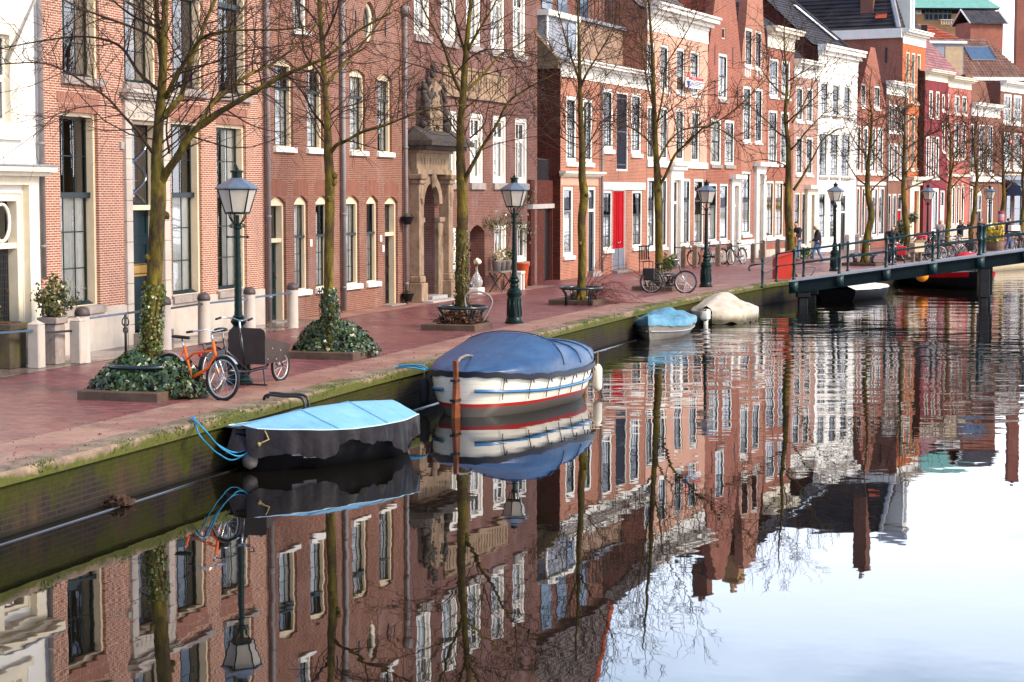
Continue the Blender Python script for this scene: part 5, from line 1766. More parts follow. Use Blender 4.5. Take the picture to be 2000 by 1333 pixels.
am = plain('blue_grey_canvas', (0.045, 0.065, 0.12), 0.4, 0.2)
b.build('canvas', am, aw)
b = MB()
b.grid(lambda u, v: (ww * u, -1.055, -0.2 * v), 8, 2)
b.build('valance', am, aw)
def round_sign(px, py, r, m1, m2, label, H, txt=None):
 s_, z_ = H.loc(px, py)
 p = H.P0 + H.d * s_ - H.n * 0.35
 t = thing('wall_sign', label, 'sign', (p.x, p.y, QZ + z_), math.atan2(H.d.y, H.d.x))
 b = MB()
 b.mesh([(r * math.cos(k * math.pi / 12), y, r * 0.95 * math.sin(k * math.pi / 12)) for y in (0, 0.06) for k in range(24)],
   [tuple(range(24)), tuple(range(47, 23, -1))] + [(k, (k + 1) % 24, (k + 1) % 24 + 24, k + 24) for k in range(24)])
 b.build('disc', m1, t)
 b = MB()
 b.box(-r * 0.8, r * 0.8, -0.008, -0.002, -r * 0.3, r * 0.3)
 b.build('bar', m2, t)
 b = MB()
 b.box(-0.02, 0.02, 0.061, 0.34, -0.03, 0.03)
 b.build('bracket', M['iron'], t)
sr = D.materials['sign_red']
round_sign(1990.5, 273, 0.42, sr, M['white'], 'large red disc sign with white bar on the corner shop front', H16)
round_sign(1964.5, 277, 0.22, sr, M['white'], 'small red disc sign at the left edge of the corner shop front', H16)
round_sign(1915.5, 294.5, 0.19, plain('sign_green', (0.01, 0.25, 0.09), 0.5, 0.05), M['white'], 'small green sign on the brown house', H15)
# --- buildings behind the row
def backblock(name, label, pl, pr, Y, z0, z1, m, depth=10, rz=0.35):
 a, c = AT(pl, 200, Y), AT(pr, 200, Y)
 t = thing(name, label, 'building', (a.x, a.y, QZ), rz)
 return t, (c.x - a.x) / math.cos(rz) * 1.0, lambda px, py, yy=Y: AT(px, py, yy).z - QZ
t, w, zf = backblock('skylight_roof_house', 'house behind the row with a broad brown tiled roof, skylight and grey flat dormer', 1836, 2040, 142, 0, 0, '', rz=0.15)
ze, zr_ = zf(1900, 150), zf(1900, 65)
b = MB()
b.box(0, w, 0.3, 9, 0, ze)
b.build('wall', M['brick_brown'], t)
b = MB()
n = 15
for k in range(n):
 u, v = k / n, (k + 1) / n
 x0, x1, X0, X1 = -0.3 - 1.2 * u, w * 0.9 - 1.6 * u, -0.3 - 1.2 * v, w * 0.9 - 1.6 * v
 A, Bq = (0.3 + 4.5 * u - 0.05, ze + (zr_ - ze) * u + 0.06), (0.3 + 4.5 * v, ze + (zr_ - ze) * v)
 b.poly([(x0, *A), (x1, *A), (X1, *Bq), (X0, *Bq)])
 b.poly([(x0, A[0], A[1] - 0.08), (x1, A[0], A[1] - 0.08), (x1, *A), (x0, *A)])
b.poly([(w * 0.9 - 0.0, 0.3, ze), (w * 0.9, 9, ze), (w * 0.9 - 1.6, 4.8, zr_)])
b.poly([(-1.5, 4.8, zr_), (w * 0.9 - 1.6, 4.8, zr_), (w * 0.9, 9, ze), (-0.3, 9, ze)])
b.build('roof', M['tile_brown'], t)
b = MB()
b.box(-0.4, w * 0.9 + 0.1, 0.0, 0.35, ze - 0.25, ze + 0.0)
b.build('gutter', M['white'], t)
def onroof(u, v, o=0.1): return (u, 0.3 + 4.5 * v - 0.7 * o, ze + (zr_ - ze) * v + 0.7 * o)
b = MB()
sx = w * 0.42
b.poly([onroof(sx, 0.42), onroof(sx + 1.9, 0.42), onroof(sx + 1.9, 0.76), onroof(sx, 0.76)])
b.build('skylight', M['rail_blue'], t)
sk = b.build
b = MB()
b.tube([onroof(sx, 0.42), onroof(sx + 1.9, 0.42), onroof(sx + 1.9, 0.76), onroof(sx, 0.76)], 0.07, 4, close=True)
b.build('skylight_frame', M['grey_paint'], t)
zd = zf(1850, 86)
b = MB()
b.box(-1.0, 1.6, -0.3, 4.0, ze - 0.2, zd)
d_ = b.build('dormer', M['lead'], t)
b = MB()
b.box(0.2, 1.5, -0.34, -0.302, ze - 0.1, zd - 0.2)
b.build('dormer_boards', plain('tan_boards', (0.42, 0.3, 0.18), 0.7, 0.2), d_)
b = MB()
b.box(-1.1, 1.8, -0.5, 4.1, zd + 0.002, zd + 0.18)
b.build('dormer_fascia', M['white'], d_)
# red tiled roof
t, w, zf = backblock('red_roof_house', 'house behind the row with a bright red tiled roof', 1785, 1885, 152, 0, 0, '', rz=0.1)
ze, zr_ = zf(1800, 78), zf(1800, 39)
b = MB()
b.box(0, w, 0.3, 8, 0, ze)
b.build('wall', M['brick_brown'], t)
b = MB()
for k in range(10):
 u, v = k / 10, (k + 1) / 10
 b.poly([(-0.2, 0.2 + 3.8 * u, ze + (zr_ - ze) * u + 0.05), (w - 1.8 * u, 0.2 + 3.8 * u, ze + (zr_ - ze) * u + 0.05), (w - 1.8 * v, 0.2 + 3.8 * v, ze + (zr_ - ze) * v), (-0.2, 0.2 + 3.8 * v, ze + (zr_ - ze) * v)])
b.poly([(w, 0.2, ze), (w, 8, ze), (w - 1.8, 4, zr_)])
b.build('roof', M['tile_red'], t)
b = MB()
b.box(w * 0.2, w * 0.2 + 0.5, 1.0, 1.5, ze, zr_ - 0.3)
b.build('chimney', M['black'], t)
# green copper roofed block
t, w, zf = backblock('copper_roof_building', 'ochre brick building with pale green copper roof, far behind the houses', 1760, 1937, 185, 0, 0, '', rz=0.05)
z1, zeave, zsill = zf(1850, 26), zf(1850, 20), zf(1850, 58)
b = MB()
b.box(0, w, 0.3, 14, 0, z1)
b.build('wall', M['ochre_wall'], t)
b = MB()
b.box(-0.6, w + 0.4, -0.8, 14, zeave, zeave + 0.12)
b.build('eave', M['black'], t)
b = MB()
b.mesh([(-0.8, -1.0, zeave + 0.122), (w + 0.6, -1.0, zeave + 0.122), (w - 1.0, 3.0, zeave + 2.2), (0.8, 3.0, zeave + 2.2), (-0.8, 14, zeave + 0.122), (w + 0.6, 14, zeave + 0.122)],
  [(0, 1, 2, 3), (1, 5, 2), (4, 0, 3), (4, 3, 2, 5)])
b.build('roof', M['copper'], t)
for (pl, pr) in ((1806, 1821), (1823, 1840), (1842, 1858), (1884, 1902)):
 x0, x1 = AT(pl, 40, 185).x - AT(1760, 40, 185).x, AT(pr, 40, 185).x - AT(1760, 40, 185).x
 za, zb_ = zf(1850, 39), zf(1850, 14)
 b = MB()
 b.box(x0, x1, 0.2, 0.298, za, zb_)
 f = b.build('window', M['grey_paint'], t)
 b = MB()
 for p in range(2):
  for q in range(2):
   b.box(x0 + 0.06 + (x1 - x0) / 2 * p, x0 + (x1 - x0) / 2 * (p + 1) - 0.04, 0.17, 0.198, za + 0.06 + (zb_ - za) / 2 * q, za + (zb_ - za) / 2 * (q + 1) - 0.05)
 b.build('pane', M['blue_green'], f)
b = MB()
for k in range(26):
 x = w * 0.42 + k * 0.16
 b.box(x, x + 0.05, -0.4, -0.36, zf(1850, 49), zf(1850, 40))
b.box(w * 0.4, w * 0.9, -0.5, -0.3, zf(1850, 40), zf(1850, 39))
b.build('balustrade', M['pale_cream'], t)
sgx = AT(1787, 20, 185).x - AT(1760, 20, 185).x
b = MB()
b.box(sgx, sgx + 0.55, 0.1, 0.29, zf(1790, 28), zf(1790, 14))
sg = b.build('sign', M['white'], t)
text('ND', 0.33, sgx + 0.05, zf(1790, 25), M['black'], t, 0.09)
# brick roof cabin
t, w, zf = backblock('brick_roof_cabin', 'small red brick roof house with dark tiled gable roof and white verge boards', 1893, 1975, 158, 0, 0, '', rz=0.25)
ze, zr_ = zf(1930, 43), zf(1930, 20)
wl_, dl_ = 2.9, 2.6
b = MB()
b.box(0, wl_, 0, dl_, 0, ze)
b.mesh([(wl_, 0, ze), (wl_, dl_, ze), (wl_, dl_ / 2, zr_)], [(0, 1, 2)])
b.build('wall', M['brick_red'], t)
b = MB()
b.poly([(-0.2, -0.35, ze - 0.15), (wl_ + 0.25, -0.35, ze - 0.15), (wl_ + 0.25, dl_ / 2, zr_ + 0.1), (-0.2, dl_ / 2, zr_ + 0.1)])
b.poly([(-0.2, dl_ + 0.35, ze - 0.15), (-0.2, dl_ / 2, zr_ + 0.1), (wl_ + 0.25, dl_ / 2, zr_ + 0.1), (wl_ + 0.25, dl_ + 0.35, ze - 0.15)])
b.build('roof', M['tile_black'], t)
b = MB()
for x in (-0.22, wl_ + 0.27):
 b.tube([(x, -0.35, ze - 0.12), (x, dl_ / 2, zr_ + 0.14), (x, dl_ + 0.35, ze - 0.12)], 0.09, 4)
b.build('verge_board', M['white'], t)
b = MB()
b.lathe([(0.22, 0), (0.22, 0.06)], 12)
o = b.build('round_vent', M['black'], t)
o.location = (wl_ + 0.0, dl_ / 2, ze + 0.1)
o.rotation_euler = (0, R(90), 0)
p = AT(1986, 30, 172)
ch = thing('tall_chimney', 'tall red brick chimney at the top right corner', 'chimney', (p.x, p.y, QZ))
b = MB()
zch = AT(1986, -22, 172).z - QZ
b.box(0, 0.95, 0, 0.9, 0, zch)
b.build('stack', M['brick_red'], ch)
b = MB()
b.box(-0.08, 1.03, -0.08, 0.98, zch, zch + 0.2)
b.lathe([(0.18, 0), (0.14, 0.5)], 8, (0.47, 0.45, zch + 0.2))
b.build('pot', M['brick_dark'], ch)
# ------------------------------------------------------------------ street lamps
def sheen_pane():
 t = NT('lantern_glass')
 tr = t.N('ShaderNodeBsdfTransparent')
 tr.inputs['Color'].default_value = (0.9, 0.87, 0.82, 1)
 mx = t.N('ShaderNodeMixShader')
 t.b.inputs['Base Color'].default_value = (0.62, 0.56, 0.48, 1)  # beige reflection in the panes put into their colour
 t.b.inputs['Roughness'].default_value = 0.12
 mx.inputs['Fac'].default_value = 0.62
 t.L(tr.outputs['BSDF'], mx.inputs[1])
 t.L(t.b.outputs['BSDF'], mx.inputs[2])
 t.L(mx.outputs['Shader'], t.out.inputs['Surface'])
 return t.m
M['sheen_pane'] = sheen_pane()
M['lamp_green'] = plain('lamp_post_green', (0.002, 0.014, 0.012), 0.33, 0.5, 6, spec=0.22, bump=0.25, bscale=25)
M['lamp_grey'] = plain('lantern_roof_grey', (0.10, 0.13, 0.18), 0.3, 0.3, 6, spec=0.6)
def make_lamp(label, p, group='old street lamps along the quay'):
 t = thing('street_lamp', label, 'street lamp', p, 0.25, group)
 b = MB()
 b.lathe([(0.225, 0), (0.225, 0.05), (0.205, 0.07), (0.20, 0.11), (0.182, 0.14), (0.178, 0.16), (0.168, 0.40), (0.160, 0.66), (0.172, 0.675), (0.172, 0.70), (0.182, 0.72),
    (0.182, 0.76), (0.166, 0.78), (0.166, 0.82), (0.13, 0.86), (0.10, 0.885), (0.10, 0.90), (0.118, 0.93), (0.10, 0.965), (0.085, 0.985), (0.12, 1.03), (0.128, 1.06), (0.115, 1.09), (0.085, 1.105), (0.098, 1.13), (0.07, 1.17)], 20)
 base = b.build('lamp_base', M['lamp_green'], t)
 smooth_angle(base, 35)
 b = MB()
 for k in range(10):
  a = 2 * math.pi * k / 10
  c, s_ = math.cos(a), math.sin(a)
  b.tube([(0.176 * c, 0.176 * s_, 0.17), (0.164 * c, 0.164 * s_, 0.62)], 0.016, 5)
 b.build('fluting', M['lamp_green'], base, True)
 b = MB()
 pr = []
 for k in range(31):
  u = k / 30
  pr.append((0.066 - 0.018 * u + 0.003 * math.sin(k * 2.1), 1.165 + 1.29 * u))
 b.lathe(pr + [(0.062, 2.46), (0.062, 2.49), (0.045, 2.51), (0.045, 2.60), (0.075, 2.62), (0.075, 2.65), (0.05, 2.68), (0.032, 2.70), (0.032, 2.84)], 14)
 b.tube([(-0.16, 0, 2.475), (0.16, 0, 2.475)], 0.014, 6)
 b.blob((-0.165, 0, 2.475), (0.025, 0.025, 0.025), 8, 6)
 b.blob((0.165, 0, 2.475), (0.025, 0.025, 0.025), 8, 6)
 smooth_angle(b.build('shaft', M['lamp_green'], t), 35)
 b = MB()
 for k in range(4):
  a = math.pi / 4 + k * math.pi / 2
  c, s_ = math.cos(a), math.sin(a)
  P = [(0.05, 2.66), (0.075, 2.70), (0.12, 2.74), (0.16, 2.80), (0.18, 2.87)]
  b.tube([(r * c, r * s_, z) for r, z in P], 0.011, 5)
  P = [(0.05, 2.70), (0.13, 2.69), (0.16, 2.66), (0.15, 2.63), (0.125, 2.64), (0.13, 2.665)]
  b.tube([(r * c, r * s_, z) for r, z in P], 0.008, 5)
 b.build('scroll_bracket', M['lamp_green'], t, True)
 lt = D.objects.new('lantern', None)
 n = 6
 zb, zt, rb, rt = 2.88, 3.27, 0.195, 0.315
 fr = MB()
 def hx(r, z, k): return (r * math.cos(2 * math.pi * k / n), r * math.sin(2 * math.pi * k / n), z)
 for k in range(n):
  fr.tube([hx(rb, zb, k), hx(rt, zt, k)], 0.013, 5)
  fr.tube([hx(rb, zb, k), hx(rb, zb, k + 1)], 0.016, 5)
  fr.tube([hx(rt, zt, k), hx(rt, zt, k + 1)], 0.014, 5)
 D.objects.remove(lt)
 lt = fr.build('lantern', M['lamp_green'], t, True)
 b = MB()
 b.lathe([(0.20, 2.855), (0.20, 2.87)], 6)
 b.lathe([(0.03, 2.87), (0.03, 2.95)], 8)
 b.build('lantern_floor', M['lamp_green'], lt)
 b = MB()
 for k in range(n):
  b.poly([hx(rb, zb, k), hx(rb, zb, k + 1), hx(rt, zt, k + 1), hx(rt, zt, k)])
 b.build('lantern_pane', M['sheen_pane'], lt)
 b = MB()
 b.blob((0, 0, 3.02), (0.04, 0.04, 0.06), 10, 8)
 b.build('bulb', M['white'], lt, True)
 b = MB()
 b.lathe([(0.355, 3.275), (0.36, 3.295), (0.23, 3.385), (0.10, 3.455), (0.10, 3.46)], 6)
 b.build('lantern_roof', M['lamp_grey'], lt)
 b = MB()
 b.lathe([(0.085, 3.455), (0.085, 3.55), (0.11, 3.555), (0.11, 3.58), (0.03, 3.60), (0.03, 3.63), (0.012, 3.64), (0.008, 3.68)], 12)
 b.build('lantern_chimney', M['lamp_green'], lt)
 return t
lamp0 = make_lamp('green street lamp nearest the camera, beside the box bicycle', G(467, 750))
KS = 0.965
lamp0.scale = (1, 1, KS)
lamp_spots = [(G(1004.5, 632), 'green street lamp just beyond the white boat, second nearest'),
    (G(1378.6, 561), 'green street lamp in front of the pink house for sale, left of the bridge'),
    (G(1630, 530), 'green street lamp in front of the white house'),
    (Vector((19.75, 92.6, QZ)), 'green street lamp in front of the white arched doorway'),
    (Vector((26.1, 106.6, QZ)), 'farthest green street lamp, in front of the brown house with white bands')]
for k, (p, lb) in enumerate(lamp_spots):
 o = copy_tree(lamp0)
 o.location = p
 o['label'] = lb
 o.rotation_euler.z = 0.25 + k * 0.4
# ------------------------------------------------------------------ trees
def bark():
 t = NT('mossy_bark')
 f = t.noise(6.0, 8, 0.75, scl=(1, 1, 0.3))
 c = t.mix(t.ramp(f, [(0.40, 0), (0.62, 1)]), (0.034, 0.022, 0.008), (0.180, 0.135, 0.016))
 g = t.ramp(t.noise(1.6, 6, 0.7, scl=(1, 1, 0.6)), [(0.47, 0), (0.62, 0.9)])
 c = t.mix(g, c, (0.040, 0.026, 0.016))
 t.bump(t.noise(28, 5, 0.7, scl=(1, 1, 0.4)), 0.6, 0.012)
 return t.fin(c, 0.9, 0, 0.2)
def twigm():
 t = NT('twig_bark')
 c = t.mix(t.ramp(t.noise(0.9, 4), [(0.35, 0), (0.7, 1)]), (0.030, 0.011, 0.008), (0.050, 0.026, 0.010))
 return t.fin(c, 0.8, 0, 0.3)
M['bark'], M['twig'] = bark(), twigm()
UPV = Vector((0, 0, 1))
def wander(rg, p, d, L, n, jit, up):
 path = [p.copy()]
 d = d.normalized()
 for k in range(n):
  d = (d + Vector((rg.gauss(0, jit), rg.gauss(0, jit), rg.gauss(0, jit))) + UPV * up).normalized()
  p = p + d * (L / n)
  path.append(p.copy())
 return path
def at_path(path, t):
 k = min(int(t * (len(path) - 1)), len(path) - 2)
 u = t * (len(path) - 1) - k
 return path[k].lerp(path[k + 1], u), (path[k + 1] - path[k]).normalized()
def smooth_path(P, n=4):
 out = []
 for i in range(len(P) - 1):
  p0, p1, p2, p3 = P[max(i - 1, 0)], P[i], P[i + 1], P[min(i + 2, len(P) - 1)]
  for k in range(n):
   t = k / n
   out.append(0.5 * ((2 * p1) + (p2 - p0) * t + (2 * p0 - 5 * p1 + 4 * p2 - p3) * t * t + (3 * p1 - p0 - 3 * p2 + p3) * t ** 3))
 return out + [P[-1]]
def twigs(rg, b, path, r0, r1, per_m, scale, rmin, t0=0.2):
 L = sum((path[i + 1] - path[i]).length for i in range(len(path) - 1))
 n = max(2, int(L * per_m))
 for k in range(n):
  t = t0 + (1 - t0) * (k + rg.random()) / n
  p, d = at_path(path, min(t, 0.999))
  side = Vector((rg.gauss(0, 1), rg.gauss(0, 1), rg.gauss(0.1, 0.8)))
  side = (side - d * side.dot(d)).normalized()
  dd = (d * rg.uniform(0.3, 1.0) + side).normalized()
  l = scale * (rg.uniform(0.5, 1.3) if rg.random() < 0.75 else rg.uniform(1.3, 2.2)) * (1.15 - 0.45 * t)
  rr = max(rmin * 1.5, min(0.45 * (r0 + (r1 - r0) * t), 0.013))
  q = wander(rg, p, dd, l, 5, 0.13, 0.05)
  b.tube(q, [rr * (1 - 0.6 * i / 5) if i < 5 else rmin * 0.7 for i in range(6)], 4, cap=False)
  for m in range(rg.randint(4, 8)):
   tt = rg.uniform(0.15, 1)
   p2, d2 = at_path(q, min(tt, 0.999))
   s2 = Vector((rg.gauss(0, 1), rg.gauss(0, 1), rg.gauss(0, 1)))
   s2 = (s2 - d2 * s2.dot(d2)).normalized()
   q2 = wander(rg, p2, (d2 * 0.8 + s2 * 0.9).normalized(), l * rg.uniform(0.25, 0.6), 4, 0.14, 0.03)
   b.tube(q2, [rmin, rmin, rmin * 0.9, rmin * 0.75, rmin * 0.5], 3, cap=False)
   if rg.random() < 0.5:
    p3, d3 = at_path(q2, 0.5)
    s3 = Vector((rg.gauss(0, 1), rg.gauss(0, 1), rg.gauss(0, 1)))
    q3 = wander(rg, p3, (d3 + s3 * 0.7).normalized(), l * rg.uniform(0.12, 0.3), 3, 0.1, 0.02)
    b.tube(q3, [rmin * 0.8, rmin * 0.7, rmin * 0.6, rmin * 0.4], 3, cap=False)
def tree(label, base, trunk, rads, limbs, seed, per_m=3.0, scale=1.1, rmin=0.0045, lean_z=None):
 rg = random.Random(seed)
 t = thing('lime_tree', label, 'tree', base, 0, 'bare trees along the quay')
 off = Vector(base)
 tp = smooth_path([p - off for p in trunk], 5)
 K = len(tp) - 1
 rr = []
 for i in range(K + 1):
  u = i / K * (len(rads) - 1)
  k = min(int(u), len(rads) - 2)
  r = rads[k] + (rads[k + 1] - rads[k]) * (u - k)
  rr.append(r * (1 + 0.10 * noise.noise(Vector((i * 0.7, seed, 0)))))
 b = MB()
 b.tube(tp, rr, 12)
 for k in range(7):                                # root flare
  a = 2 * math.pi * k / 7 + seed
  r0 = rads[0]
  b.tube([Vector((math.cos(a) * r0 * 0.4, math.sin(a) * r0 * 0.4, 0.35)), Vector((math.cos(a) * r0 * 0.95, math.sin(a) * r0 * 0.95, 0.12)), Vector((math.cos(a) * r0 * 1.7, math.sin(a) * r0 * 1.7, -0.05))], [r0 * 0.3, r0 * 0.33, r0 * 0.18], 6)
 for k in range(4):                                # knots
  p, d = at_path(tp, rg.uniform(0.1, 0.5))
  a = rg.uniform(0, 6.28)
  b.blob(p + Vector((math.cos(a), math.sin(a), 0)) * rads[0] * 0.85, (0.05, 0.05, 0.06), 8, 6, 0.5)
 tw = MB()
 for (path, r0, r1) in limbs:
  P = smooth_path([p - off for p in path], 4)
  n = len(P)
  (b if r0 > 0.033 else tw).tube(P, [max(0.006, r0 + (r1 - r0) * (i / (n - 1)) ** 0.8) for i in range(n)], 7)
  twigs(rg, tw, P, r0, r1, per_m, scale, rmin)
 up0 = 0.45
 twigs(rg, tw, tp[int(K * up0):], rads[-2], rads[-1], per_m * 1.2, scale * 1.3, rmin, 0.1)
 b.build('trunk', M['bark'], t, True)
 tw.build('crown', M['twig'], t, True)
 return t
def PX(pts, Y, dy=0.0):
 n = len(pts)
 return [AT(x, y, Y + dy * i / max(1, n - 1)) for i, (x, y) in enumerate(pts)]
def kerb(p, sz, label, rz=0.31, hgt=0.14):
 t = thing('planter_kerb', label, 'planter', (p.x, p.y, QZ), -rz, 'stone kerbs round the trees')
 b = MB()
 w = 0.16
 b.bbox(-sz / 2, sz / 2, -sz / 2, -sz / 2 + w, -0.02, hgt, 0.015)
 b.bbox(-sz / 2, sz / 2, sz / 2 - w, sz / 2, -0.02, hgt, 0.015)
 b.bbox(-sz / 2, -sz / 2 + w, -sz / 2 + w + 0.004, sz / 2 - w - 0.004, -0.02, hgt - 0.004, 0.015)
 b.bbox(sz / 2 - w, sz / 2, -sz / 2 + w + 0.004, sz / 2 - w - 0.004, -0.02, hgt - 0.004, 0.015)
 b.build('kerb_stones', M['kerb'], t)
 b = MB()
 b.grid(lambda u, v: ((u - .5) * (sz - 0.3), (v - .5) * (sz - 0.3), hgt - 0.05 + 0.05 * noise.noise(Vector((u * 5, v * 5, sz)))), 10, 10)
 b.build('soil', M['soil'], t, True)
 return t
M['kerb'] = plain('kerb_stone', (0.095, 0.060, 0.042), 0.85, 0.4, 4, dirt=(0.04, 0.05, 0.01), dirt_amt=0.6, bump=0.4)
M['soil'] = plain('soil', (0.06, 0.032, 0.02), 0.95, 0.5, 9, bump=0.6)
T1, T2, T3, T4, T5 = G(288, 772), G(645, 700), G(903, 640), G(1135, 596), G(1287, 566)
y = T1.y
tree('nearest lime tree, ivy up its trunk, inside a teal ring by the orange bicycle', T1,
  [T1, *PX([(293, 690), (298, 600), (303, 520), (306, 450), (309, 400), (309, 345), (306, 300), (312, 220), (318, 140), (321, 60), (324, -40), (326, -160), (330, -330)], y)],
  [0.16, 0.125, 0.12, 0.118, 0.118, 0.12, 0.115, 0.085, 0.075, 0.065, 0.055, 0.045, 0.035, 0.02],
  [(PX([(312, 362), (326, 336), (345, 309), (375, 261), (414, 228), (450, 207), (495, 180), (549, 150), (600, 128), (640, 110), (700, 60), (765, 25)], y, -1.0), 0.075, 0.014),
  (PX([(380, 258), (420, 198), (480, 150), (525, 129), (590, 80), (640, 20)], y - .2, 0.9), 0.04, 0.01),
  (PX([(318, 230), (340, 205), (354, 186), (369, 129), (390, 78), (402, 39), (420, 0), (432, -80)], y, 0.7), 0.055, 0.02),
  (PX([(325, 190), (339, 159), (375, 99), (399, 72), (450, 60), (549, 58), (610, 50)], y, -1.4), 0.042, 0.009),
  (PX([(299, 300), (288, 285), (270, 258), (240, 225), (210, 192), (174, 168), (120, 135), (75, 123), (-5, 126)], y, -1.2), 0.030, 0.009),
  (PX([(240, 225), (215, 208), (156, 210), (117, 222), (80, 235)], y - .5, -.5), 0.014, 0.006),
  (PX([(306, 174), (270, 141), (240, 96), (205, 78), (150, 72), (60, 84), (-20, 100)], y, 1.2), 0.032, 0.008),
  (PX([(310, 84), (288, 66), (252, 51), (186, 27), (144, 12), (100, -20)], y, -1.0), 0.03, 0.009),
  (PX([(313, 55), (279, 42), (240, 18), (200, -20)], y, 0.8), 0.028, 0.01),
  (PX([(331, 300), (325, 255), (331, 215), (352, 160)], y, 0.4), 0.02, 0.008),
  (PX([(317, 130), (309, 60), (304, -30), (296, -160)], y, 0.3), 0.05, 0.02)], 3, 5.2, 1.0, 0.0045)
y = T2.y
tree('second lime tree, growing out of a large ivy mound behind the white boat', T2,
  [T2, *PX([(644, 640), (642, 560), (643, 470), (644, 400), (644, 345), (641, 300), (639, 230), (634, 165), (630, 90), (624, 10), (620, -90), (616, -200)], y)],
  [0.13, 0.10, 0.092, 0.09, 0.092, 0.095, 0.085, 0.06, 0.055, 0.05, 0.042, 0.03, 0.018],
  [(PX([(645, 300), (658, 283), (675, 276), (708, 258), (750, 246), (795, 228), (855, 210), (930, 205)], y, -0.9), 0.045, 0.009),
  (PX([(640, 262), (628, 240), (609, 216), (594, 186), (570, 156), (519, 129), (470, 118)], y, 0.8), 0.03, 0.008),
  (PX([(634, 165), (624, 144), (594, 102), (591, 60), (582, 24), (576, -40)], y, -0.6), 0.032, 0.012),
  (PX([(638, 170), (650, 148), (672, 126), (702, 93), (735, 51), (768, 0), (790, -50)], y, 0.9), 0.035, 0.01),
  (PX([(640, 235), (655, 215), (690, 205), (740, 190), (800, 192)], y, 1.2), 0.018, 0.006),
  (PX([(631, 80), (650, 40), (662, 0), (670, -80)], y, -.7), 0.03, 0.01),
  (PX([(628, 60), (600, 20), (560, -10), (530, -30)], y, .6), 0.025, 0.008)], 5, 5.2, 1.0, 0.005)
y = T3.y
tree('third lime tree, ringed by a teal guard, in front of the stone portal', T3,
  [T3, *PX([(902, 580), (901, 500), (903, 440), (903, 390), (901, 345), (899, 300), (900, 240), (904, 190), (909, 120), (914, 60), (920, 0), (926, -100)], y)],
  [0.17, 0.14, 0.135, 0.13, 0.125, 0.12, 0.10, 0.085, 0.08, 0.07, 0.055, 0.04, 0.02],
  [(PX([(905, 362), (915, 337), (930, 309), (942, 287), (969, 246), (992, 201), (1024, 177), (1053, 160), (1100, 138)], y, -0.9), 0.06, 0.012),
  (PX([(905, 180), (915, 173), (946, 144), (975, 109), (995, 98), (1030, 75), (1060, 40)], y, 1.0), 0.045, 0.01),
  (PX([(901, 180), (889, 158), (877, 123), (866, 90), (850, 60), (826, 15), (815, -40)], y, -0.5), 0.05, 0.014),
  (PX([(884, 152), (858, 142), (819, 129), (780, 119), (730, 105)], y - .2, -.8), 0.024, 0.007),
  (PX([(889, 146), (916, 115), (946, 98), (975, 97), (1000, 99), (1053, 110), (1090, 135)], y - .4, -.9), 0.022, 0.007),
  (PX([(899, 270), (880, 240), (858, 215), (800, 210), (760, 235)], y, -1.0), 0.024, 0.008),
  (PX([(918, 270), (945, 245), (952, 215), (962, 190), (1000, 150)], y, .6), 0.022, 0.007),
  (PX([(912, 100), (935, 60), (965, 10), (985, -40)], y, -.7), 0.04, 0.01),
  (PX([(910, 110), (895, 60), (880, 0), (870, -60)], y, .5), 0.04, 0.012)], 8, 5.4, 1.1, 0.006)
y = T4.y
tree('fourth lime tree, slim, with a bare reddish bramble at its foot', T4,
  [T4, *PX([(1136, 550), (1137, 490), (1136, 430), (1141, 385), (1137, 345), (1137, 300), (1135, 250), (1133, 190), (1132, 130), (1130, 60), (1128, -20)], y)],
  [0.15, 0.115, 0.11, 0.11, 0.12, 0.105, 0.09, 0.08, 0.065, 0.05, 0.035, 0.015],
  [(PX([(1140, 295), (1150, 281), (1161, 262), (1177, 236), (1214, 218), (1250, 205)], y, 1.0), 0.03, 0.008),
  (PX([(1134, 255), (1120, 235), (1098, 212), (1062, 195), (1040, 200)], y, -1.2), 0.025, 0.007),
  (PX([(1133, 165), (1122, 130), (1108, 90), (1095, 40), (1080, -10)], y, .6), 0.04, 0.01),
  (PX([(1134, 170), (1148, 140), (1170, 105), (1195, 60), (1215, 10)], y, -.8), 0.04, 0.01),
  (PX([(1136, 270), (1110, 265), (1080, 240), (1050, 250)], y, .7), 0.02, 0.006),
  (PX([(1136, 215), (1160, 190), (1190, 180), (1230, 160)], y, .9), 0.022, 0.006)], 13, 5.6, 1.25, 0.007)
y = T5.y
tree('fifth lime tree, forked low, with the black bicycle against its guard', T5,
  [T5, *PX([(1287, 520), (1287, 450), (1285, 390), (1284, 345), (1281, 300), (1279, 250), (1277, 190), (1275, 120), (1271, 60), (1267, 0), (1262, -60)], y)],
  [0.16, 0.125, 0.12, 0.12, 0.12, 0.09, 0.08, 0.07, 0.055, 0.045, 0.035, 0.018],
  [(PX([(1287, 362), (1299, 345), (1319, 302), (1345, 278), (1371, 252), (1384, 247), (1424, 223), (1463, 189), (1500, 150)], y, -1.2), 0.06, 0.011),
  (PX([(1283, 325), (1287, 312), (1306, 278), (1332, 255), (1371, 249), (1403, 252), (1432, 268), (1460, 300)], y, 1.0), 0.045, 0.008),
  (PX([(1282, 297), (1261, 270), (1230, 249), (1187, 236), (1150, 240)], y, -1.0), 0.04, 0.008),
  (PX([(1279, 262), (1295, 184), (1300, 131), (1332, 79), (1356, 34), (1365, 0)], y, .8), 0.04, 0.010),
  (PX([(1278, 215), (1265, 170), (1257, 110), (1253, 60), (1245, 10)], y, -.7), 0.035, 0.010),
  (PX([(1280, 240), (1310, 215), (1345, 190), (1380, 185)], y, -1.4), 0.025, 0.007)], 17, 5.4, 1.25, 0.008)
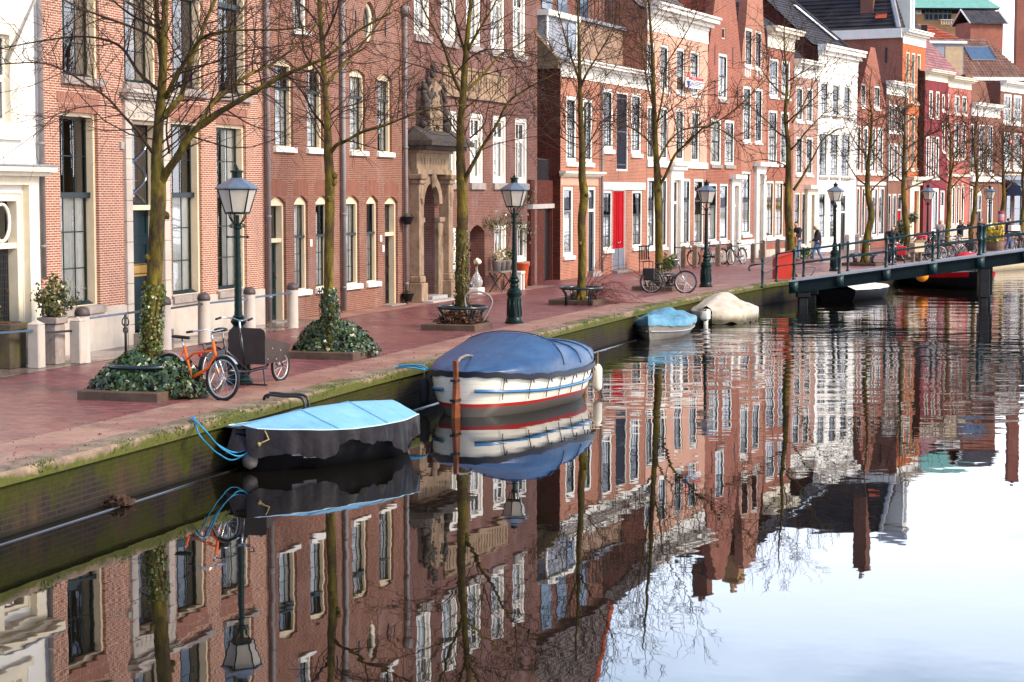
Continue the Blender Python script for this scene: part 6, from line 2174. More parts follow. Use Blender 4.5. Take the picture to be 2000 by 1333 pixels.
def autotree(label, px, Y, seed, hgt=9.0, r=0.14, lean=0.0, nl=9, fork=2.9, extra=None):
 rg = random.Random(seed)
 p0 = AT(px, 380, Y)
 base = Vector((p0.x, p0.y, QZ))
 tr = [base]
 for k in range(1, 9):
  u = k / 8
  tr.append(base + Vector((lean * u + rg.gauss(0, 0.06), rg.gauss(0, 0.06), hgt * u)))
 limbs = []
 for k in range(nl):
  z = fork + (hgt - fork) * 0.72 * k / nl
  p, _ = at_path(tr, z / hgt)
  a = k * 2.4 + rg.uniform(-.4, .4)
  L = (2.9 - 1.5 * k / nl) * rg.uniform(0.8, 1.2)
  d = Vector((math.cos(a), math.sin(a), rg.uniform(0.45, 0.9)))
  q = wander(rg, p, d, L, 5, 0.12, 0.10)
  limbs.append((q, 0.045 - 0.02 * k / nl, 0.01))
 if extra: limbs += extra
 return tree(label, base, tr, [r * 1.15, r, r * 0.93, r * 0.8, r * 0.62, r * 0.45, r * 0.32, r * 0.2, r * 0.08], limbs, seed, 3.6, 1.15, 0.008 if Y < 85 else 0.0095)
Y6 = 72.0
autotree('sixth lime tree, at the near end of the footbridge, hiding half of a man', 1546, Y6, 21, 9.6, 0.15, -0.35, 7, 4.6,
   [(PX([(1550, 372), (1569, 343), (1588, 308), (1610, 270), (1640, 252)], Y6, -.5), 0.06, 0.015), (PX([(1547, 240), (1566, 210), (1590, 163), (1619, 118)], Y6, .5), 0.04, 0.01),
   (PX([(1545, 330), (1522, 318), (1490, 312), (1455, 318)], Y6, .8), 0.03, 0.008)])
Y7 = G(1690, 519).y
autotree('seventh lime tree, with a teal ring seat, between the white house and the cyclist', 1690, Y7, 22, 8.4, 0.15, 0.25, 10, 3.0)
autotree('eighth lime tree, beside the stacked bicycles, before the arched white doorway', 1768, 89.5, 23, 8.4, 0.14, -0.1, 10, 3.2)
autotree('ninth lime tree, in front of the burgundy and pink-red houses', 1851, 98.0, 24, 8.0, 0.13, 0.1, 10, 3.2)
autotree('tenth lime tree, in front of the brown house with white bands', 1901, 105.0, 25, 8.0, 0.13, 0.1, 10, 3.0)
knit = autotree('lime tree wrapped in pink and grey striped knitting', 1956, 113.0, 26, 7.6, 0.14, 0.15, 9, 3.2)
b = MB()
for k in range(9):
 z0 = 0.35 + k * 0.19
 b.lathe([(0.175, z0), (0.185, z0 + 0.03), (0.185, z0 + 0.16), (0.175, z0 + 0.185)], 12, (0, 0, 0), k % 3)
b.build('knitted_wrap', [plain('pink_wool', (0.6, 0.18, 0.24), 0.95, 0.2), plain('grey_wool', (0.42, 0.36, 0.38), 0.95, 0.2), plain('plum_wool', (0.25, 0.07, 0.1), 0.95, 0.2)], knit)
autotree('lime tree at the right edge of the picture, before the awning', 1996, 109.0, 27, 7.6, 0.13, 0.1, 9, 3.0)
# ------------------------------------------------------------------ ivy, kerbs, ring guards
def leafm(name, c1, c2, c3):
 t = NT(name)
 g = t.N('ShaderNodeNewGeometry')
 c = t.ramp(g.outputs['Random Per Island'], [(0.0, c1), (0.5, c2), (0.85, c2), (1.0, c3)])
 t.b.inputs['Subsurface Weight'].default_value = 0.0
 return t.fin(c, 0.32, 0, 0.55)
M['ivy'] = leafm('ivy_leaf', (0.007, 0.020, 0.008), (0.034, 0.066, 0.018), (0.16, 0.19, 0.05))  # palest leaf tone paints the glints of light on the ivy
M['ivy_light'] = leafm('climbing_ivy_leaf', (0.035, 0.060, 0.010), (0.11, 0.15, 0.02), (0.24, 0.25, 0.06))
M['shrub'] = leafm('shrub_leaf', (0.035, 0.045, 0.010), (0.085, 0.090, 0.018), (0.22, 0.15, 0.05))
M['yellow_leaf'] = leafm('yellow_leaf', (0.40, 0.26, 0.02), (0.66, 0.50, 0.04), (0.25, 0.33, 0.03))
M['dead_leaf'] = leafm('dead_leaf', (0.07, 0.030, 0.016), (0.13, 0.060, 0.030), (0.24, 0.14, 0.07))
LEAF = [(0, -0.12), (0.42, -0.1), (0.52, 0.26), (0.22, 0.42), (0, 1.0), (-0.22, 0.42), (-0.52, 0.26), (-0.42, -0.1)]
def leaf(b, p, nrm, sz, rg, droop=0.6):
 n = (Vector(nrm) + Vector((rg.gauss(0, .45), rg.gauss(0, .45), rg.gauss(0, .45)))).normalized()
 t = Vector((rg.gauss(0, .7), rg.gauss(0, .7), -droop))
 t = (t - n * t.dot(n)).normalized()
 s_ = n.cross(t)
 pts = []
 for (x, y_) in LEAF:
  pts.append(p + s_ * x * sz + t * y_ * sz + n * (0.10 * sz * (1 - abs(x) * 2) - 0.10 * sz * y_ * y_))
 b.poly(pts)
def mound(label, c, rx, ry, hgt, n, seed, skew=(0, 0), stems=True, sz=(0.055, 0.095), trunk_h=0, trunk_r=0.15, trunk_path=None, core=True):
 rg = random.Random(seed)
 t = thing('ivy_mound', label, 'ivy', (c.x, c.y, QZ + 0.06), -0.3)
 b = MB()
 def hp(a, r):
  w = 1 + 0.18 * noise.noise(Vector((math.cos(a) * 1.3, math.sin(a) * 1.3, seed)))
  hh = hgt * max(0.0, (1 - r ** 2.2)) ** 0.8 * (1 + 0.2 * noise.noise(Vector((math.cos(a) * r * 2.5, math.sin(a) * r * 2.5, seed + 5))))
  return Vector((math.cos(a) * rx * r * w + skew[0] * r * max(0, math.cos(a)), math.sin(a) * ry * r * w, hh))
 for k in range(n):
  a, r = rg.uniform(0, 2 * math.pi), math.sqrt(rg.random())
  p = hp(a, r)
  e = 0.02
  n_ = (hp(a + e, r) - p).cross(hp(a, min(r + e, 1)) - p)
  n_ = -n_ if n_.z < 0 else n_
  n_ = n_.normalized() if n_.length > 1e-9 else Vector((0, 0, 1))
  n_ = (n_ + Vector((math.cos(a), math.sin(a), 0.2)) * 0.6).normalized()
  leaf(b, p + n_ * rg.uniform(-0.06, 0.06), n_, rg.uniform(*sz), rg)
 lv = b.build('leaves', M['ivy'], t)
 b = MB()
 for k in range(70):
  a = rg.uniform(0, 2 * math.pi)
  p = hp(a, rg.uniform(0.2, 0.95))
  q = hp(a + rg.uniform(-.5, .5), 1.04)
  b.tube([p * 0.95, (p + q) / 2 + Vector((0, 0, rg.uniform(0, .1))), q + Vector((0, 0, rg.uniform(-.02, .08)))], 0.006, 4, cap=False)
 b.grid(lambda u, v: hp(u * 2 * math.pi, 1 - v * 0.999) * 0.90, 24, 8, cu=True)
 b.build('stems', M['soil'], t)
 return t
def climbing(label, path, r, n, seed, t1=1.0, sz=(0.04, 0.075), mat='ivy_light', cover=1.0):
 rg = random.Random(seed)
 t = thing('climbing_ivy', label, 'ivy', path[0])
 off = Vector(path[0])
 b = MB()
 P = [p - off for p in path]
 for k in range(n):
  u = rg.random() ** 1.25 * 0.999
  p, d = at_path(P, u)
  a = rg.uniform(0, 2 * math.pi)
  if rg.random() > cover and math.cos(a - 5.2) > 0.6: continue
  o = Vector((math.cos(a), math.sin(a), 0))
  rr = r * (1.15 - 0.2 * u) + rg.uniform(0.0, 0.06) + (0.12 * (1 - u * 4) if u < 0.25 else 0)
  leaf(b, p + o * rr, o, rg.uniform(*sz), rg, 0.9)
 b.build('leaves', M[mat], t)
 b = MB()
 for k in range(9):
  a = 2 * math.pi * k / 9 + seed
  pts = []
  for j in range(8):
   p, d = at_path(P, min(0.97, j / 8 * rg.uniform(0.7, 1.0)))
   pts.append(p + Vector((math.cos(a + 0.25 * math.sin(j)), math.sin(a + 0.25 * math.sin(j)), 0)) * r * 1.06)
  b.tube(pts, 0.008, 4, cap=False)
 b.build('stems', M['twig'], t)
 return t
kerb(G(272, 775), 1.36, 'low stone kerb under the nearest ivy mound, at the orange bicycle', 0.31)
kerb(G(652, 697), 1.36, 'low stone kerb round the large rounded ivy mound', 0.31)
kerb(G(893, 643), 1.3, 'low stone kerb of the third tree, full of dead leaves', 0.31)
kerb(G(1128, 594), 1.3, 'low stone kerb of the fourth tree, beside the bramble', 0.33)
kerb(G(1285, 567), 1.35, 'low stone kerb of the fifth tree, under the black bicycle', 0.36)
kerb(G(1688, 519), 1.5, 'low stone kerb of the tree before the white house', 0.5)
kerb(AT(1772, 377, 89.5), 1.6, 'low stone kerb beneath the parked bicycles', 0.5)
c = G(282, 773)
mound('spreading ivy mound under the teal ring at the nearest tree, spilling over its kerb', c, 0.84, 0.74, 0.56, 2700, 4, (0.22, -0.05))
y = T1.y
climbing('ivy climbing the trunk of the nearest tree', [T1 + Vector((0, 0, 0.2))] + PX([(293, 690), (296, 640), (299, 590), (301, 555)], y), 0.13, 2300, 6, sz=(0.028, 0.05), cover=0.35)
mound('large rounded ivy mound at the foot of the second tree', G(651, 696), 0.78, 0.72, 0.62, 2500, 9, (0.0, 0))
climbing('ivy cone on the lower trunk of the second tree', [T2 + Vector((0, 0, 0.45))] + PX([(645, 628), (644, 606), (643, 585), (642, 562)], T2.y), 0.13, 900, 12, mat='ivy', sz=(0.035, 0.06))
climbing('ivy clinging to the trunk of the third tree', [T3 + Vector((0, 0, 0.25))] + PX([(902, 590), (902, 540), (903, 490), (905, 450)], T3.y), 0.14, 520, 14, mat='ivy', sz=(0.035, 0.06))
def litter(label, c, r, hgt, n, seed, mat='dead_leaf'):
 rg = random.Random(seed)
 t = thing('leaf_litter', label, 'dead leaves', (c.x, c.y, QZ + 0.1))
 b = MB()
 for k in range(n):
  a, q = rg.uniform(0, 6.28), math.sqrt(rg.random())
  p = Vector((math.cos(a) * r * q, math.sin(a) * r * q, hgt * (1 - q * q) + rg.uniform(-0.02, 0.06)))
  leaf(b, p, (0, 0, 1), rg.uniform(0.05, 0.10), rg, 0.1)
 b.build('leaves', M[mat], t)
 b = MB()
 for k in range(60):
  a, q = rg.uniform(0, 6.28), math.sqrt(rg.random())
  p = Vector((math.cos(a) * r * q, math.sin(a) * r * q, hgt * (1 - q * q)))
  b.tube(wander(rg, p, Vector((rg.gauss(0, 1), rg.gauss(0, 1), 0.6)), 0.3, 3, 0.2, -0.05), 0.006, 3, cap=False)
 b.build('stems', M['twig'], t)
litter('heap of dead leaves round the foot of the third tree', G(900, 640), 0.62, 0.28, 700, 31)
litter('thin heap of dead leaves round the foot of the fourth tree', G(1137, 594), 0.5, 0.16, 250, 32)
litter('thin heap of dead leaves round the foot of the fifth tree', G(1290, 566), 0.5, 0.14, 250, 33)
# bramble
def bramble(label, c, n, L, seed):
 rg = random.Random(seed)
 t = thing('bramble', label, 'bush', (c.x, c.y, QZ))
 b = MB()
 for k in range(n):
  a = rg.uniform(-1.3, 1.7)
  d = Vector((math.cos(a), math.sin(a) * 0.8, rg.uniform(0.6, 2.0)))
  q = wander(rg, Vector((rg.gauss(0, .1), rg.gauss(0, .1), 0.05)), d, L * rg.uniform(0.5, 1.25), 9, 0.12, -0.20)
  q = [Vector((p.x, p.y, max(p.z, 0.02))) for p in q]
  b.tube(q, [0.009 - 0.0005 * i for i in range(10)], 4, cap=False)
  for m in range(4):
   p, dd = at_path(q, rg.uniform(0.2, 0.95))
   b.tube(wander(rg, p, dd + Vector((rg.gauss(0, .8), rg.gauss(0, .8), rg.gauss(0, .8))), 0.35, 4, 0.15, -0.05), 0.005, 3, cap=False)
 b.build('stems', M['bramble'], t)
 return t
M['bramble'] = plain('bramble_stem', (0.16, 0.055, 0.045), 0.7, 0.35, 5)
bramble('bare reddish bramble arching over the paving at the fourth tree', G(1142, 592), 60, 1.7, 41)
M['guard'] = plain('teal_black_tube', (0.006, 0.018, 0.022), 0.2, 0.3, spec=0.6)
def guard(label, c, r, hgt=0.44):
 t = thing('tree_guard', label, 'tree guard', (c.x, c.y, QZ), -0.3, 'ring guards round the trees')
 b = MB()
 b.tube([(r * math.cos(2 * math.pi * k / 40), r * math.sin(2 * math.pi * k / 40), hgt) for k in range(40)], 0.036, 10, close=True)
 b.build('ring', M['guard'], t, True)
 for k in range(4):
  a = math.pi / 4 + k * math.pi / 2
  b = MB()
  P = [(r * 1.0, hgt), (r * 0.96, hgt - 0.06), (r * 0.86, hgt - 0.14), (r * 0.82, hgt * 0.5), (r * 0.82, 0.0)]
  for da in (-0.07, 0.07):
   b.tube([(q * math.cos(a + da), q * math.sin(a + da), z) for q, z in P], 0.024, 7)
  b.build('leg', M['guard'], t, True)
 return t
g1 = guard('teal ring guard round the nearest ivy-clad tree', T1, 0.60, 0.47)
for p, r, lb in ((T3, 0.58, 'teal ring guard round the third tree, with the bicycle hoop'), (T4, 0.58, 'teal ring guard at the bramble'), (T5, 0.60, 'teal ring guard with the black bicycle behind it'),
     (AT(1688, 377, Y7), 0.60, 'teal ring guard before the white house'), (AT(1772, 377, 89.5), 0.6, 'teal ring guard at the parked bicycles with the beige carton'), (AT(1986, 377, 109), 0.6, 'teal ring guard near the right edge of the picture')):
 o = copy_tree(g1)
 o.location = (p.x, p.y, QZ)
 o.scale = (r / 0.6, r / 0.6, 1)
 o['label'] = lb
def hoop(label, pts, m='zinc'):
 t = thing('bicycle_hoop', label, 'bicycle stand', pts[0])
 o = Vector(pts[0])
 b = MB()
 b.tube(smooth_path([Vector(p) - o for p in pts], 5), 0.024, 8)
 b.build('tube', M[m], t, True)
yh = T3.y - 0.2
hoop('grey tubular bicycle hoop leaning on the third tree', PX([(915, 622), (908, 590), (912, 575), (935, 570), (955, 578), (961, 592), (952, 612), (940, 634)], yh))
yh = T5.y - 0.75
hoop('grey tubular bicycle hoop in front of the fifth tree', PX([(1271, 577), (1262, 552), (1259, 541), (1268, 537), (1288, 538), (1300, 545), (1297, 555), (1280, 577)], yh))
# ------------------------------------------------------------------ stone posts and rails before the houses
def post(label, px, yb, yt, wpx, kind, group='stone posts before the doors', m='pale_stone'):
 p = G(px, yb)
 k = FPX / p.y
 hgt, r = (yb - yt) / k, wpx / k / 2
 t = thing('stone_post', label, 'stone post', p, -0.3, group)
 b = MB()
 if kind == 'round':
  b.lathe([(r * 1.05, 0), (r, 0.02), (r * 0.94, hgt - r * 0.9)], 18)
  smooth_angle(b.build('shaft', M[m], t), 30)
  b = MB()
  b.lathe([(r * 1.03, hgt - r * 1.25), (r * 1.04, hgt - r * 0.9), (r * 0.95, hgt - r * 0.5), (r * 0.72, hgt - r * 0.2), (r * 0.4, hgt - 0.01), (0.01, hgt)], 18)
  b.build('cap', M['dark_cap'], t, True)
 else:
  b.bbox(-r, r, -r, r, 0, hgt - r * 0.7, 0.02)
  b.mesh([(-r, -r, hgt - r * 0.7), (r, -r, hgt - r * 0.7), (r, r, hgt - r * 0.7), (-r, r, hgt - r * 0.7), (0, 0, hgt)], [(0, 1, 4), (1, 2, 4), (2, 3, 4), (3, 0, 4)])
  b.build('shaft', M[m], t)
 return p, hgt
M['dark_cap'] = plain('dark_stone_cap', (0.075, 0.055, 0.055), 0.5, 0.35, 6, bump=0.2)
M['brown_post'] = plain('brown_stone_post', (0.19, 0.13, 0.09), 0.85, 0.35, 5, dirt=(0.06, 0.06, 0.02), dirt_amt=0.6, bump=0.3)
P_ = {}
for args in (('square grey stone post with pyramid top, leftmost, next to the mossy trough', 72, 720, 624, 26, 'sq'),
    ('round pale post in front of the first tall window', 162, 709, 598, 30, 'round'),
    ('round pale post between the nearest tree and the tall windows', 322, 683, 578, 27, 'round'),
    ('round pale post just left of the nearest lamp', 399, 668, 571, 25, 'round'),
    ('round pale post just right of the nearest lamp', 488, 656, 560, 23.5, 'round'),
    ('round pale post standing before the dark green door of the arched window house', 572, 641, 552, 22, 'round')):
 P_[args[1]] = post(*args)
 if args[1] == 162: post('lower square stone post touching the round post before the first tall window', 153, 711, 618, 24, 'sq')
def rail(label, a, c, m, r=0.022, flat=True, group='rails between the stone posts'):
 a, c = Vector(a), Vector(c)
 t = thing('iron_rail', label, 'rail', a, 0, group)
 b = MB()
 d = (c - a)
 s_ = Vector((-d.y, d.x, 0)).normalized() * 0.03
 u = Vector((0, 0, 0.018))
 b.mesh([-s_ - u, s_ - u, s_ + u, -s_ + u, d - s_ - u, d + s_ - u, d + s_ + u, d - s_ + u], [(0, 3, 2, 1), (4, 5, 6, 7), (0, 1, 5, 4), (1, 2, 6, 5), (2, 3, 7, 6), (3, 0, 4, 7)])
 b.build('bar', M[m], t)
def up(p, z): return Vector((p[0].x, p[0].y, QZ + z))
pl = G(-60, 735)
rail('blue-grey flat rail running out of the picture at the left', Vector((pl.x, pl.y, QZ + 0.70)), up(P_[72], 0.68), 'rail_blue')
st = G(246, 694)
rail('blue-grey flat rail from the round post to the scrolled stanchion', up(P_[162], 0.80), Vector((st.x, st.y, QZ + 0.80)), 'rail_blue')
rail('black flat rail between the scrolled stanchion and the post behind the nearest tree', Vector((st.x, st.y, QZ + 0.80)), up(P_[322], 0.82), 'iron')
rail('black flat rail between the two posts left of the nearest lamp', up(P_[322], 0.80), up(P_[399], 0.80), 'iron')
rail('blue-grey flat rail behind the nearest lamp', up(P_[399], 0.80), up(P_[488], 0.80), 'rail_blue')
rail('blue-grey flat rail right of the nearest lamp', up(P_[488], 0.82), up(P_[572], 0.82), 'rail_blue')
rail('short black rail between the trough and the round post', up(P_[72], 0.62), up(P_[162], 0.60), 'iron')
sc = thing('scrolled_stanchion', 'black iron stanchion with scrolls under the rail by the tall dark door', 'stanchion', (st.x, st.y, QZ), -0.3)
b = MB()
b.tube([(0, 0, 0), (0, 0, 0.79)], 0.026, 8)
for z0, r_ in ((0.70, 0.06), (0.52, 0.04)):
 for sx in (-1, 1):
  b.tube([(sx * r_ * (0.2 + 1.0 * math.sin(k * 0.45)), 0, z0 - r_ + r_ * 1.3 * math.cos(k * 0.45) * 1.0) for k in range(10)], 0.014, 6)
b.build('upright', M['iron'], sc, True)
zst = []
for px, yb, yt, w_, lb in ((1310.5, 520, 482, 9.5, 'brown stone post left of the pink house doorway'), (1335, 522, 479.5, 9.5, 'brown stone post right of the pink house doorway'), (1357.5, 523, 479, 9.5, 'brown stone post between the doorway and the third lamp'),
       (1402.5, 519, 476, 9.5, 'brown stone post at the first upright bicycle'), (1425, 517, 474, 9.5, 'brown stone post between two upright bicycles'),
       (1470.5, 513, 475, 8.5, 'reddish stone post right of the upright bicycles'), (1490, 507, 468.5, 9, 'brown stone post behind the bridge handrail'), (1519, 505, 466, 8.8, 'brown stone post under the first ochre blind'), (1538, 504, 466, 8.5, 'brown stone post just left of the sixth tree')):
 zst.append(post(lb, px, yb, yt, w_, 'sq', 'brown posts before the far houses', 'brown_post'))
for k in range(len(zst) - 1):
 lb = ['behind the black bicycle', 'below the pink house windows', 'behind the third lamp', 'behind the first upright bicycle', 'behind the second upright bicycle', 'below the neck gable house', 'above the red box', 'next to the sixth tree'][k]
 rail('thin grey rail between brown posts ' + lb, up(zst[k], 0.80), up(zst[k + 1], 0.80), 'rail_blue', group='rails between the brown posts')
zs2 = []
for px, yb, yt, lb in ((1654.5, 497, 457, 'pale grey post right of the fourth lamp'), (1674, 495, 456, 'pale grey post before the slanting gable house'), (1693.5, 491, 454, 'pale grey post right of the seventh tree trunk')):
 zs2.append(post(lb, px, yb, yt, 8.5, 'sq', 'pale posts before the white house', 'stone'))
rail('thin rail between the pale posts beside the fourth lamp', up(zs2[0], 0.8), up(zs2[1], 0.8), 'rail_blue')
rail('thin rail between the pale posts beside the seventh tree', up(zs2[1], 0.8), up(zs2[2], 0.8), 'rail_blue')
# ------------------------------------------------------------------ planters and plants
def trough(label, p, w, d, hgt, rz=-0.3, m='moss_trough'):
 t = thing('stone_trough', label, 'planter', (p.x, p.y, QZ), rz)
 b = MB()
 b.bbox(-w / 2, w / 2, -d / 2, d / 2, 0, hgt - 0.12, 0.02)
 b.bbox(-w / 2 - 0.04, w / 2 + 0.04, -d / 2 - 0.04, d / 2 + 0.04, hgt - 0.118, hgt, 0.015)
 b.build('trough', M[m], t)
 b = MB()
 b.bbox(-w / 2 + 0.06, w / 2 - 0.06, -d / 2 + 0.06, d / 2 - 0.06, hgt - 0.02, hgt + 0.02, 0.01)
 b.build('soil', M['soil'], t)
 return t
M['moss_trough'] = plain('mossy_trough_stone', (0.07, 0.055, 0.035), 0.85, 0.5, 3, dirt=(0.085, 0.075, 0.01), dirt_amt=0.8, bump=0.4)
def bush(label, p, rx, rz_, hgt, n, seed, mat='shrub', name='potted_shrub', z0=0.0, sz=(0.04, 0.08), cat='plant'):
 rg = random.Random(seed)
 t = thing(name, label, cat, (p.x, p.y, QZ + z0))
 b = MB()
 st_ = MB()
 for k in range(18):
  a = rg.uniform(0, 6.28)
  q = wander(rg, Vector((0, 0, 0)), Vector((math.cos(a) * rx, math.sin(a) * rx, hgt * rg.uniform(0.8, 1.8))), hgt * rg.uniform(0.5, 1.1), 6, 0.18, 0.02)
  st_.tube(q, [0.009 - 0.001 * i for i in range(7)], 4, cap=False)
  for m in range(n // 18):
   pp, dd = at_path(q, rg.uniform(0.25, 0.999))
   o = Vector((rg.gauss(0, 1), rg.gauss(0, 1), rg.gauss(0.2, 0.8)))
   leaf(b, pp + o * 0.07, o, rg.uniform(*sz), rg, 0.4)
 st_.build('stems', M['twig'], t)
 b.build('leaves', M[mat], t)
 return t
p = G(-12, 726) + Vector((-0.3, 0.75, 0))
trough('wide mossy stone trough at the left edge', p, 1.25, 0.55, 0.80, -0.3 + math.pi / 2 - 1.57)
bush('low winter plants in the wide mossy trough', p, 0.35, 0, 0.35, 500, 51, 'shrub', 'trough_plant', 0.80)
p = G(104, 712)
trough('tall grey stone tub under the leafy shrub', p, 0.33, 0.33, 0.86, -0.3, 'sill_stone')
bush('leafy yellow-green shrub in the tall stone tub', p, 0.45, 0, 0.78, 1100, 52, 'shrub', 'potted_shrub', 0.78)
h = H3
def onf(h, px, py, y=0.0):
 s_, z_ = h.loc(px, py, y)
 p = h.P0 + h.d * s_ + h.n * y
 return Vector((p.x, p.y, QZ + z_))
# bottle vase with a white flower
p = onf(h, 931, 575, -0.18)
p.z = QZ
pd = thing('white_plinth', 'small white block under the bottle vase', 'plinth', p, math.atan2(h.d.y, h.d.x))
b = MB()
b.bbox(-0.28, 0.28, -0.16, 0.16, 0, 0.20, 0.015)
b.build('block', M['white'], pd)
vs = thing('bottle_vase', 'large clear teardrop bottle holding a white flower, before the brick niche', 'vase', (p.x, p.y, QZ + 0.2))
gm = NT('clear_bottle_glass')
gm.b.inputs['Transmission Weight'].default_value = 0.75
gm.b.inputs['Base Color'].default_value = (0.80, 0.82, 0.80, 1)
gm.b.inputs['Roughness'].default_value = 0.05
b = MB()
b.lathe([(0.09, 0.0), (0.15, 0.03), (0.195, 0.13), (0.185, 0.22), (0.13, 0.33), (0.065, 0.43), (0.035, 0.53), (0.03, 0.61), (0.04, 0.63)], 24)
b.build('bottle', gm.m, vs, True)
b = MB()
b.tube([(0, 0, 0.06), (0.01, 0, 0.4), (0.02, 0, 0.74)], 0.014, 6)
b.build('stalk', M['ivy_light'], vs)
b = MB()
for k in range(7):
 a = k * 0.9
 b.blob((0.02 + 0.07 * math.cos(a), 0.07 * math.sin(a), 0.77 + 0.04 * (k % 3)), (0.065, 0.065, 0.055), 8, 6, 0.4)
b.build('flower', plain('white_petal', (0.8, 0.76, 0.55), 0.7, 0.1), vs, True)
# table with flower pots
p = onf(h, 981, 565, -0.45)
rzf = math.atan2(h.d.y, h.d.x)
tb = thing('iron_table', 'small dark iron table carrying zinc flower pots below a white window', 'table', (p.x, p.y, QZ), rzf)
b = MB()
b.box(-0.75, 0.75, -0.25, 0.25, 0.62, 0.66)
b.build('tabletop', M['grey_wood'], tb)
for sx in (-0.6, 0.6):
 b = MB()
 b.tube([(sx, -0.22, 0), (sx, 0.22, 0.62)], 0.02, 6)
 b.tube([(sx, 0.22, 0), (sx, -0.22, 0.62)], 0.02, 6)
 b.build('leg', M['iron'], tb)
dd_ = Vector((math.cos(rzf), math.sin(rzf), 0))
for k, (o, r_, lb) in enumerate(((-0.52, 0.15, 'large zinc pot, left on the iron table'), (0.0, 0.12, 'middle zinc pot on the iron table'), (0.45, 0.13, 'zinc pot at the lamp end of the iron table'))):
 q = p + dd_ * o
 t = thing('flower_pot', lb, 'flower pot', (q.x, q.y, QZ + 0.66), 0, 'zinc pots on the iron table')
 b = MB()
 b.lathe([(r_ * 0.75, 0), (r_, 0.30), (r_ * 1.05, 0.31), (r_ * 1.05, 0.33)], 14)
 b.build('pot', M['zinc'], t, True)
M['pale_leaf'] = leafm('pale_flower', (0.30, 0.22, 0.12), (0.52, 0.44, 0.28), (0.10, 0.13, 0.04))
for k, o in enumerate((-0.52, 0.0, 0.45)):
 q = p + dd_ * o
 bush(['pale flowering plant in the left zinc pot', 'pale flowering plant in the middle zinc pot', 'grey-green plant in the zinc pot nearest the lamp'][k], Vector((q.x, q.y, 0)), 0.2, 0, 0.34, 280, 60 + k, 'pale_leaf' if k < 2 else 'shrub', 'potted_plant', 0.96)
p = onf(h, 1020, 552, -0.35)
t = thing('orange_pot', 'tall tapering orange pot beside the wall, right of the second lamp', 'flower pot', (p.x, p.y, QZ))
b = MB()
b.lathe([(0.13, 0), (0.17, 0.3), (0.23, 0.78), (0.25, 0.80), (0.25, 0.84)], 16)
b.build('pot', plain('orange_glaze', (0.48, 0.09, 0.03), 0.35, 0.2), t, True)
p = onf(h, 1012, 552, -0.55)
t = thing('white_stool', 'white block stool between the second lamp and the orange pot', 'stool', (p.x, p.y, QZ), rzf)
b = MB()
b.bbox(-0.18, 0.18, -0.18, 0.18, 0.52, 0.6, 0.01)
b.build('seat', M['white'], t)
for sx in (-1, 1):
 b = MB()
 b.bbox(sx * 0.14 - 0.03, sx * 0.14 + 0.03, -0.16, 0.16, 0, 0.519, 0.01)
 b.build('leg', M['white'], t)
for (px, py, lb) in ((796, 425, 'upper dark bracket pot on the drainpipe left of the portal'), (797, 575, 'lower dark bracket pot on the drainpipe left of the portal')):
 p = onf(H2, px, py, -0.2)
 t = thing('bracket_pot', lb, 'flower pot', p, 0, 'pots hung on the drainpipe')
 b = MB()
 b.lathe([(0.10, -0.2), (0.17, 0.0), (0.18, 0.02)], 12)
 b.build('pot', M['black'], t)
 b = MB()
 rg = random.Random(px)
 for k in range(40):
  leaf(b, Vector((rg.gauss(0, .09), rg.gauss(0, .09), rg.uniform(0, .12))), (0, 0, 1), 0.05, rg)
 b.build('plant', M['shrub'], t)
# climbing plant over the right windows of the mauve house
rg = random.Random(77)
t = thing('wall_creeper', 'sparse climbing plant trained along the mauve wall above the ground floor windows', 'plant', onf(h, 983, 575, -0.08))
o = Vector(t.location)
b, st_ = MB(), MB()
for pts in ([(984, 570), (985, 520), (992, 480), (998, 440), (1003, 420), (1020, 400), (1034, 385), (1040, 372)], [(992, 455), (975, 436), (962, 432), (952, 438), (948, 430)], [(998, 440), (1012, 432), (1024, 445), (1034, 458)], [(1000, 425), (985, 425), (970, 438), (958, 446)]):
 P = smooth_path([onf(h, x, y_, -0.08) - o for x, y_ in pts], 4)
 st_.tube(P, 0.012, 5)
 for k in range(130):
  p, d = at_path(P, rg.uniform(0.35, 0.999) if len(pts) > 6 else rg.uniform(0.1, 0.999))
  leaf(b, p + Vector((rg.gauss(0, .14), rg.gauss(0, .08), rg.gauss(0, .14))), -h.n, rg.uniform(0.05, 0.10), rg, 0.5)
st_.build('stems', M['twig'], t)
b.build('leaves', M['shrub'], t)
# more distant plants
p = G(1304, 536)
bush('green shrub in front of the pink house, behind the fifth tree', p, 0.5, 0, 0.75, 900, 71, 'ivy_light', 'green_shrub', 0.1, (0.06, 0.11))
p = AT(1568, 377, 92)
bush('green plants at the foot of the pale brick house', p, 0.8, 0, 0.6, 700, 72, 'ivy_light', 'green_shrub', 0.0, (0.08, 0.14))
p = AT(1762, 377, 108)
bush('dark shrub left of the eighth tree, behind the cyclist', p, 0.5, 0, 1.5, 800, 73, 'ivy', 'dark_shrub', 0.2, (0.09, 0.15))
p = AT(1944, 377, 104.5)
t = thing('wooden_tub', 'round brown tub holding the yellow shrub', 'planter', (p.x, p.y, QZ))
b = MB()
b.lathe([(0.42, 0), (0.5, 0.25), (0.52, 0.5), (0.46, 0.5)], 16)
b.build('tub', M['brown_post'], t)
bush('bright yellow leafy shrub in the brown tub behind the bridge rail', p, 0.75, 0, 1.05, 1500, 74, 'yellow_leaf', 'yellow_shrub', 0.4, (0.08, 0.15))
p = onf(H12, 1783, 425, -0.25)
t = thing('hanging_basket', 'round green hanging basket beside the white arched doorway', 'plant', p)
b = MB()
rg = random.Random(5)
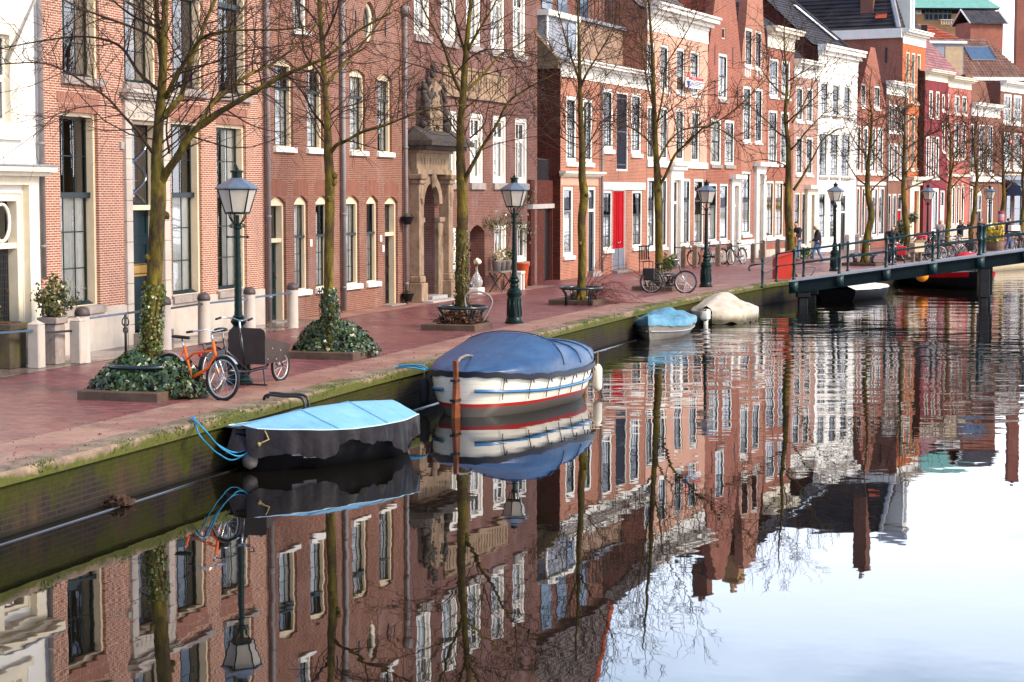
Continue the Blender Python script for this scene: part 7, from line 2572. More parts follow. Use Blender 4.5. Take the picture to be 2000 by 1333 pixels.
for k in range(260):
 v = Vector((rg.gauss(0, 1), rg.gauss(0, 1), rg.gauss(0, 1))).normalized()
 leaf(b, v * rg.uniform(0.2, 0.34), v, 0.10, rg)
b.build('leaves', M['ivy'], t)
b = MB()
b.tube([(0, 0, 0.25), (0, 0.2, 0.7), (0, 0.24, 0.75)], 0.012, 5)
b.build('chain', M['iron'], t)
# ------------------------------------------------------------------ bicycles
M['bike_orange'] = plain('orange_frame_paint', (0.80, 0.12, 0.01), 0.35, 0.1)
M['bike_black'] = plain('black_frame_paint', (0.012, 0.013, 0.017), 0.3, 0.2, spec=0.6)
M['bike_red'] = plain('red_frame_paint', (0.35, 0.015, 0.02), 0.35, 0.1)
M['bike_grey'] = plain('grey_frame_paint', (0.25, 0.24, 0.25), 0.35, 0.1)
M['saddle'] = plain('saddle_leather', (0.02, 0.018, 0.018), 0.5, 0.2)
M['box_board'] = plain('brown_black_box_board', (0.055, 0.038, 0.032), 0.6, 0.25, 3)
M['red_plastic'] = plain('red_plastic', (0.55, 0.02, 0.025), 0.4, 0.1)
M['amber'] = plain('amber_reflector', (0.8, 0.22, 0.01), 0.3, 0.1)
def wheel(parent, x, r, mat=None, spokes=18, wd=0.024, axis=None):
 b = MB()
 b.M = mat
 n = 36
 b.tube([(x + r * math.cos(2 * math.pi * k / n), 0, r + wd * 0.0 + r * math.sin(2 * math.pi * k / n)) for k in range(n)], wd, 8, close=True)
 w = b.build('wheel', M['rubber'], parent, True)
 b = MB()
 b.M = mat
 b.tube([(x + (r - 0.035) * math.cos(2 * math.pi * k / n), 0, r + (r - 0.035) * math.sin(2 * math.pi * k / n)) for k in range(n)], 0.014, 6, close=True)
 b.build('rim', M['rim'], w, True)
 b = MB()
 b.M = mat
 for k in range(spokes):
  a = 2 * math.pi * k / spokes
  b.tube([(x + 0.02 * math.cos(a + 0.8), 0.03 * (1 if k % 2 else -1), r + 0.02 * math.sin(a + 0.8)), (x + (r - 0.04) * math.cos(a), 0, r + (r - 0.04) * math.sin(a))], 0.0028, 3, cap=False)
 b.tube([(x, -0.05, r), (x, 0.05, r)], 0.022, 8)
 b.build('spokes', M['rim'], w)
 return w
def bike(label, p, hd, fm='bike_black', r=0.34, steer=0.0, low=False, guard_m='bike_black', rack=True, basket=None, lean=0.05, sm='saddle', reflector=False, group='bicycles parked along the street', cr=None):
 t = thing('bicycle', label, 'bicycle', p, hd, group)
 t.rotation_euler = (lean, 0, hd)
 rx, fx = -0.53, 0.54
 hb, ht = Vector((0.40, 0, 0.60)), Vector((0.33, 0, 0.86))
 ax = (ht - hb).normalized()
 S_ = Matrix.Translation(hb) @ Matrix.Rotation(steer, 4, ax) @ Matrix.Translation(-hb)
 wheel(t, rx, r)
 wheel(t, fx, r, S_)
 bb, st, sb = Vector((-0.07, 0, 0.29)), Vector((-0.24, 0, 0.78)), Vector((-0.16, 0, 0.55))
 b = MB()
 q = 0.018
 b.tube([bb, st], q, 8)
 if low:
  b.tube([hb + ax * 0.05, Vector((0.25, 0, 0.46)), Vector((0.05, 0, 0.36)), bb], 0.026, 8)
  b.tube([hb + ax * 0.14, Vector((0.15, 0, 0.70)), Vector((-0.05, 0, 0.67)), Vector((-0.20, 0, 0.55))], q, 8)
 else:
  b.tube([hb + ax * 0.02, bb], 0.02, 8)
  b.tube([hb + ax * 0.20, st - Vector((0, 0, 0.02))], q, 8)
 b.tube([hb, ht], 0.022, 8)
 for sy in (-0.05, 0.05):
  b.tube([bb, (rx, sy, r)], 0.011, 6)
  b.tube([st - Vector((0, 0, 0.08)), (rx, sy, r)], 0.010, 6)
 fr = b.build('frame', M[fm], t, True)
 b = MB()
 b.M = S_
 for sy in (-0.05, 0.05):
  b.tube([hb, hb + Vector((0.03, sy, -0.04)), (fx, sy, r)], 0.013, 6)
 b.build('fork', M['chrome'], t, True)
 b = MB()
 b.M = S_
 b.tube([ht, ht + ax * 0.14], 0.014, 6)
 tp = ht + ax * 0.14
 b.tube([tp + Vector((-0.22, 0.28, 0.0)), tp + Vector((-0.10, 0.28, 0.02)), tp + Vector((0.06, 0.18, 0.05)), tp + Vector((0.05, 0, 0.02)), tp + Vector((0.06, -0.18, 0.05)), tp + Vector((-0.10, -0.28, 0.02)), tp + Vector((-0.22, -0.28, 0.0))], 0.011, 6)
 hbm = b.build('handlebar', M['chrome'], t, True)
 for sy in (-0.28, 0.28):
  b = MB()
  b.M = S_
  b.tube([tp + Vector((-0.24, sy, 0)), tp + Vector((-0.11, sy, 0.018))], 0.018, 6)
  b.build('grip', M['rubber'], hbm, True)
 b = MB()
 b.tube([st - Vector((0, 0, 0.05)), st + Vector((-0.045, 0, 0.10))], 0.013, 6)
 b.build('seat_post', M['chrome'], t, True)
 b = MB()
 sc_ = st + Vector((-0.05, 0, 0.12))
 def sf(u, v):
  x = 0.15 - 0.28 * u
  w = 0.022 + 0.075 * max(0, (u - 0.3) / 0.7) ** 1.2
  a = 2 * math.pi * v
  return sc_ + Vector((x, w * math.cos(a), 0.026 * math.sin(a) + 0.012 * u))
 b.grid(sf, 9, 10, cv=True)
 b.poly([sf(0, k / 10) for k in range(10)])
 b.poly([sf(1, 1 - k / 10) for k in range(10)])
 b.build('saddle', M[sm], t, True)
 def mg(cx, a0, a1, mat):
  b = MB()
  b.M = mat
  b.grid(lambda u, v: (cx + (r + 0.045) * math.cos(a0 + (a1 - a0) * u), (v - 0.5) * 0.06, r + (r + 0.045) * math.sin(a0 + (a1 - a0) * u)), 14, 2)
  b.build('mudguard', M[guard_m], t)
 mg(rx, 0.7, 3.3, None)
 mg(fx, 0.7, 2.6, S_)
 b = MB()
 b.mesh([(rx - 0.02, 0.05, r - 0.03), (bb.x + 0.1, 0.05, 0.24), (bb.x + 0.12, 0.05, 0.33), (rx - 0.02, 0.05, r + 0.05)], [(0, 1, 2, 3)])
 b.lathe([(0.085, -0.004), (0.085, 0.004)], 16)
 for k in range(16): pass
 o = b.build('chain_case', M['bike_black'], t)
 b = MB()
 for sy, sg in ((0.08, 1), (-0.08, -1)):
  b.tube([bb + Vector((0, sy, 0)), bb + Vector((0.08 * sg, sy, -0.14 * sg))], 0.010, 5)
  e = bb + Vector((0.08 * sg, sy * 1.7, -0.14 * sg))
  b.box(e.x - 0.04, e.x + 0.04, e.y - 0.04, e.y + 0.04, e.z - 0.012, e.z + 0.012)
 b.build('pedal', M['iron'], t)
 b = MB()
 b.tube([(-0.1, 0.03, 0.28), (-0.17, 0.17, 0.0)], 0.010, 5)
 b.build('kickstand', M['chrome'], t)
 if rack:
  b = MB()
  for sy in (-0.06, 0.06):
   b.tube([st + Vector((-0.03, sy, -0.06)), (rx - 0.2, sy, 0.73), (rx - 0.22, sy, 0.71)], 0.008, 5)
   b.tube([(rx, sy, r), (rx - 0.08, sy, 0.73)], 0.007, 5)
  for k in range(4): b.tube([(rx + 0.1 - 0.1 * k, -0.06, 0.735), (rx + 0.1 - 0.1 * k, 0.06, 0.735)], 0.006, 4)
  b.build('luggage_rack', M['iron'], t)
 if basket:
  b = MB()
  if basket == 'wire':
   for z in (0.82, 0.90, 0.98, 1.06):
    b.tube([(0.52, -0.18, z), (0.86, -0.18, z), (0.86, 0.18, z), (0.52, 0.18, z)], 0.006, 4, close=True)
   for k in range(8):
    x = 0.52 + 0.34 * k / 7
    b.tube([(x, -0.18, 0.82), (x, -0.18, 1.06)], 0.005, 4)
    b.tube([(x, 0.18, 0.82), (x, 0.18, 1.06)], 0.005, 4)
   for k in range(7):
    b.tube([(0.86, -0.18 + 0.06 * k, 0.82), (0.86, -0.18 + 0.06 * k, 1.06)], 0.005, 4)
    b.tube([(0.52, -0.18 + 0.06 * k, 0.82), (0.86, -0.18 + 0.06 * k, 0.82)], 0.005, 4)
   b.build('basket', M['iron'], t)
  elif basket == 'panniers':
   for sy in (-1, 1):
    b = MB()
    b.bbox(rx - 0.22, rx + 0.14, sy * 0.09 if sy > 0 else -0.24, 0.24 if sy > 0 else -0.09, 0.38, 0.76, 0.03)
    b.build('pannier', M['saddle'], t)
  elif basket == 'crate':
   b.bbox(0.48, 0.90, -0.26, 0.26, 0.84, 1.12, 0.015)
   b.build('crate', M[cr or 'bike_black'], t)
 b = MB()
 b.box(rx - r - 0.075, rx - r - 0.05, -0.03, 0.03, 0.60, 0.66)
 b.build('rear_light', M['red_plastic'], t)
 if reflector:
  b = MB()
  b.M = S_
  b.box(fx - 0.16, fx - 0.06, -0.012, 0.012, r + 0.10, r + 0.16)
  b.build('spoke_reflector', M['amber'], t)
 return t
pf, prr = G(434, 783), G(328, 766)
mid = (pf + prr) / 2
hd = math.atan2((pf - prr).y, (pf - prr).x)
hd = -0.56
mid = pf - Vector((math.cos(hd), math.sin(hd), 0)) * 0.54
bike('orange bicycle with pale mudguards leaning at the nearest ivy mound', mid + Vector((0, 0, 0.012)), hd, 'bike_orange', 0.315, -0.04, True, 'rim', False, None, -0.06, reflector=True)
# box bicycle
fw_, rw_ = G(548, 744), G(417, 766)
d = (fw_ - rw_).normalized()
hd = math.atan2(d.y, d.x)
t = thing('box_bicycle', 'black box bicycle with a brown-black wooden cargo box, behind the nearest lamp', 'cargo bicycle', (rw_.x, rw_.y, QZ), hd)
Lw = (fw_ - rw_).length
wheel(t, 0.0, 0.335)
wheel(t, Lw, 0.255, None, 18)
b = MB()
b.tube([(0.45, 0, 0.29), (0.30, 0, 0.82)], 0.02, 8)
b.tube([(0.45, 0, 0.29), (0.95, 0, 0.24), (Lw - 0.45, 0, 0.26)], 0.028, 8)
b.tube([(0.36, 0, 0.62), (0.75, 0, 0.40), (0.98, 0, 0.26)], 0.024, 8)
b.tube([(0.92, 0, 0.30), (0.80, 0, 0.86)], 0.022, 8)
for sy in (-0.055, 0.055):
 b.tube([(0.45, 0, 0.29), (0, sy, 0.335)], 0.012, 6)
 b.tube([(0.34, 0, 0.7), (0, sy, 0.335)], 0.012, 6)
 b.tube([(Lw - 0.42, 0, 0.27), (Lw - 0.3, sy, 0.52), (Lw, sy, 0.255)], 0.014, 6)
b.build('frame', M['bike_black'], t, True)
x0, x1 = Lw - 1.02, Lw - 0.12
b = MB()
b.mesh([(x0, -0.30, 0.36), (x1 - 0.1, -0.22, 0.36), (x1 + 0.06, -0.25, 0.62), (x0, -0.34, 0.80), (x0, 0.30, 0.36), (x1 - 0.1, 0.22, 0.36), (x1 + 0.06, 0.25, 0.62), (x0, 0.34, 0.80)],
  [(0, 1, 2, 3), (5, 4, 7, 6), (1, 5, 6, 2), (4, 0, 3, 7), (4, 5, 1, 0)])
b.mesh([(x0 + 0.02, -0.31, 0.39), (x1 - 0.1, -0.21, 0.39), (x1 + 0.05, -0.235, 0.615), (x0 + 0.02, -0.32, 0.79), (x0 + 0.02, 0.31, 0.39), (x1 - 0.1, 0.21, 0.39), (x1 + 0.05, 0.235, 0.615), (x0 + 0.02, 0.32, 0.79)],
  [(3, 2, 1, 0), (6, 7, 4, 5), (2, 6, 5, 1), (7, 3, 0, 4), (0, 1, 5, 4)])
b.poly([(x0, -0.345, 0.80), (x0, 0.345, 0.80), (x0, 0.33, 0.90), (x0, 0.26, 0.94), (x0, -0.26, 0.94), (x0, -0.33, 0.90)])
b.poly([(x0 - 0.015, 0.345, 0.36), (x0 - 0.015, -0.345, 0.36), (x0 - 0.015, -0.345, 0.86), (x0 - 0.015, -0.26, 0.94), (x0 - 0.015, 0.26, 0.94), (x0 - 0.015, 0.345, 0.86)])
bx = b.build('cargo_box', M['box_board'], t)
b = MB()
for (u, v) in ((0.12, 0.44), (0.3, 0.6), (0.45, 0.42), (0.62, 0.55), (0.8, 0.44)):
 b.blob((x0 + (x1 - x0) * u, -0.31 + 0.07 * u - 0.02, v), (0.012, 0.01, 0.012), 6, 5)
b.build('screw', M['rim'], bx)
b = MB()
b.tube([(0.30, 0, 0.80), (0.27, 0, 0.93)], 0.014, 6)
b.build('seat_post', M['chrome'], t)
b = MB()
b.blob((0.23, 0, 0.96), (0.14, 0.10, 0.035), 12, 8)
b.build('saddle', M['saddle'], t, True)
b = MB()
b.tube([(0.80, 0, 0.84), (0.77, 0, 1.06)], 0.016, 6)
b.tube([(0.58, 0.30, 1.10), (0.70, 0.29, 1.12), (0.84, 0.16, 1.10), (0.80, 0, 1.06), (0.84, -0.16, 1.10), (0.70, -0.29, 1.12), (0.58, -0.30, 1.10)], 0.012, 6)
hb_ = b.build('handlebar', M['chrome'], t, True)
for sy in (-1, 1):
 b = MB()
 b.tube([(0.55, sy * 0.30, 1.097), (0.68, sy * 0.292, 1.115)], 0.019, 6)
 b.build('grip', M['rubber'], hb_, True)
b = MB()
b.grid(lambda u, v: (0.38 * math.cos(0.6 + 2.7 * u), (v - .5) * 0.07, 0.335 + 0.38 * math.sin(0.6 + 2.7 * u)), 14, 2)
b.grid(lambda u, v: (Lw + 0.30 * math.cos(0.9 + 1.3 * u), (v - .5) * 0.07, 0.255 + 0.30 * math.sin(0.9 + 1.3 * u)), 8, 2)
b.mesh([(-0.28, -0.05, 0.30), (0.3, -0.05, 0.32), (0.26, -0.05, 0.66), (-0.2, -0.05, 0.62)], [(0, 1, 2, 3)])
b.build('mudguard', M['bike_black'], t)
b = MB()
b.tube([(-0.28, -0.06, 0.76), (0.2, -0.06, 0.77)], 0.01, 5)
b.tube([(-0.28, 0.06, 0.76), (0.2, 0.06, 0.77)], 0.01, 5)
b.tube([(-0.2, 0.06, 0.76), (0, 0.06, 0.34)], 0.008, 5)
b.build('luggage_rack', M['iron'], t)
b = MB()
b.blob((-0.36, 0, 0.62), (0.03, 0.035, 0.05), 8, 6)
b.build('rear_light', M['red_plastic'], t)
b = MB()
b.tube([(1.15, -0.2, 0.3), (1.1, -0.26, 0.02)], 0.014, 5)
b.tube([(1.15, 0.2, 0.3), (1.1, 0.26, 0.02)], 0.014, 5)
b.tube([(1.1, -0.3, 0.02), (1.1, 0.3, 0.02)], 0.014, 5)
b.build('kickstand', M['bike_black'], t)
# bicycle at the fifth tree and those further along
def bike_px(label, pf_, pr_, **kw):
 a, c = Vector(pf_), Vector(pr_)
 m = (a + c) / 2
 return bike(label, Vector((m.x, m.y, QZ)), math.atan2((a - c).y, (a - c).x), **kw)
a = G(1338, 573)
bike_px('black bicycle with panniers leaning on the fifth tree guard', a, a + Vector((-1.03, 0.28, 0)), basket='panniers', lean=-0.05, fm='bike_black')
a = G(1331, 520)
bike_px('dark bicycle with front basket between the brown posts by the pink house door', a + Vector((0.5, -0.5, 0)), a + Vector((-0.3, 0.3, 0)), basket='wire')
a = G(1395, 516)
bike_px('black upright bicycle leaning on the rail, left of the pair', a + Vector((0.35, -0.3, 0)), a + Vector((-0.35, 0.55, 0)), lean=0.1)
a = G(1438, 517)
bike_px('black upright bicycle leaning on the rail, right of the pair', a + Vector((-0.25, -0.35, 0)), a + Vector((0.35, 0.5, 0)), lean=0.1)
spots = [(1800, 88.0, 'pale wheeled bicycle nearest the eighth tree', 'bike_grey', 2.9, None), (1817, 89.0, 'black bicycle second from the eighth tree', 'bike_black', 3.3, 'wire'), (1832, 90.5, 'bicycle with a red crate behind the bridge rail', 'bike_red', 2.8, 'crate'),
   (1858, 92.5, 'black bicycle with a black front crate at the ninth tree', 'bike_black', 3.4, 'crate'), (1872, 93.5, 'dark bicycle with panniers right of the ninth tree', 'bike_black', 3.0, 'panniers'), (1882, 94.5, 'red framed bicycle next to the short black bollard', 'bike_red', 2.7, None),
   (1985, 101.0, 'bicycle with red rear light at the right edge', 'bike_black', 1.2, 'crate'), (1996, 102.0, 'dark bicycle cut off by the right edge of the picture', 'bike_black', 1.4, None)]
for k, (px, Y, lb, fm, hd, bk) in enumerate(spots):
 p = AT(px, 377, Y)
 bike(lb, Vector((p.x, p.y, QZ)), hd, fm, basket=bk, lean=0.08 if k % 2 else -0.06, cr='red_plastic' if 'red crate' in lb else 'bike_black', guard_m='rim' if k % 3 == 0 else 'bike_black')
p = AT(1792, 377, 87.2)
t = thing('carton', 'open beige carton standing by the parked bicycles', 'box', (p.x, p.y, QZ + 0.45), 0.5)
b = MB()
b.bbox(-0.28, 0.28, -0.2, 0.2, 0, 0.42, 0.01)
b.mesh([(-0.28, -0.2, 0.42), (0.28, -0.2, 0.42), (0.34, -0.32, 0.56), (-0.3, -0.32, 0.55)], [(0, 1, 2, 3)])
b.build('box', plain('beige_card', (0.5, 0.38, 0.25), 0.8, 0.1), t)
for sx in (-0.2, 0.2):
 b = MB()
 b.bbox(sx - 0.04, sx + 0.04, -0.1, 0.1, -0.45, 0, 0.005)
 b.build('leg', M['grey_wood'], t)
p = AT(1892, 377, 97)
t = thing('bollard', 'short black bollard with white cap behind the bridge rail', 'bollard', (p.x, p.y, QZ))
b = MB()
b.lathe([(0.13, 0), (0.12, 0.5), (0.12, 0.62)], 14)
b.build('shaft', M['black'], t)
b = MB()
b.lathe([(0.125, 0.62), (0.125, 0.70), (0.02, 0.74)], 14)
b.build('cap', M['white'], t)
p = AT(1794, 377, 93)
post('round dark-topped stone post among the parked bicycles', 1794, 500, 455, 10, 'round', 'stone posts before the doors', 'brown_post')
# black chair at the pink house
p = G(1262, 533)
t = thing('garden_chair', 'black slatted garden chair against the brick wall left of the green shrub', 'chair', (p.x, p.y, QZ), 0.3)
b = MB()
for k in range(6): b.box(-0.22, 0.22, -0.22 + 0.075 * k, -0.165 + 0.075 * k, 0.43, 0.455)
b.build('seat', M['black'], t)
b = MB()
for k in range(6): b.box(-0.22 + 0.075 * k, -0.175 + 0.075 * k, 0.22, 0.24, 0.5, 1.0)
b.box(-0.24, 0.24, 0.215, 0.245, 1.0, 1.05)
b.build('backrest', M['black'], t)
for sx in (-1, 1):
 for sy in (-1, 1):
  b = MB()
  b.tube([(sx * 0.2, sy * 0.2, 0), (sx * 0.2, sy * 0.2, 0.43 if sy < 0 else 0.6)], 0.016, 6)
  b.build('leg', M['black'], t)
# ------------------------------------------------------------------ boats
def hullfn(L, B, zb, zm, zs, draft=0.22, bow=0.55, stern=0.75, rake=0.25, fullness=0.55, srake=0.05):
 # x forward; u 0 bow .. 1 stern
 def w(u):
  f = min(1, (u / bow)) if u < bow else 1
  a = math.sin(f * math.pi / 2) ** fullness if u < bow else 1
  if u > 0.6:
   a *= 1 - (1 - stern) * ((u - 0.6) / 0.4) ** 2
  return B / 2 * a
 def zg(u):
  q = 2 * u - 1
  return zm + (zb - zm) * q * q if u < .5 else zm + (zs - zm) * q * q
 def pt(u, v, k=1.0, dz=0.0):        # v -1..1 keel at 0
  a = abs(v)
  H = zg(u) + draft
  y = w(u) * (math.sin(a * math.pi / 2) ** 0.72) * k
  z = -draft + H * (a ** 1.55) + dz
  x = L / 2 - u * L + rake * (1 - u) ** 3 * (z / max(zb, .1)) - srake * u ** 4 * (z / max(zb, .1))
  return Vector((x, y if v > 0 else -y, z))
 return w, zg, pt
def hull(b, pt, nu=28, nv=19, closed_stern=True, lo=None, hi=None):
 b.grid(lambda u, v: pt(u * u * 0.5 + u ** 5 * 0.5 if u < 1 else 1.0, 2 * v - 1), nu + 14, nv)
 if closed_stern: b.poly([pt(1, 2 * k / (nv - 1) - 1) for k in range(nv)])
def strake(b, pt, w, zg, frac, r, u0=0.01, u1=1.0, n=36, out=0.012):
 for sg in (-1, 1):
  b.tube([pt(u0 + (u1 - u0) * (k / n) ** 1.9, sg * frac, 1.0) + Vector((0.045 * max(0, 1 - (k / n) ** 1.9 / 0.22), sg * out, 0)) for k in range(n + 1)], r, 6)
# -- dinghy under the light blue tarpaulin
def tarp_mat(name, c, c2, rough=0.35, wr=8, br=0.35, sp=0.4):
 t = NT(name)
 f = t.noise(3.0, 6, 0.65)
 col = t.mix(t.ramp(f, [(0.35, 0), (0.7, 1)]), c, c2)
 col = t.mix(t.ramp(t.noise(1.6, 8, 0.75, scl=(2.2, 0.7, 1)), [(0.52, 0), (0.70, 0.45)]), col, shade(c, 0.45))
 col = t.mix(t.ramp(t.noise(26, 3, 0.6), [(0.70, 0), (0.76, 0.6)]), col, (0.05, 0.045, 0.035))
 t.bump(t.noise(wr, 5, 0.6, scl=(0.6, 1.6, 1)), br, 0.03)
 return t.fin(col, rough, 0, sp)
M['tarp_blue'] = tarp_mat('sky_sheen_blue_tarp', (0.14, 0.34, 0.49), (0.20, 0.42, 0.55), 0.5, 5, 0.25)  # brightness of the reflected sky is put into this blue
M['tarp_dark'] = tarp_mat('dark_tarp_skirt', (0.008, 0.007, 0.009), (0.020, 0.017, 0.020), 0.45, 6, 0.4, 0.14)
M['cover_blue'] = tarp_mat('navy_blue_boat_cover', (0.014, 0.045, 0.115), (0.024, 0.070, 0.16), 0.36, 3, 0.7)
bowp, sternp = Vector((-3.66, 26.80, 0)), Vector((-1.82, 28.95, 0))
c = (bowp + sternp) / 2
d = bowp - sternp
L = d.length
t = thing('covered_dinghy', 'small black dinghy under a light blue tarpaulin with dark skirt, moored nearest the camera', 'boat', (c.x, c.y, 0), math.atan2(d.y, d.x))
w, zg, pt = hullfn(L, 1.55, 0.55, 0.46, 0.50, 0.2, 0.5, 0.62, 0.28, 0.6)
b = MB()
hull(b, pt)
b.build('hull', M['hull_black'], t, True)
def tz(u):                                       # ridge height of the tarpaulin
 return 0.55 + 0.24 * math.sin(min(1, u * 1.35 + 0.18) * math.pi / 2) if u < 0.75 else 0.79 - 0.04 * (u - 0.75) * 4
def tpt(u, v):
 ww = w(0.02 + 0.98 * u) * 1.05 + 0.03
 base = pt(0.02 + 0.98 * u, 1)
 a = abs(v)
 z = tz(u) + (zg(u) + 0.07 - tz(u)) * a ** 1.25 - 0.02 * math.sin(math.pi * a) * (0.6 + 0.4 * math.sin(u * 23))
 return Vector((base.x, ww * v, z + 0.008 * noise.noise(Vector((u * 8, v * 3, 3)))))
b = MB()
b.grid(lambda u, v: tpt(0.03 + 0.97 * u, 2 * v - 1), 40, 21)
tp_ = b.build('tarpaulin', M['tarp_blue'], t, True)
b = MB()
for u in (0.36, 0.68):
 b.tube([tpt(u, k / 12 - 1) + Vector((0, 0, 0.006)) for k in range(25)], 0.009, 4)
b.build('tarpaulin_seam', M['tarp_blue'], tp_)
b = MB()
b.tube([tpt(0.03, 0) + Vector((0.0, 0, 0))] + [tpt(0.03 + 0.97 * k / 30, 1) for k in range(31)], 0.013, 5)
b.tube([tpt(0.03 + 0.97 * k / 30, -1) for k in range(31)], 0.013, 5)
b.build('tarpaulin_hem', plain('pale_hem', (0.42, 0.55, 0.62), 0.5, 0.1), tp_)
b = MB()
rim = [tpt(k / 60, 1) for k in range(61)] + [tpt(1, 1 - 2 * k / 16) for k in range(1, 16)] + [tpt(1 - k / 60, -1) for k in range(61)]
n = len(rim)
rg = random.Random(3)
def skirt(u, v):
 k = min(n - 1, int(round(u * (n - 1))))
 p = rim[k]
 ctr = Vector((p.x * 0.9, 0, p.z))
 o = (p - ctr)
 o.z = 0
 o = o.normalized() if o.length > 1e-4 else Vector((1, 0, 0))
 dr = 0.26 + 0.11 * math.sin(k * 0.16) + 0.06 * math.sin(k * 0.41 + 1) + 0.03 * abs(math.sin(k * 0.9)) + 0.04 * noise.noise(Vector((k * 0.3, 0, 0)))
 fold = (0.030 * math.sin(k * 0.83 + 1.5 * math.sin(k * 0.2)) + 0.022 * math.sin(k * 1.7 + 0.6 * math.sin(k * .5))) * v
 return p + o * (0.02 + fold + 0.02 * v) + Vector((0, 0, -dr * v))
b.grid(skirt, n, 8)
b.grid(lambda u, v: tpt(0.0, 2 * v - 1).lerp(tpt(0.03, 2 * v - 1), u) + Vector((0.05 * (1 - u), 0, 0)), 3, 9)
bow_top = tpt(0, 0) + Vector((0.06, 0, 0.0))
for sg in (-1, 1):
 P0, P1 = tpt(0.0, sg), tpt(0.10, sg)
 b.mesh([bow_top, bow_top + Vector((0.16, 0, -0.36)), P0 + Vector((0.05, 0, -0.30)), P1 + Vector((0, sg * 0.05, -0.24)), P1 + Vector((0, sg * 0.02, 0.0))], [(0, 1, 2), (0, 2, 3, 4)])
sk_ = b.build('tarpaulin_skirt', M['tarp_dark'], t, True)
b = MB()
q0_, q1_ = pt(0.12, 0.85), pt(0.17, 0.85)
for k, (u, v) in enumerate(((0.16, 0.70), (0.21, 0.66))):
 o = pt(u, v)
 e = (pt(u + 0.06, v) - o)
 f = (pt(u, v + 0.12) - o)
 nn = e.cross(f).normalized() * (0.012 if e.cross(f).y > 0 else -0.012)
 b.poly([o + nn, o + e + nn, o + e + f + nn, o + f + nn])
b.build('registration_sticker', plain('faded_sticker', (0.40, 0.42, 0.46), 0.6, 0.2, 30, dirt=(0.5, 0.12, 0.16), dirt_amt=0.8), t)
b = MB()
pp = pt(0.06, 0.9)
b.tube([tpt(0.05, 1), tpt(0.06, 1) + Vector((0.03, 0.06, -0.13)), pp + Vector((0.08, 0.08, 0.0)), pp + Vector((0.1, 0.05, -0.06))], 0.013, 6)
b.blob(pp + Vector((0.1, 0.06, -0.02)), (0.03, 0.03, 0.03), 8, 6)
b.build('lashing', M['rope_tan'], t, True)
bow_w = t.matrix_basis @ (pp + Vector((0.1, 0.05, -0.02)))
p = t.matrix_basis @ pt(0.02, 0.55)
f_ = thing('fender', 'small grey fender hanging at the bow of the tarpaulined dinghy', 'fender', (p.x - 0.05, p.y - 0.12, 0.02))
b = MB()
b.lathe([(0.02, 0.02), (0.09, 0.06), (0.11, 0.12), (0.11, 0.2), (0.08, 0.27), (0.02, 0.3)], 14)
b.build('body', plain('grey_rubber', (0.11, 0.095, 0.085), 0.6, 0.3), f_, True)
def rope(label, pts, r, m, n=8, ring=None, group=None):
 o = Vector(pts[0])
 t = thing('mooring_rope', label, 'rope', o, 0, group)
 b = MB()
 b.tube(smooth_path([Vector(p) - o for p in pts], n), r, 6)
 b.build('rope', M[m], t, True)
 return t
for k, (dx, dz) in enumerate(((0, 0), (0.05, -0.05), (-0.03, -0.10))):
 a = G(372 + 4 * k, 821 - k)
 a.z += 0.03
 P = [a] + [AT(x, y_, yy) + Vector((dx, 0, dz)) for x, y_, yy in ((392, 832, 25.6), (412, 856, 25.9), (432, 873, 26.2), (462, 884, 26.5))] + [bow_w]
 rope(['topmost strand of the blue mooring lines of the dinghy', 'middle strand of the blue mooring lines of the dinghy', 'lowest strand of the blue mooring lines of the dinghy'][k], P, 0.011, 'rope_blue', group='blue lines of the dinghy')
# -- white sloop with the dark blue cover
sp_, bp2 = Vector((-0.90, 33.25, 0)), Vector((1.06, 37.3, 0))
c = (sp_ + bp2) / 2
d = sp_ - bp2
L = d.length
t = thing('white_sloop', 'white wooden sloop with dark blue cover, blue strake, red waterline and brown rudder', 'boat', (c.x, c.y, 0), math.atan2(d.y, d.x))
w, zg, pt = hullfn(L, 2.08, 0.78, 0.66, 0.80, 0.3, 0.34, 0.40, 0.10, 0.42, 0.12)
t1 = NT('white_hull_red_waterline')
sp = t1.N('ShaderNodeSeparateXYZ')
t1.L(t1.tc.outputs['Object'], sp.inputs['Vector'])
zq = t1.math('ADD', sp.outputs['Z'], t1.math('MULTIPLY', t1.noise(1.2, 2), 0.0))
base = t1.mix(t1.ramp(t1.noise(2.5, 7, 0.7), [(0.5, 0), (0.75, 0.4)]), (0.78, 0.70, 0.56), (0.50, 0.40, 0.28))
pl_ = t1.math('FRACT', t1.math('MULTIPLY', zq, 7.0))
base = t1.mix(t1.ramp(pl_, [(0.0, 0.5), (0.06, 0)]), base, (0.25, 0.2, 0.16))
red = t1.ramp(zq, [(0.225, 1), (0.230, 0)])
col = t1.mix(red, base, (0.36, 0.018, 0.015))
low = t1.ramp(zq, [(0.160, 1), (0.168, 0)])
col = t1.mix(low, col, (0.10, 0.085, 0.07))
M['hull_white'] = t1.fin(col, 0.35, 0, 0.5)
b = MB()
hull(b, pt, 36, 25)
hl = b.build('hull', M['hull_white'], t, True)
b = MB()
strake(b, pt, w, zg, 0.80, 0.032, 0.012, 0.98)
b.build('rub_strake', plain('blue_strake_paint', (0.015, 0.12, 0.26), 0.25, 0.2, spec=0.7), hl, True)
b = MB()
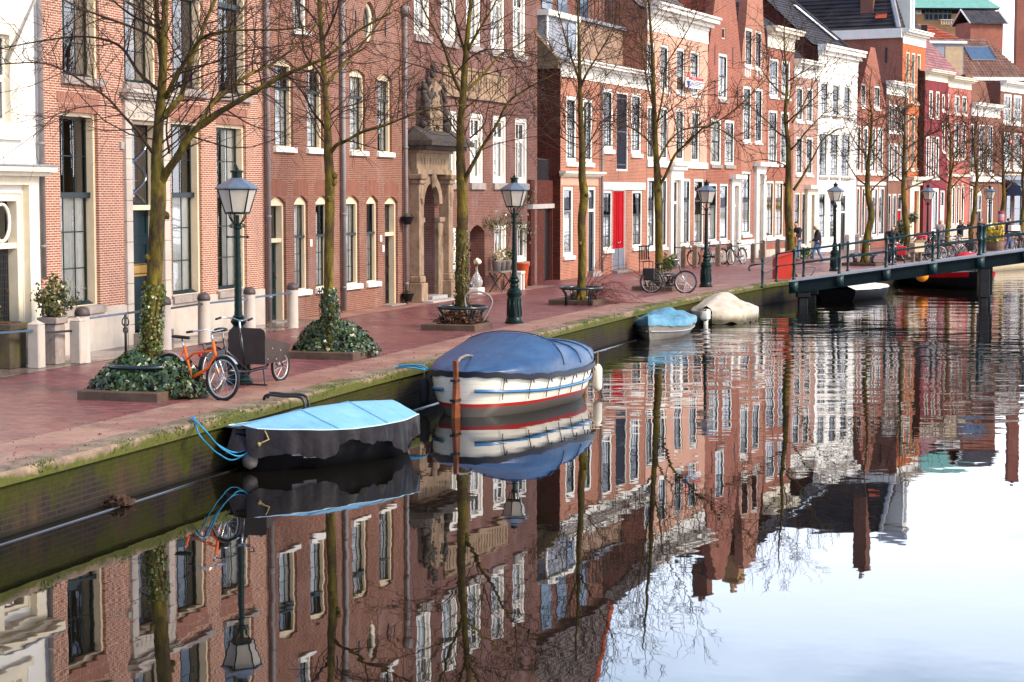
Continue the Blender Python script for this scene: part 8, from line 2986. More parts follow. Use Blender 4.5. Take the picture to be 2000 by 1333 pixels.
def cover(u, v):
 x = u
 a = v * math.pi
 e = pt(u, 1)
 ww = w(u) * 1.04
 uh = 0.44
 hh = 0.68 * (u / uh) ** 0.85 if u < uh else 0.68 - 0.10 * min(1, (u - uh) * 22) * 0.6 - 0.36 * ((u - uh) / (1 - uh)) ** 1.2 - 0.05 * abs(math.sin((u - uh) * 17))
 if u > 0.93: hh *= 1 - 0.5 * (u - 0.93) / 0.07
 y = -ww * math.cos(a)
 z = e.z - 0.0 + hh * max(0.0, math.sin(a)) ** 0.72
 y = -ww * (abs(math.cos(a)) ** 0.85) * (1 if math.cos(a) > 0 else -1)
 return Vector((e.x, y, z + 0.016 * noise.noise(Vector((u * 9, v * 7, 1))) + 0.010 * math.sin(v * 60 + 4 * noise.noise(Vector((u * 4, v * 4, 0)))) * (1 - math.sin(a)) * math.sin(a) * 2))
b.grid(lambda u, v: cover(u ** 1.7, v), 60, 29)
b.poly([cover(1, k / 28) for k in range(29)])
cv = b.build('boat_cover', M['cover_blue'], t, True)
b = MB()
for u in (0.44, 0.60, 0.76, 0.9):
 b.tube([cover(u, k / 40) + Vector((0, 0, 0.006)) for k in range(1, 40)], 0.012 if u < .5 else 0.016, 5)
b.build('cover_hoop', M['cover_blue'], cv, True)
b = MB()
for sg in (0, 1):
 b.grid(lambda u, v: cover(0.995 * u ** 1.9, sg) + Vector((0, (0.03 if sg else -0.03), 0.015 - 0.10 * v - 0.01 * math.sin(u * 50))), 60, 3)
b.build('cover_hem', plain('black_hem', (0.012, 0.013, 0.022), 0.4, 0.2), cv)
for k in range(8):
 u = 0.08 + 0.115 * k
 for sg in (1, -1):
  b = MB()
  e = pt(u, sg * 0.97) + Vector((0, sg * 0.045, 0.0))
  f = pt(u, sg * 0.72) + Vector((0.01, sg * 0.035, -0.03))
  b.tube([e + Vector((0, 0, 0.06)), e, (e + f) / 2 + Vector((0.02, 0, 0)), f], 0.009, 4)
  b.tube([e + Vector((0, 0, 0.03)), e + Vector((-0.03, 0, 0.0)), e + Vector((-0.05, sg * 0.02, -0.11))], 0.013, 4)
  b.build('cover_tie', M['saddle'], cv)
xs = L / 2
b = MB()
b.prism([(xs + 0.02, -0.3), (xs + 0.26, -0.3), (xs + 0.22, 0.25), (xs + 0.17, 0.70), (xs + 0.18, 0.98), (xs + 0.10, 0.98), (xs + 0.09, 0.70), (xs + 0.05, 0.3)], -0.035, 0.035)
rd = b.build('rudder', M['wood'], t)
b = MB()
b.tube([(xs + 0.16, 0, 0.90), (xs - 0.05, -0.02, 1.0), (xs - 0.35, -0.06, 1.03), (xs - 0.75, -0.10, 0.99)], [0.03, 0.028, 0.024, 0.02], 7)
b.build('tiller', M['grey_wood'], rd, True)
b = MB()
b.box(xs + 0.07, xs + 0.25, -0.052, 0.052, 0.62, 0.66)
b.box(xs + 0.04, xs + 0.27, -0.052, 0.052, 0.28, 0.32)
b.build('rudder_strap', M['iron'], rd)
def fender(label, p, r, h, m):
 t = thing('fender', label, 'fender', p)
 b = MB()
 b.lathe([(0.02, -h), (r * 0.8, -h + r * 0.5), (r, -h + r), (r, -r), (r * 0.7, -r * 0.4), (0.03, 0)], 14)
 b.build('body', m, t, True)
 b = MB()
 b.tube([(0, 0, 0), (0, 0, 0.25)], 0.009, 5)
 b.build('cord', M['rope_tan'], t)
wf = plain('white_rubber', (0.74, 0.66, 0.52), 0.5, 0.15, 4)
fender('long white fender hanging at the far end of the white sloop', t.matrix_basis @ (pt(0.93, 0.95) + Vector((0, 0.13, -0.08))), 0.085, 0.52, wf)
fender('dark fender between the white sloop and the quay wall', t.matrix_basis @ (pt(0.13, -0.95) + Vector((0, -0.16, -0.05))), 0.09, 0.5, M['rubber'])
a = G(772, 722)
a.z += 0.03
e = t.matrix_basis @ (pt(0.12, -1) + Vector((0, -0.05, 0)))
rope('blue mooring rope lying in loops on the coping by the white sloop', [a, a + Vector((0.25, -0.3, 0.03)), a + Vector((0.55, -0.35, 0.0)), a + Vector((0.35, 0.0, 0.03)), a + Vector((0.05, 0.12, 0.02)), a + Vector((0.45, -0.05, 0.05)), e], 0.014, 'rope_blue')
# -- grey launch with crumpled blue tarp
bw, st_ = Vector((3.60, 50.7, 0)), Vector((4.45, 53.8, 0))
c, d = (bw + st_) / 2, bw - st_
L = d.length
t = thing('grey_dinghy', 'small grey metal dinghy with a crumpled turquoise blue tarp over it', 'boat', (c.x, c.y, 0), math.atan2(d.y, d.x))
w, zg, pt = hullfn(L, 1.5, 0.50, 0.40, 0.42, 0.2, 0.55, 0.85, 0.22, 0.8)
b = MB()
hull(b, pt)
hl = b.build('hull', plain('grey_metal_hull', (0.27, 0.245, 0.215), 0.4, 0.3, 2, metal=0.3, dirt=(0.10, 0.08, 0.06), dirt_amt=0.5), t, True)
b = MB()
strake(b, pt, w, zg, 0.74, 0.018)
b.build('rub_strake', M['rim'], hl, True)
b = MB()
def crump(u, v):
 e = pt(u, 1)
 ww = w(u) * 1.06
 q = 2 * v - 1
 a = abs(q)
 hh = 0.01 + 0.17 * (1 - a ** 1.6) + (0.18 * math.exp(-((u - 0.62) / 0.10) ** 2) * (1 - a))
 side = 0
 if a > 0.8: hh -= (a - 0.8) * 0.55
 nn = Vector((u * 7, q * 4, 2))
 return Vector((e.x, ww * min(1, a * 1.15) * (1 if q > 0 else -1), e.z + hh + 0.07 * noise.noise(nn) + 0.03 * noise.noise(nn * 2.7)))
b.grid(lambda u, v: crump(u ** 1.5, v), 38, 25)
M['tarp_turq'] = tarp_mat('turquoise_tarp', (0.045, 0.17, 0.26), (0.12, 0.28, 0.37), 0.4, 6, 0.9)
b.build('tarpaulin', M['tarp_turq'], t, True)
bm = t.matrix_basis @ pt(0.03, 0.9)
a = G(1232, 606)
rope('tan mooring rope from the quay to the grey dinghy', [a, (a + bm) / 2 - Vector((0, 0, 0.1)), bm], 0.012, 'rope_tan')
# -- beige covered boat
bw, st_ = Vector((5.72, 56.9, 0)), Vector((6.85, 59.2, 0))
c, d = (bw + st_) / 2, bw - st_
L = d.length
t = thing('beige_covered_boat', 'small boat wrapped in a stained beige cover with a white outboard, moored before the bridge', 'boat', (c.x, c.y, 0), math.atan2(d.y, d.x))
w, zg, pt = hullfn(L, 1.55, 0.30, 0.26, 0.32, 0.2, 0.35, 0.8, 0.1, 0.5)
b = MB()
hull(b, pt)
b.build('hull', M['hull_black'], t, True)
def bei(u, v):
 e = pt(max(0.01, u), 1)
 ww = w(max(0.01, u)) * 1.06 + 0.02
 q = 2 * v - 1
 a = abs(q)
 rid = 0.14 + 0.34 * math.exp(-((u - 0.52) / 0.30) ** 2)
 hh = rid * (1 - a ** 1.35) * 1.25
 drop = 0.0 if a < 0.86 else (a - 0.86) / 0.14 * (0.31 + 0.04 * math.sin(u * 31))
 bag = 0.02 * math.sin(u * 40 + a * 5) * a
 nn = Vector((u * 5, q * 3, 5))
 return Vector((e.x, (ww * min(1, a / 0.86) + bag) * (1 if q > 0 else -1), e.z + 0.04 + hh - drop + 0.05 * noise.noise(nn)))
b.grid(bei, 40, 31)
b.poly([bei(1, k / 30) for k in range(31)])
t2 = NT('stained_beige_canvas')
s2 = t2.N('ShaderNodeSeparateXYZ')
t2.L(t2.tc.outputs['Object'], s2.inputs['Vector'])
col = t2.mix(t2.ramp(t2.noise(2.2, 7, 0.7), [(0.4, 0), (0.7, 0.8)]), (0.52, 0.45, 0.36), (0.34, 0.24, 0.13))
lowm = t2.ramp(t2.math('ADD', s2.outputs['Z'], t2.math('MULTIPLY', t2.noise(4, 6, 0.7), 0.3)), [(0.24, 1), (0.42, 0)])
col = t2.mix(lowm, col, (0.06, 0.05, 0.02))
t2.bump(t2.noise(5, 5, 0.6), 0.7, 0.04)
M['canvas'] = t2.fin(col, 0.6, 0, 0.4)
cvb = b.build('boat_cover', M['canvas'], t, True)
b = MB()
b.grid(lambda u, v: bei(0.62 + 0.34 * u, 0.5 + 0.36 * v * (0.4 + 0.6 * math.sin(u * math.pi))) + Vector((0, 0, 0.012)), 14, 8)
b.build('cover_patch', plain('pale_grey_canvas', (0.50, 0.48, 0.46), 0.4, 0.15, 3), cvb, True)
b = MB()
b.bbox(L / 2 + 0.02, L / 2 + 0.28, -0.13, 0.13, 0.12, 0.45, 0.05)
b.bbox(L / 2 + 0.06, L / 2 + 0.18, -0.06, 0.06, -0.3, 0.12, 0.02)
b.build('outboard_motor', M['white'], t, True)
a = G(1372, 574)
rope('dark mooring line hanging over the quay at the beige covered boat', [a, a + Vector((0.35, -0.3, -0.15)), a + Vector((0.3, -0.9, -0.35)), Vector((5.9, 57.0, 0.3))], 0.012, 'rope_dark')
# -- boats at and beyond the bridge
Xb = 66.0
def simple_boat(name, label, bw, st_, B, zb, zm, hm, top=None, stripe=None, topm=None, th=0.25):
 c, d = (bw + st_) / 2, bw - st_
 L = d.length
 t = thing(name, label, 'boat', (c.x, c.y, 0), math.atan2(d.y, d.x))
 w, zg, pt = hullfn(L, B, zb, zm, zm * 1.05, 0.25, 0.35, 0.85, 0.25, 0.5)
 b = MB()
 hull(b, pt)
 hl = b.build('hull', M[hm], t, True)
 if stripe:
  b = MB()
  for sg in (-1, 1):
   b.grid(lambda u, v: pt(0.005 + 0.995 * u, sg * (0.86 + 0.14 * v)) + Vector((0, sg * 0.015, 0)), 30, 3)
  b.build('painted_strake', M[stripe], hl, True)
 b = MB()
 b.grid(lambda u, v: Vector((pt(max(.01, u), 1).x, w(max(.01, u)) * (2 * v - 1) * 1.02, zg(u) + th * (1 - abs(2 * v - 1) ** 1.5) * math.sin(min(1, u * 2) * math.pi / 2) + 0.02 * noise.noise(Vector((u * 9, v * 5, 0))))), 26, 11)
 b.build('deck_cover' if topm else 'deck', M[topm or 'hull_black'], t, True)
 return t, w, zg, pt
simple_boat('dark_launch', 'dark boat with a white cover moored under the footbridge', Vector((13.6, 72.6, 0)), Vector((11.6, 69.4, 0)), 1.7, 0.46, 0.38, 'hull_black', topm='white', th=0.22)
simple_boat('black_punt', 'low black boat under a dark tarp, under the left end of the footbridge', Vector((10.9, 70.6, 0)), Vector((12.0, 73.2, 0)), 1.4, 0.42, 0.34, 'hull_black', topm='tarp_dark', th=0.2)
bt, w, zg, pt = simple_boat('red_striped_barge', 'long black barge with a broad red strake beyond the footbridge', Vector((18.6, 77.0, 0)), Vector((16.9, 84.5, 0)), 2.7, 0.74, 0.56, 'hull_black', stripe='door_red', topm='dark_green', th=0.1)
simple_boat('cream_launch', 'cream open boat at the right edge, beyond the bridge pier', Vector((26.6, 100.5, 0)), Vector((23.0, 96.0, 0)), 2.1, 0.72, 0.6, 'cream', topm='tarp_dark', th=0.2)
p = AT(1801, 538, 76.5)
t = thing('orange_buoy', 'round orange buoy fender hung on the barge under the bridge', 'buoy', p)
b = MB()
b.blob((0, 0, 0), (0.26, 0.26, 0.26), 16, 12)
b.lathe([(0.05, 0.24), (0.05, 0.36)], 8)
b.build('ball', plain('orange_rubber', (0.85, 0.28, 0.02), 0.4, 0.1), t, True)
p = AT(1894, 497, 90)
t = thing('red_tarp_bundle', 'small red tarp bundle on the quay edge behind the bridge', 'tarp', (p.x, p.y, QZ), 0.4)
b = MB()
b.blob((0, 0, 0.12), (0.75, 0.4, 0.22), 14, 8, 0.5)
b.build('bundle', M['red_plastic'], t, True)
# ------------------------------------------------------------------ footbridge
M['bridge_green'] = plain('bridge_green_paint', (0.004, 0.026, 0.028), 0.38, 0.3, 3, spec=0.3, dirt=(0.02, 0.03, 0.03), dirt_amt=0.5)
M['bridge_dark'] = plain('bridge_girder_green', (0.002, 0.008, 0.010), 0.5, 0.3, 3, spec=0.12)
YB = 65.8
def bz(x): return AT(1560, 546, YB).z + (x - AT(1560, 546, YB).x) * slope_b
pL, pR = AT(1560, 546, YB), AT(2000, 488, YB)
slope_b = (pR.z - pL.z) / (pR.x - pL.x)
xa, xe = AT(1541, 550, YB).x, 27.0
br = thing('footbridge', 'dark green metal footbridge rising to the right across the canal', 'bridge', (xa, YB, 0))
W_ = 2.2
SK = 0.30
def bp(x, y, z): return (x - xa + SK * y, y, z)
def arch(x):                                       # gentle rise, flattening towards mid canal
 q = max(0, x - pR.x)
 return bz(x) - 0.012 * q * q
N = 22
for side in (0.0, W_):
 b = MB()
 for k in range(N):
  x0, x1 = xa + (xe - xa) * k / N, xa + (xe - xa) * (k + 1) / N
  for (ya, yb_, za, zb_) in ((-0.08, 0.08, -0.45, -0.42), (-0.02, 0.02, -0.42, -0.09), (-0.10, 0.10, -0.09, -0.05)):
   P = [bp(x, side + yy, arch(x) + zz) for x in (x0, x1) for yy in (ya, yb_) for zz in (za, zb_)]
   b.mesh(P, [(0, 4, 5, 1), (2, 3, 7, 6), (1, 5, 7, 3), (0, 2, 6, 4)])
 b.build('girder', M['bridge_dark'], br)
b = MB()
for k in range(N):
 x0, x1 = xa + (xe - xa) * k / N, xa + (xe - xa) * (k + 1) / N
 P = [bp(x, yy, arch(x) + zz) for x in (x0, x1) for yy in (-0.12, W_ + 0.12) for zz in (-0.048, 0.01)]
 b.mesh(P, [(0, 4, 5, 1), (2, 3, 7, 6), (1, 5, 7, 3), (0, 2, 6, 4), (0, 1, 3, 2), (4, 6, 7, 5)])
b.build('deck', M['lead'], br)
xs_ = [AT(px, 500, YB).x for px in (1551, 1640, 1731, 1822, 1914)]
sp_ = xs_[1] - xs_[0]
while xs_[-1] + sp_ < xe: xs_.append(xs_[-1] + sp_)
for j, side in enumerate((0.0, W_)):
 for k, x in enumerate(xs_):
  b = MB()
  r_ = 0.045 if k != 4 else 0.075
  zt_ = arch(x) + 1.0
  b.lathe([(r_ * 1.5, -0.05), (r_ * 1.5, 0.05), (r_, 0.08), (r_, 0.5), (r_ * 1.3, 0.52), (r_ * 1.3, 0.56), (r_, 0.58), (r_, 0.95), (r_ * 1.35, 0.97), (r_ * 1.2, 1.03), (0.01, 1.05)], 12, bp(x, side, arch(x)))
  if side == 0: b.box(*[bp(x, 0, 0)[0] + q for q in (-0.13, 0.13)], -0.115, -0.03, arch(x) - 0.41, arch(x) - 0.05)
  b.build('rail_post', M['bridge_green'], br, True)
 b = MB()
 P = [bp(xa + 0.1 + (xe - xa) * k / 30, side, arch(xa + 0.1 + (xe - xa) * k / 30)) for k in range(31)]
 b.tube([(p[0], p[1], p[2] + 0.97) for p in P], 0.028, 8)
 b.build('handrail', M['bridge_green'], br, True)
 b = MB()
 b.tube([(p[0], p[1], p[2] + 0.53) for p in P], 0.020, 8)
 b.build('mid_rail', M['bridge_green'], br, True)
for (pl, pr, lb) in ((1560, 1574, 0), (1905, 1935, 1)):
 for side in (0.15, W_ - 0.15):
  xc = AT((pl + pr) / 2, 560, YB).x
  b = MB()
  ww = 0.17 if lb else 0.22
  p = bp(xc, side, 0)
  b.bbox(p[0] - ww, p[0] + ww, p[1] - 0.2, p[1] + 0.2, 0.30, arch(xc) - 0.455, 0.02)
  b.bbox(p[0] - ww * 0.7, p[0] + ww * 0.7, p[1] - 0.15, p[1] + 0.15, -1.0, 0.298, 0.02)
  b.build('pier', plain('wet_dark_timber_%d%d' % (lb, int(side)), (0.010, 0.009, 0.010), 0.4, 0.5, 4, spec=0.2), br)
# handrail continuing onto the quay
qr = thing('quay_handrail', 'short green handrail with curled end on the quay at the foot of the bridge', 'handrail', (0, 0, 0))
a, c_ = G(1489, 563), G(1516.5, 551)
qr.location = a
e = Vector(bp(xs_[0], 0, arch(xs_[0]))) + Vector((xa, YB, 0))
pts = [Vector((0, 0, 0)), c_ - a, e - a]
for q in pts[:2]:
 b = MB()
 b.lathe([(0.065, 0), (0.065, 0.05), (0.042, 0.08), (0.042, 0.5), (0.055, 0.52), (0.055, 0.56), (0.042, 0.58), (0.042, 0.95 if q.length else 0.90), (0.05, 0.97 if q.length else 0.92), (0.01, 1.0)], 10, q)
 b.build('rail_post', M['bridge_green'], qr, True)
b = MB()
b.tube(smooth_path([Vector((-0.42, -0.1, 0.56)), Vector((-0.46, -0.12, 0.64)), Vector((-0.38, -0.08, 0.74)), Vector((0, 0, 0.80)), pts[1] * 0.6 + Vector((0, 0, 0.84)), pts[1] + Vector((0, 0, 0.97)), pts[2] + Vector((0, 0, 0.97))], 5), 0.028, 8)
b.build('handrail', M['bridge_green'], qr, True)
b = MB()
b.tube(smooth_path([Vector((0, 0, 0.46)), pts[1] * 0.6 + Vector((0, 0, 0.47)), pts[1] + Vector((0, 0, 0.54)), pts[2] + Vector((0, 0, 0.53))], 4), 0.02, 8)
b.build('mid_rail', M['bridge_green'], qr, True)
# red cabinet
p = G(1533, 546)
k = FPX / p.y
t = thing('red_cabinet', 'red slanted-top cabinet standing on the quay behind the bridge rail', 'cabinet', (p.x, p.y + 0.1, QZ), 0.15)
b = MB()
ww = 33 / k / 2
b.mesh([(-ww, 0, 0), (ww * 0.85, 0, 0), (ww, 0, 0.92), (-ww, 0, 0.74), (-ww, 0.5, 0), (ww * 0.85, 0.5, 0), (ww, 0.5, 0.98), (-ww, 0.5, 0.8)], [(0, 1, 2, 3), (5, 4, 7, 6), (1, 5, 6, 2), (4, 0, 3, 7)])
b.build('panel', M['red_cab'] if 'red_cab' in M else plain('dull_red_paint', (0.50, 0.035, 0.02), 0.5, 0.12, 2, dirt=(0.3, 0.03, 0.02), dirt_amt=0.4), t)
b = MB()
b.mesh([(-ww - 0.03, -0.03, 0.745), (ww + 0.03, -0.03, 0.93), (ww + 0.03, 0.53, 0.99), (-ww - 0.03, 0.53, 0.81), (-ww - 0.03, -0.03, 0.77), (ww + 0.03, -0.03, 0.955), (ww + 0.03, 0.53, 1.015), (-ww - 0.03, 0.53, 0.835)], [(0, 3, 2, 1), (4, 5, 6, 7), (0, 1, 5, 4), (1, 2, 6, 5), (2, 3, 7, 6), (3, 0, 4, 7)])
b.build('lid', D.materials['dull_red_paint'], t)
hoop('bent grey bicycle hoop right of the red cabinet', PX([(1566, 548), (1571, 525), (1590, 522), (1592, 528), (1578, 546)], 69.5))
# black folded ladder bracket at the dinghy
p = G(560, 783)
t = thing('ladder_bracket', 'black iron ladder bracket on the coping behind the dinghy', 'ladder', p, -0.1)
b = MB()
for dy in (0.0, 0.28):
 b.tube(smooth_path([Vector((-0.35, dy, 0.02)), Vector((-0.28, dy - 0.05, 0.09)), Vector((-0.05, dy - 0.05, 0.07)), Vector((0.22, dy - 0.08, 0.06)), Vector((0.30, dy - 0.1, -0.1)), Vector((0.31, dy - 0.1, -0.75))], 4), 0.022, 7)
for z in (-0.12, -0.38, -0.64): b.tube([(0.305, -0.1, z), (0.305, 0.18, z)], 0.016, 6)
b.tube([(-0.30, 0.0, 0.06), (-0.30, 0.28, 0.06)], 0.018, 6)
b.build('rails', M['iron'], t, True)
# ------------------------------------------------------------------ floating fender beam along the wall
t = thing('fender_beam', 'wet black floating timber beam along the foot of the quay wall', 'beam')
b = MB()
P = [p for p in densify(qoff(-0.16), 1.0) if 12 < p[1] < 66]
t.location = (P[0][0], P[0][1], 0)
o = Vector((P[0][0], P[0][1], 0))
pth = [Vector((*p, 0.004)) - o for p in P]
b.tube(pth, 0.015, 8)
M['wet_timber'] = plain('wet_black_timber', (0.018, 0.016, 0.015), 0.12, 0.4, 5, spec=0.9)
b.build('beam', M['wet_timber'], t, True)
p = G(232, 985, 0.02)
t2_ = thing('moss_clump', 'dark clump of moss caught on the floating beam', 'moss', p)
b = MB()
b.blob((0, 0, 0.02), (0.16, 0.12, 0.09), 12, 8, 0.7)
rg = random.Random(4)
for k in range(60): leaf(b, Vector((rg.gauss(0, .09), rg.gauss(0, .07), rg.uniform(0, .09))), (0, 0, 1), 0.05, rg)
b.build('clump', M['soil'], t2_)
# ------------------------------------------------------------------ litter on the quay, moss tufts on the coping
rg = random.Random(91)
b = MB()
for k in range(520):
 y_ = 21 + 42 * rg.random() ** 1.6
 x_ = quay_x(y_) - abs(rg.gauss(0, 0.7)) - 0.03
 leaf(b, Vector((x_, y_, QZ + 0.012 + rg.uniform(0, .012))), (0, 0, 1), rg.uniform(0.012, 0.036), rg, 0.0)
tag(b.build('fallen_leaves', M['dead_leaf']), 'scattered dead leaves and twigs along the quay edge', 'dead leaves', None, 'stuff')
b = MB()
for k in range(5200):
 y_ = 20 + 46 * rg.random() ** 1.5
 if noise.noise(Vector((y_ * 0.8, 0, 0))) + 0.45 * noise.noise(Vector((y_ * 3.1, 4, 0))) < -0.02: continue
 dd = rg.uniform(-0.02, 0.12) if rg.random() < .75 else rg.uniform(0, 0.3)
 base = Vector((quay_x(y_) - dd, y_, QZ - 0.02 if dd > 0.02 else QZ - rg.uniform(0.0, 0.12)))
 for m in range(2):
  d_ = Vector((rg.gauss(0.25, .5), rg.gauss(0, .5), 1)).normalized()
  s_ = Vector((rg.gauss(0, 1), rg.gauss(0, 1), 0)).normalized() * 0.010
  hgt = rg.uniform(0.018, 0.045)
  b.poly([base - s_, base + s_, base + s_ * 0.4 + d_ * hgt, base - s_ * 0.4 + d_ * hgt])
tag(b.build('moss_tufts', leafm('moss', (0.035, 0.055, 0.004), (0.085, 0.12, 0.008), (0.17, 0.18, 0.03))), 'bright green moss tufts growing on the coping edge', 'moss', None, 'stuff')
# ------------------------------------------------------------------ people
M['skin'] = plain('skin', (0.48, 0.27, 0.19), 0.5, 0.1)
def skinmesh(name, nodes, edges, mat, parent, sub=2):
 me = D.meshes.new(name)
 me.from_pydata([n[0] for n in nodes], edges, [])
 o = D.objects.new(name, me)
 COL.objects.link(o)
 md = o.modifiers.new('Skin', 'SKIN')
 md.use_smooth_shade = True
 sv = me.skin_vertices[0].data
 for k, n in enumerate(nodes):
  r = n[1]
  sv[k].radius = (r, r) if not hasattr(r, '__len__') else r
  sv[k].use_root = k == 0
 ss = o.modifiers.new('Sub', 'SUBSURF')
 ss.levels = ss.render_levels = sub
 bpy.context.view_layer.update()
 dg = bpy.context.evaluated_depsgraph_get()
 nm = D.meshes.new_from_object(o.evaluated_get(dg))
 D.objects.remove(o)
 nm.materials.clear()
 nm.materials.append(mat)
 nm.polygons.foreach_set('use_smooth', [True] * len(nm.polygons))
 q = D.objects.new(name, nm)
 COL.objects.link(q)
 q.parent = parent
 return q
def person(label, p, hd, hgt=1.74, coat=(0.02, 0.02, 0.024), legs=(0.07, 0.11, 0.20), hair=(0.05, 0.03, 0.02), stride=0.0, arms=((0.05, 0.03, -0.55), (0.05, -0.03, -0.55)), bend=((0.06, 0, -0.26), (0.06, 0, -0.26)),
   long=False, look=(0, 0), seated=False, cap=None, hood=False, bag=None, longhair=False, skirt=0.0):
 t = thing('person', label, 'person', p, hd)
 k = hgt / 1.75
 V = lambda x, y, z: Vector((x, y, z)) * k
 pel = V(0, 0, 0.94)
 che = V(0.01, 0, 1.28)
 nek = V(0.02 + look[0] * 0.05, 0, 1.49)
 hea = V(0.05 + look[0] * 0.10, look[1] * 0.03, 1.63 - abs(look[0]) * 0.03)
 top = V(0.035 + look[0] * 0.08, look[1] * 0.03, 1.70 - abs(look[0]) * 0.03)
 sh = [V(0, s * 0.185, 1.41) for s in (1, -1)]
 hip = [V(0, s * 0.095, 0.92) for s in (1, -1)]
 if seated:
  kn = [V(0.36, 0.12, 0.66), V(0.30, -0.12, 0.52)]
  an = [V(0.26, 0.12, 0.24), V(0.16, -0.12, 0.12)]
 else:
  kn = [V(0.04 + stride * 0.55, 0.10, 0.50), V(0.04 - stride * 0.25, -0.10, 0.50)]
  an = [V(stride * 0.75, 0.10, 0.09), V(-stride * 0.85, -0.10, 0.10)]
 toe = [a + V(0.17, 0.01 * (1 if i == 0 else -1), -0.055) for i, a in enumerate(an)]
 el, wr, fi = [], [], []
 for i, s in enumerate((1, -1)):
  u = Vector(arms[i]).normalized() * 0.30
  v = Vector(bend[i]).normalized() * 0.26
  e = sh[i] + V(u.x, u.y, u.z)
  w_ = e + V(v.x, v.y, v.z)
  el.append(e)
  wr.append(w_)
  fi.append((w_, v.normalized()))
 nodes = [(pel, 0.10 * k), (che, (0.13 * k, 0.10 * k)), (nek, 0.055 * k), (hea, (0.082 * k, 0.095 * k)), (top, 0.075 * k), (hea + V(0.10, 0, 0.0), 0.018 * k), (hea + V(0.07, 0, -0.075), 0.04 * k),
    (hea + V(-0.005, 0.085, -0.005), 0.018 * k), (hea + V(-0.005, -0.085, -0.005), 0.018 * k)]
 edges = [(0, 1), (1, 2), (2, 3), (3, 4), (3, 5), (3, 6), (3, 7), (3, 8)]
 for i in (0, 1):
  n = len(nodes)
  nodes += [(sh[i], 0.062 * k), (el[i], 0.042 * k), (wr[i], 0.028 * k)]
  edges += [(1, n), (n, n + 1), (n + 1, n + 2)]
  w_, v = fi[i]
  side = v.cross(Vector((0, 1, 0))).normalized() if abs(v.y) < 0.9 else Vector((1, 0, 0))
  palm = w_ + v * 0.075 * k
  m = len(nodes)
  nodes.append((palm, 0.030 * k))
  edges.append((n + 2, m))
  for j in range(4):
   o = side * (0.030 - 0.02 * j) * k
   ln = (0.075, 0.088, 0.082, 0.062)[j] * k
   a = palm + o + v * 0.035 * k
   q = len(nodes)
   nodes += [(a, 0.0095 * k), (a + v * ln * 0.6 + Vector((0, -0.012 * (1 if i == 0 else -1), 0)), 0.0085 * k)]
   edges += [(m, q), (q, q + 1)]
  q = len(nodes)
  nodes += [(palm + side * 0.052 * k - v * 0.02 * k, 0.010 * k), (palm + side * 0.066 * k + v * 0.025 * k, 0.009 * k)]
  edges += [(m, q), (q, q + 1)]
  n = len(nodes)
  nodes += [(hip[i], 0.08 * k), (kn[i], 0.052 * k), (an[i], 0.036 * k), (toe[i], 0.032 * k)]
  edges += [(0, n), (n, n + 1), (n + 1, n + 2), (n + 2, n + 3)]
 skinmesh('body', nodes, edges, M['skin'], t, 1)
 cm = plain('coat_' + str(len(D.materials)), coat, 0.75, 0.2, 6)
 hem = 0.62 if long else 0.82
 nodes = [(V(0, 0, hem), ((0.19 + skirt) * k, (0.15 + skirt) * k)), (V(0, 0, 0.98), (0.175 * k, 0.13 * k)), (V(0.005, 0, 1.2), (0.185 * k, 0.135 * k)), (V(0, 0, 1.38), (0.16 * k, 0.12 * k)), (nek - V(0.01, 0, 0.02), 0.085 * k)]
 edges = [(0, 1), (1, 2), (2, 3), (3, 4)]
 for i in (0, 1):
  n = len(nodes)
  nodes += [(sh[i], 0.088 * k), (el[i], 0.068 * k), (wr[i], 0.052 * k)]
  edges += [(3, n), (n, n + 1), (n + 1, n + 2)]
 if hood:
  n = len(nodes)
  nodes.append((nek + V(-0.09, 0, 0.02), 0.09 * k))
  edges.append((4, n))
 skinmesh('coat', nodes, edges, cm, t, 2)
 lm = plain('trousers_' + str(len(D.materials)), legs, 0.8, 0.2, 6)
 nodes = [(pel, (0.15 * k, 0.12 * k))]
 edges = []
 for i in (0, 1):
  n = len(nodes)
  nodes += [(hip[i] - V(0, 0, 0.05), 0.098 * k), (kn[i], 0.074 * k), (an[i] + V(0, 0, 0.02), 0.062 * k)]
  edges += [(0, n), (n, n + 1), (n + 1, n + 2)]
 skinmesh('trousers', nodes, edges, lm, t, 1)
 for i in (0, 1):
  skinmesh('shoe', [(an[i] - V(0.03, 0, 0.01), 0.052 * k), (an[i] + V(0.06, 0, -0.035), 0.048 * k), (toe[i] + V(0.02, 0, 0.008), 0.038 * k)], [(0, 1), (1, 2)], M['saddle'], t, 1)
 hm = plain('hair_' + str(len(D.materials)), hair, 0.6, 0.3, 20)
 nodes = [(top + V(-0.015, 0, 0.025), 0.085 * k), (hea + V(-0.055, 0, 0.02), (0.085 * k, 0.09 * k)), (hea + V(-0.06, 0, -0.07), 0.07 * k)]
 edges = [(0, 1), (1, 2)]
 if longhair:
  nodes += [(hea + V(-0.07, 0, -0.15), 0.085 * k), (hea + V(0.0, 0.085, -0.04), 0.045 * k), (hea + V(0.0, -0.085, -0.04), 0.045 * k)]
  edges += [(2, 3), (1, 4), (1, 5)]
 skinmesh('hair', nodes, edges, hm, t, 2)
 if cap:
  skinmesh('cap', [(top + V(-0.01, 0, 0.035), 0.095 * k), (top + V(0.08, 0, 0.01), (0.075 * k, 0.02 * k))], [(0, 1)], plain('cap_' + str(len(D.materials)), cap, 0.8), t, 1)
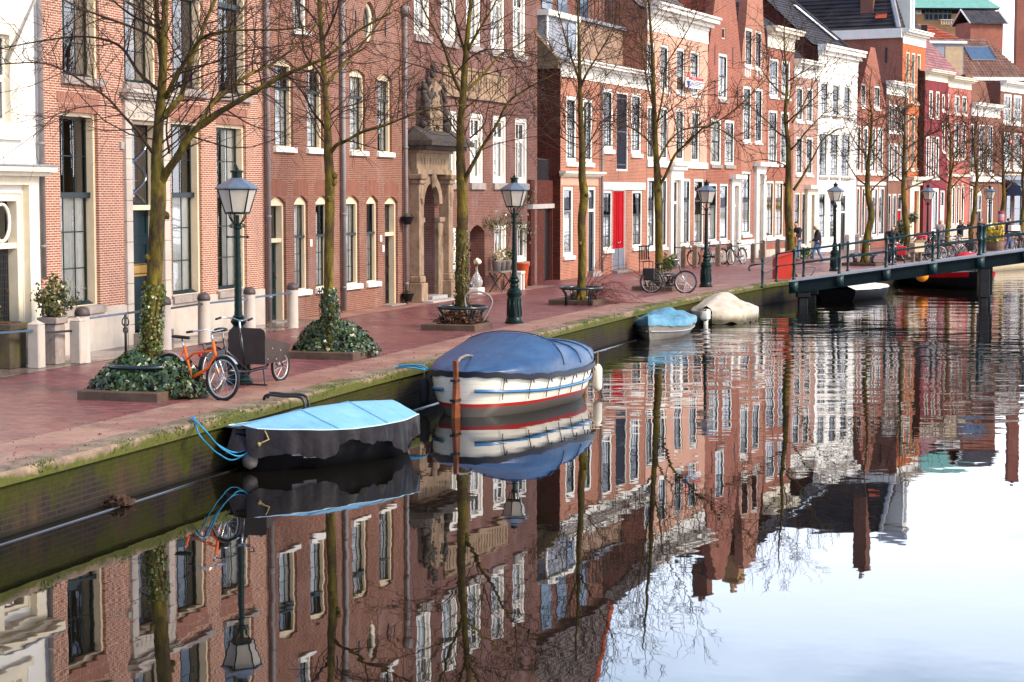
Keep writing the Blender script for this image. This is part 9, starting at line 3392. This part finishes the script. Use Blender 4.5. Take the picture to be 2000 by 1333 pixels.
 if bag:
  b = MB()
  c_ = wr[1] + V(0.02, -0.03, -0.20)
  b.bbox(c_.x - 0.15, c_.x + 0.15, c_.y - 0.06, c_.y + 0.06, c_.z - 0.12, c_.z + 0.12, 0.03)
  b.tube(smooth_path([c_ + V(-0.1, 0, 0.11), c_ + V(-0.05, 0, 0.24), c_ + V(0.05, 0, 0.24), c_ + V(0.1, 0, 0.11)], 4), 0.01, 5)
  bo = b.build('handbag', plain('bag_' + str(len(D.materials)), bag, 0.5), None)
  bo.matrix_world = Matrix.Translation(Vector(p)) @ Matrix.Rotation(hd, 4, 'Z')
  tag(bo, 'brown leather handbag hanging from the hand of the fair-haired person', 'bag')
 return t
def PP(px, Y):
 p = AT(px, 377, Y)
 return Vector((p.x, p.y, QZ))
person('person in dark cap, black jacket and blue jeans, half hidden by the sixth tree', PP(1559, 89.0), math.pi * 1.18, 1.80, legs=(0.16, 0.22, 0.30), cap=(0.02, 0.02, 0.02), look=(0.6, 0), arms=((0.2, 0.05, -0.5), (0.25, -0.05, -0.5)), bend=((0.4, -0.1, 0.05), (0.4, 0.1, -0.1)))
person('child in bright jacket close in front of the person in the dark cap', PP(1553.5, 88.6), math.pi * 1.1, 1.32, coat=(0.25, 0.10, 0.05), legs=(0.12, 0.15, 0.2), hair=(0.35, 0.16, 0.06))
person('fair-haired person in open black coat and jeans, walking with a brown bag', PP(1598.5, 87.0), math.pi * 0.98, 1.70, legs=(0.10, 0.17, 0.32), hair=(0.62, 0.38, 0.15), stride=0.30, look=(0.9, 0), hood=True, bag=(0.14, 0.07, 0.04), longhair=True,
  arms=((0.12, 0.10, -0.5), (-0.1, -0.10, -0.5)), bend=((0.35, 0, -0.22), (0.05, 0, -0.3)))
cy = PP(1745, 80.5)
bike('bicycle ridden towards the camera by the person in black, with a red crate', cy, -math.pi / 2 - 0.12, 'bike_black', basket=None, lean=0.0, group=None)
cq = cy + Vector((0.40, -0.1, 0))
person('person in black jacket riding a bicycle towards the camera', cy + Vector((0.03, 0.28, 0.04)), -math.pi / 2 - 0.12, 1.74, legs=(0.02, 0.02, 0.03), hair=(0.12, 0.06, 0.03), seated=True, look=(1.1, 0), hood=True, skirt=0.02,
  arms=((0.35, 0.22, -0.35), (0.35, -0.22, -0.35)), bend=((0.35, -0.05, -0.16), (0.35, 0.05, -0.16)))
t = thing('red_crate', 'red crate on the bench edge right beside the cyclist', 'crate', PP(1757, 83.0) + Vector((0, 0, 0.46)), -0.2)
b = MB()
b.bbox(-0.32, 0.32, -0.22, 0.22, 0, 0.36, 0.015)
for k in range(5): b.box(-0.28 + 0.12 * k, -0.22 + 0.12 * k, -0.23, -0.221, 0.05, 0.31)
b.build('crate', M['red_plastic'], t)
b = MB()
for sx in (-0.25, 0.25): b.tube([(sx, 0, 0), (sx, 0, -0.46)], 0.025, 6)
b.build('leg', M['iron'], t)
person('person in pale grey coat with raised hood beside the ninth tree', PP(1838.5, 101.0), math.pi * 1.35, 1.74, coat=(0.40, 0.33, 0.29), legs=(0.06, 0.06, 0.08), hair=(0.42, 0.36, 0.31), long=True, hood=True, longhair=True)
person('person in black jumper holding both hands up to the face, with pale trousers', PP(1876.5, 98.5), -math.pi * 0.25, 1.76, coat=(0.012, 0.012, 0.014), legs=(0.55, 0.50, 0.44), hair=(0.06, 0.035, 0.025),
  arms=((0.30, 0.22, -0.12), (0.30, -0.22, -0.12)), bend=((0.12, -0.18, 0.30), (0.12, 0.18, 0.30)))
person('person in dark brown coat left of the farthest lamp', PP(1915, 104.0), 0.25, 1.78, coat=(0.045, 0.025, 0.02), legs=(0.03, 0.03, 0.035), hair=(0.09, 0.045, 0.025), long=True)
person('person in plum coat half hidden by the knitted tree', PP(1951, 111.5), 0.2, 1.45, coat=(0.10, 0.03, 0.05), legs=(0.04, 0.04, 0.06), hair=(0.12, 0.06, 0.04))
person('person in navy jacket and blue jeans pushing a bicycle at the right edge', PP(1970.5, 103.5), 0.15, 1.78, coat=(0.016, 0.022, 0.045), legs=(0.06, 0.09, 0.20), hair=(0.03, 0.02, 0.018), stride=0.25,
  arms=((0.3, 0.06, -0.4), (0.3, -0.06, -0.4)), bend=((0.4, 0, -0.02), (0.4, 0, -0.02)))
t = thing('white_box', 'white box on the bicycle in front of the person in navy', 'box', PP(1982, 101.5) + Vector((0, 0, 1.12)), 0.2)
b = MB()
b.bbox(-0.25, 0.25, -0.2, 0.2, 0, 0.3, 0.01)
b.build('box', M['white'], t)
# ------------------------------------------------------------------ private strips before the near houses
def strip(name, pxs, width, m, dz, yfrom=0.0):
 b = MB()
 P = [facade(px) for px in pxs]
 for a, c in zip(P, P[1:]):
  d_ = (c - a).normalized()
  n_ = Vector((-d_.y, d_.x, 0))
  A, Bq = a - n_ * width, c - n_ * width
  b.poly([(A.x, A.y, QZ + dz), (Bq.x, Bq.y, QZ + dz), (c.x, c.y, QZ + dz), (a.x, a.y, QZ + dz)])
 return tag(b.build(name, m), kind='structure')
tw_ = NT('wet_stone_flags')
cst = tw_.mix(tw_.ramp(tw_.noise(1.2, 6, 0.7), [(0.4, 0), (0.65, 1)]), (0.11, 0.08, 0.068), (0.24, 0.18, 0.15))
tw_.bump(tw_.noise(12, 4), 0.15, 0.01)
M['wet_flags'] = tw_.fin(cst, tw_.ramp(tw_.noise(0.8, 5), [(0.4, 0.10), (0.65, 0.45)]), 0, 0.6)
strip('stone_pavement', [-250, -60, 78, 300, 513, 570], 1.28, M['wet_flags'], 0.006)
strip('worn_pavement', [575, 700, 789, 900, 1040], 0.9, M['edge_paving'], 0.005)
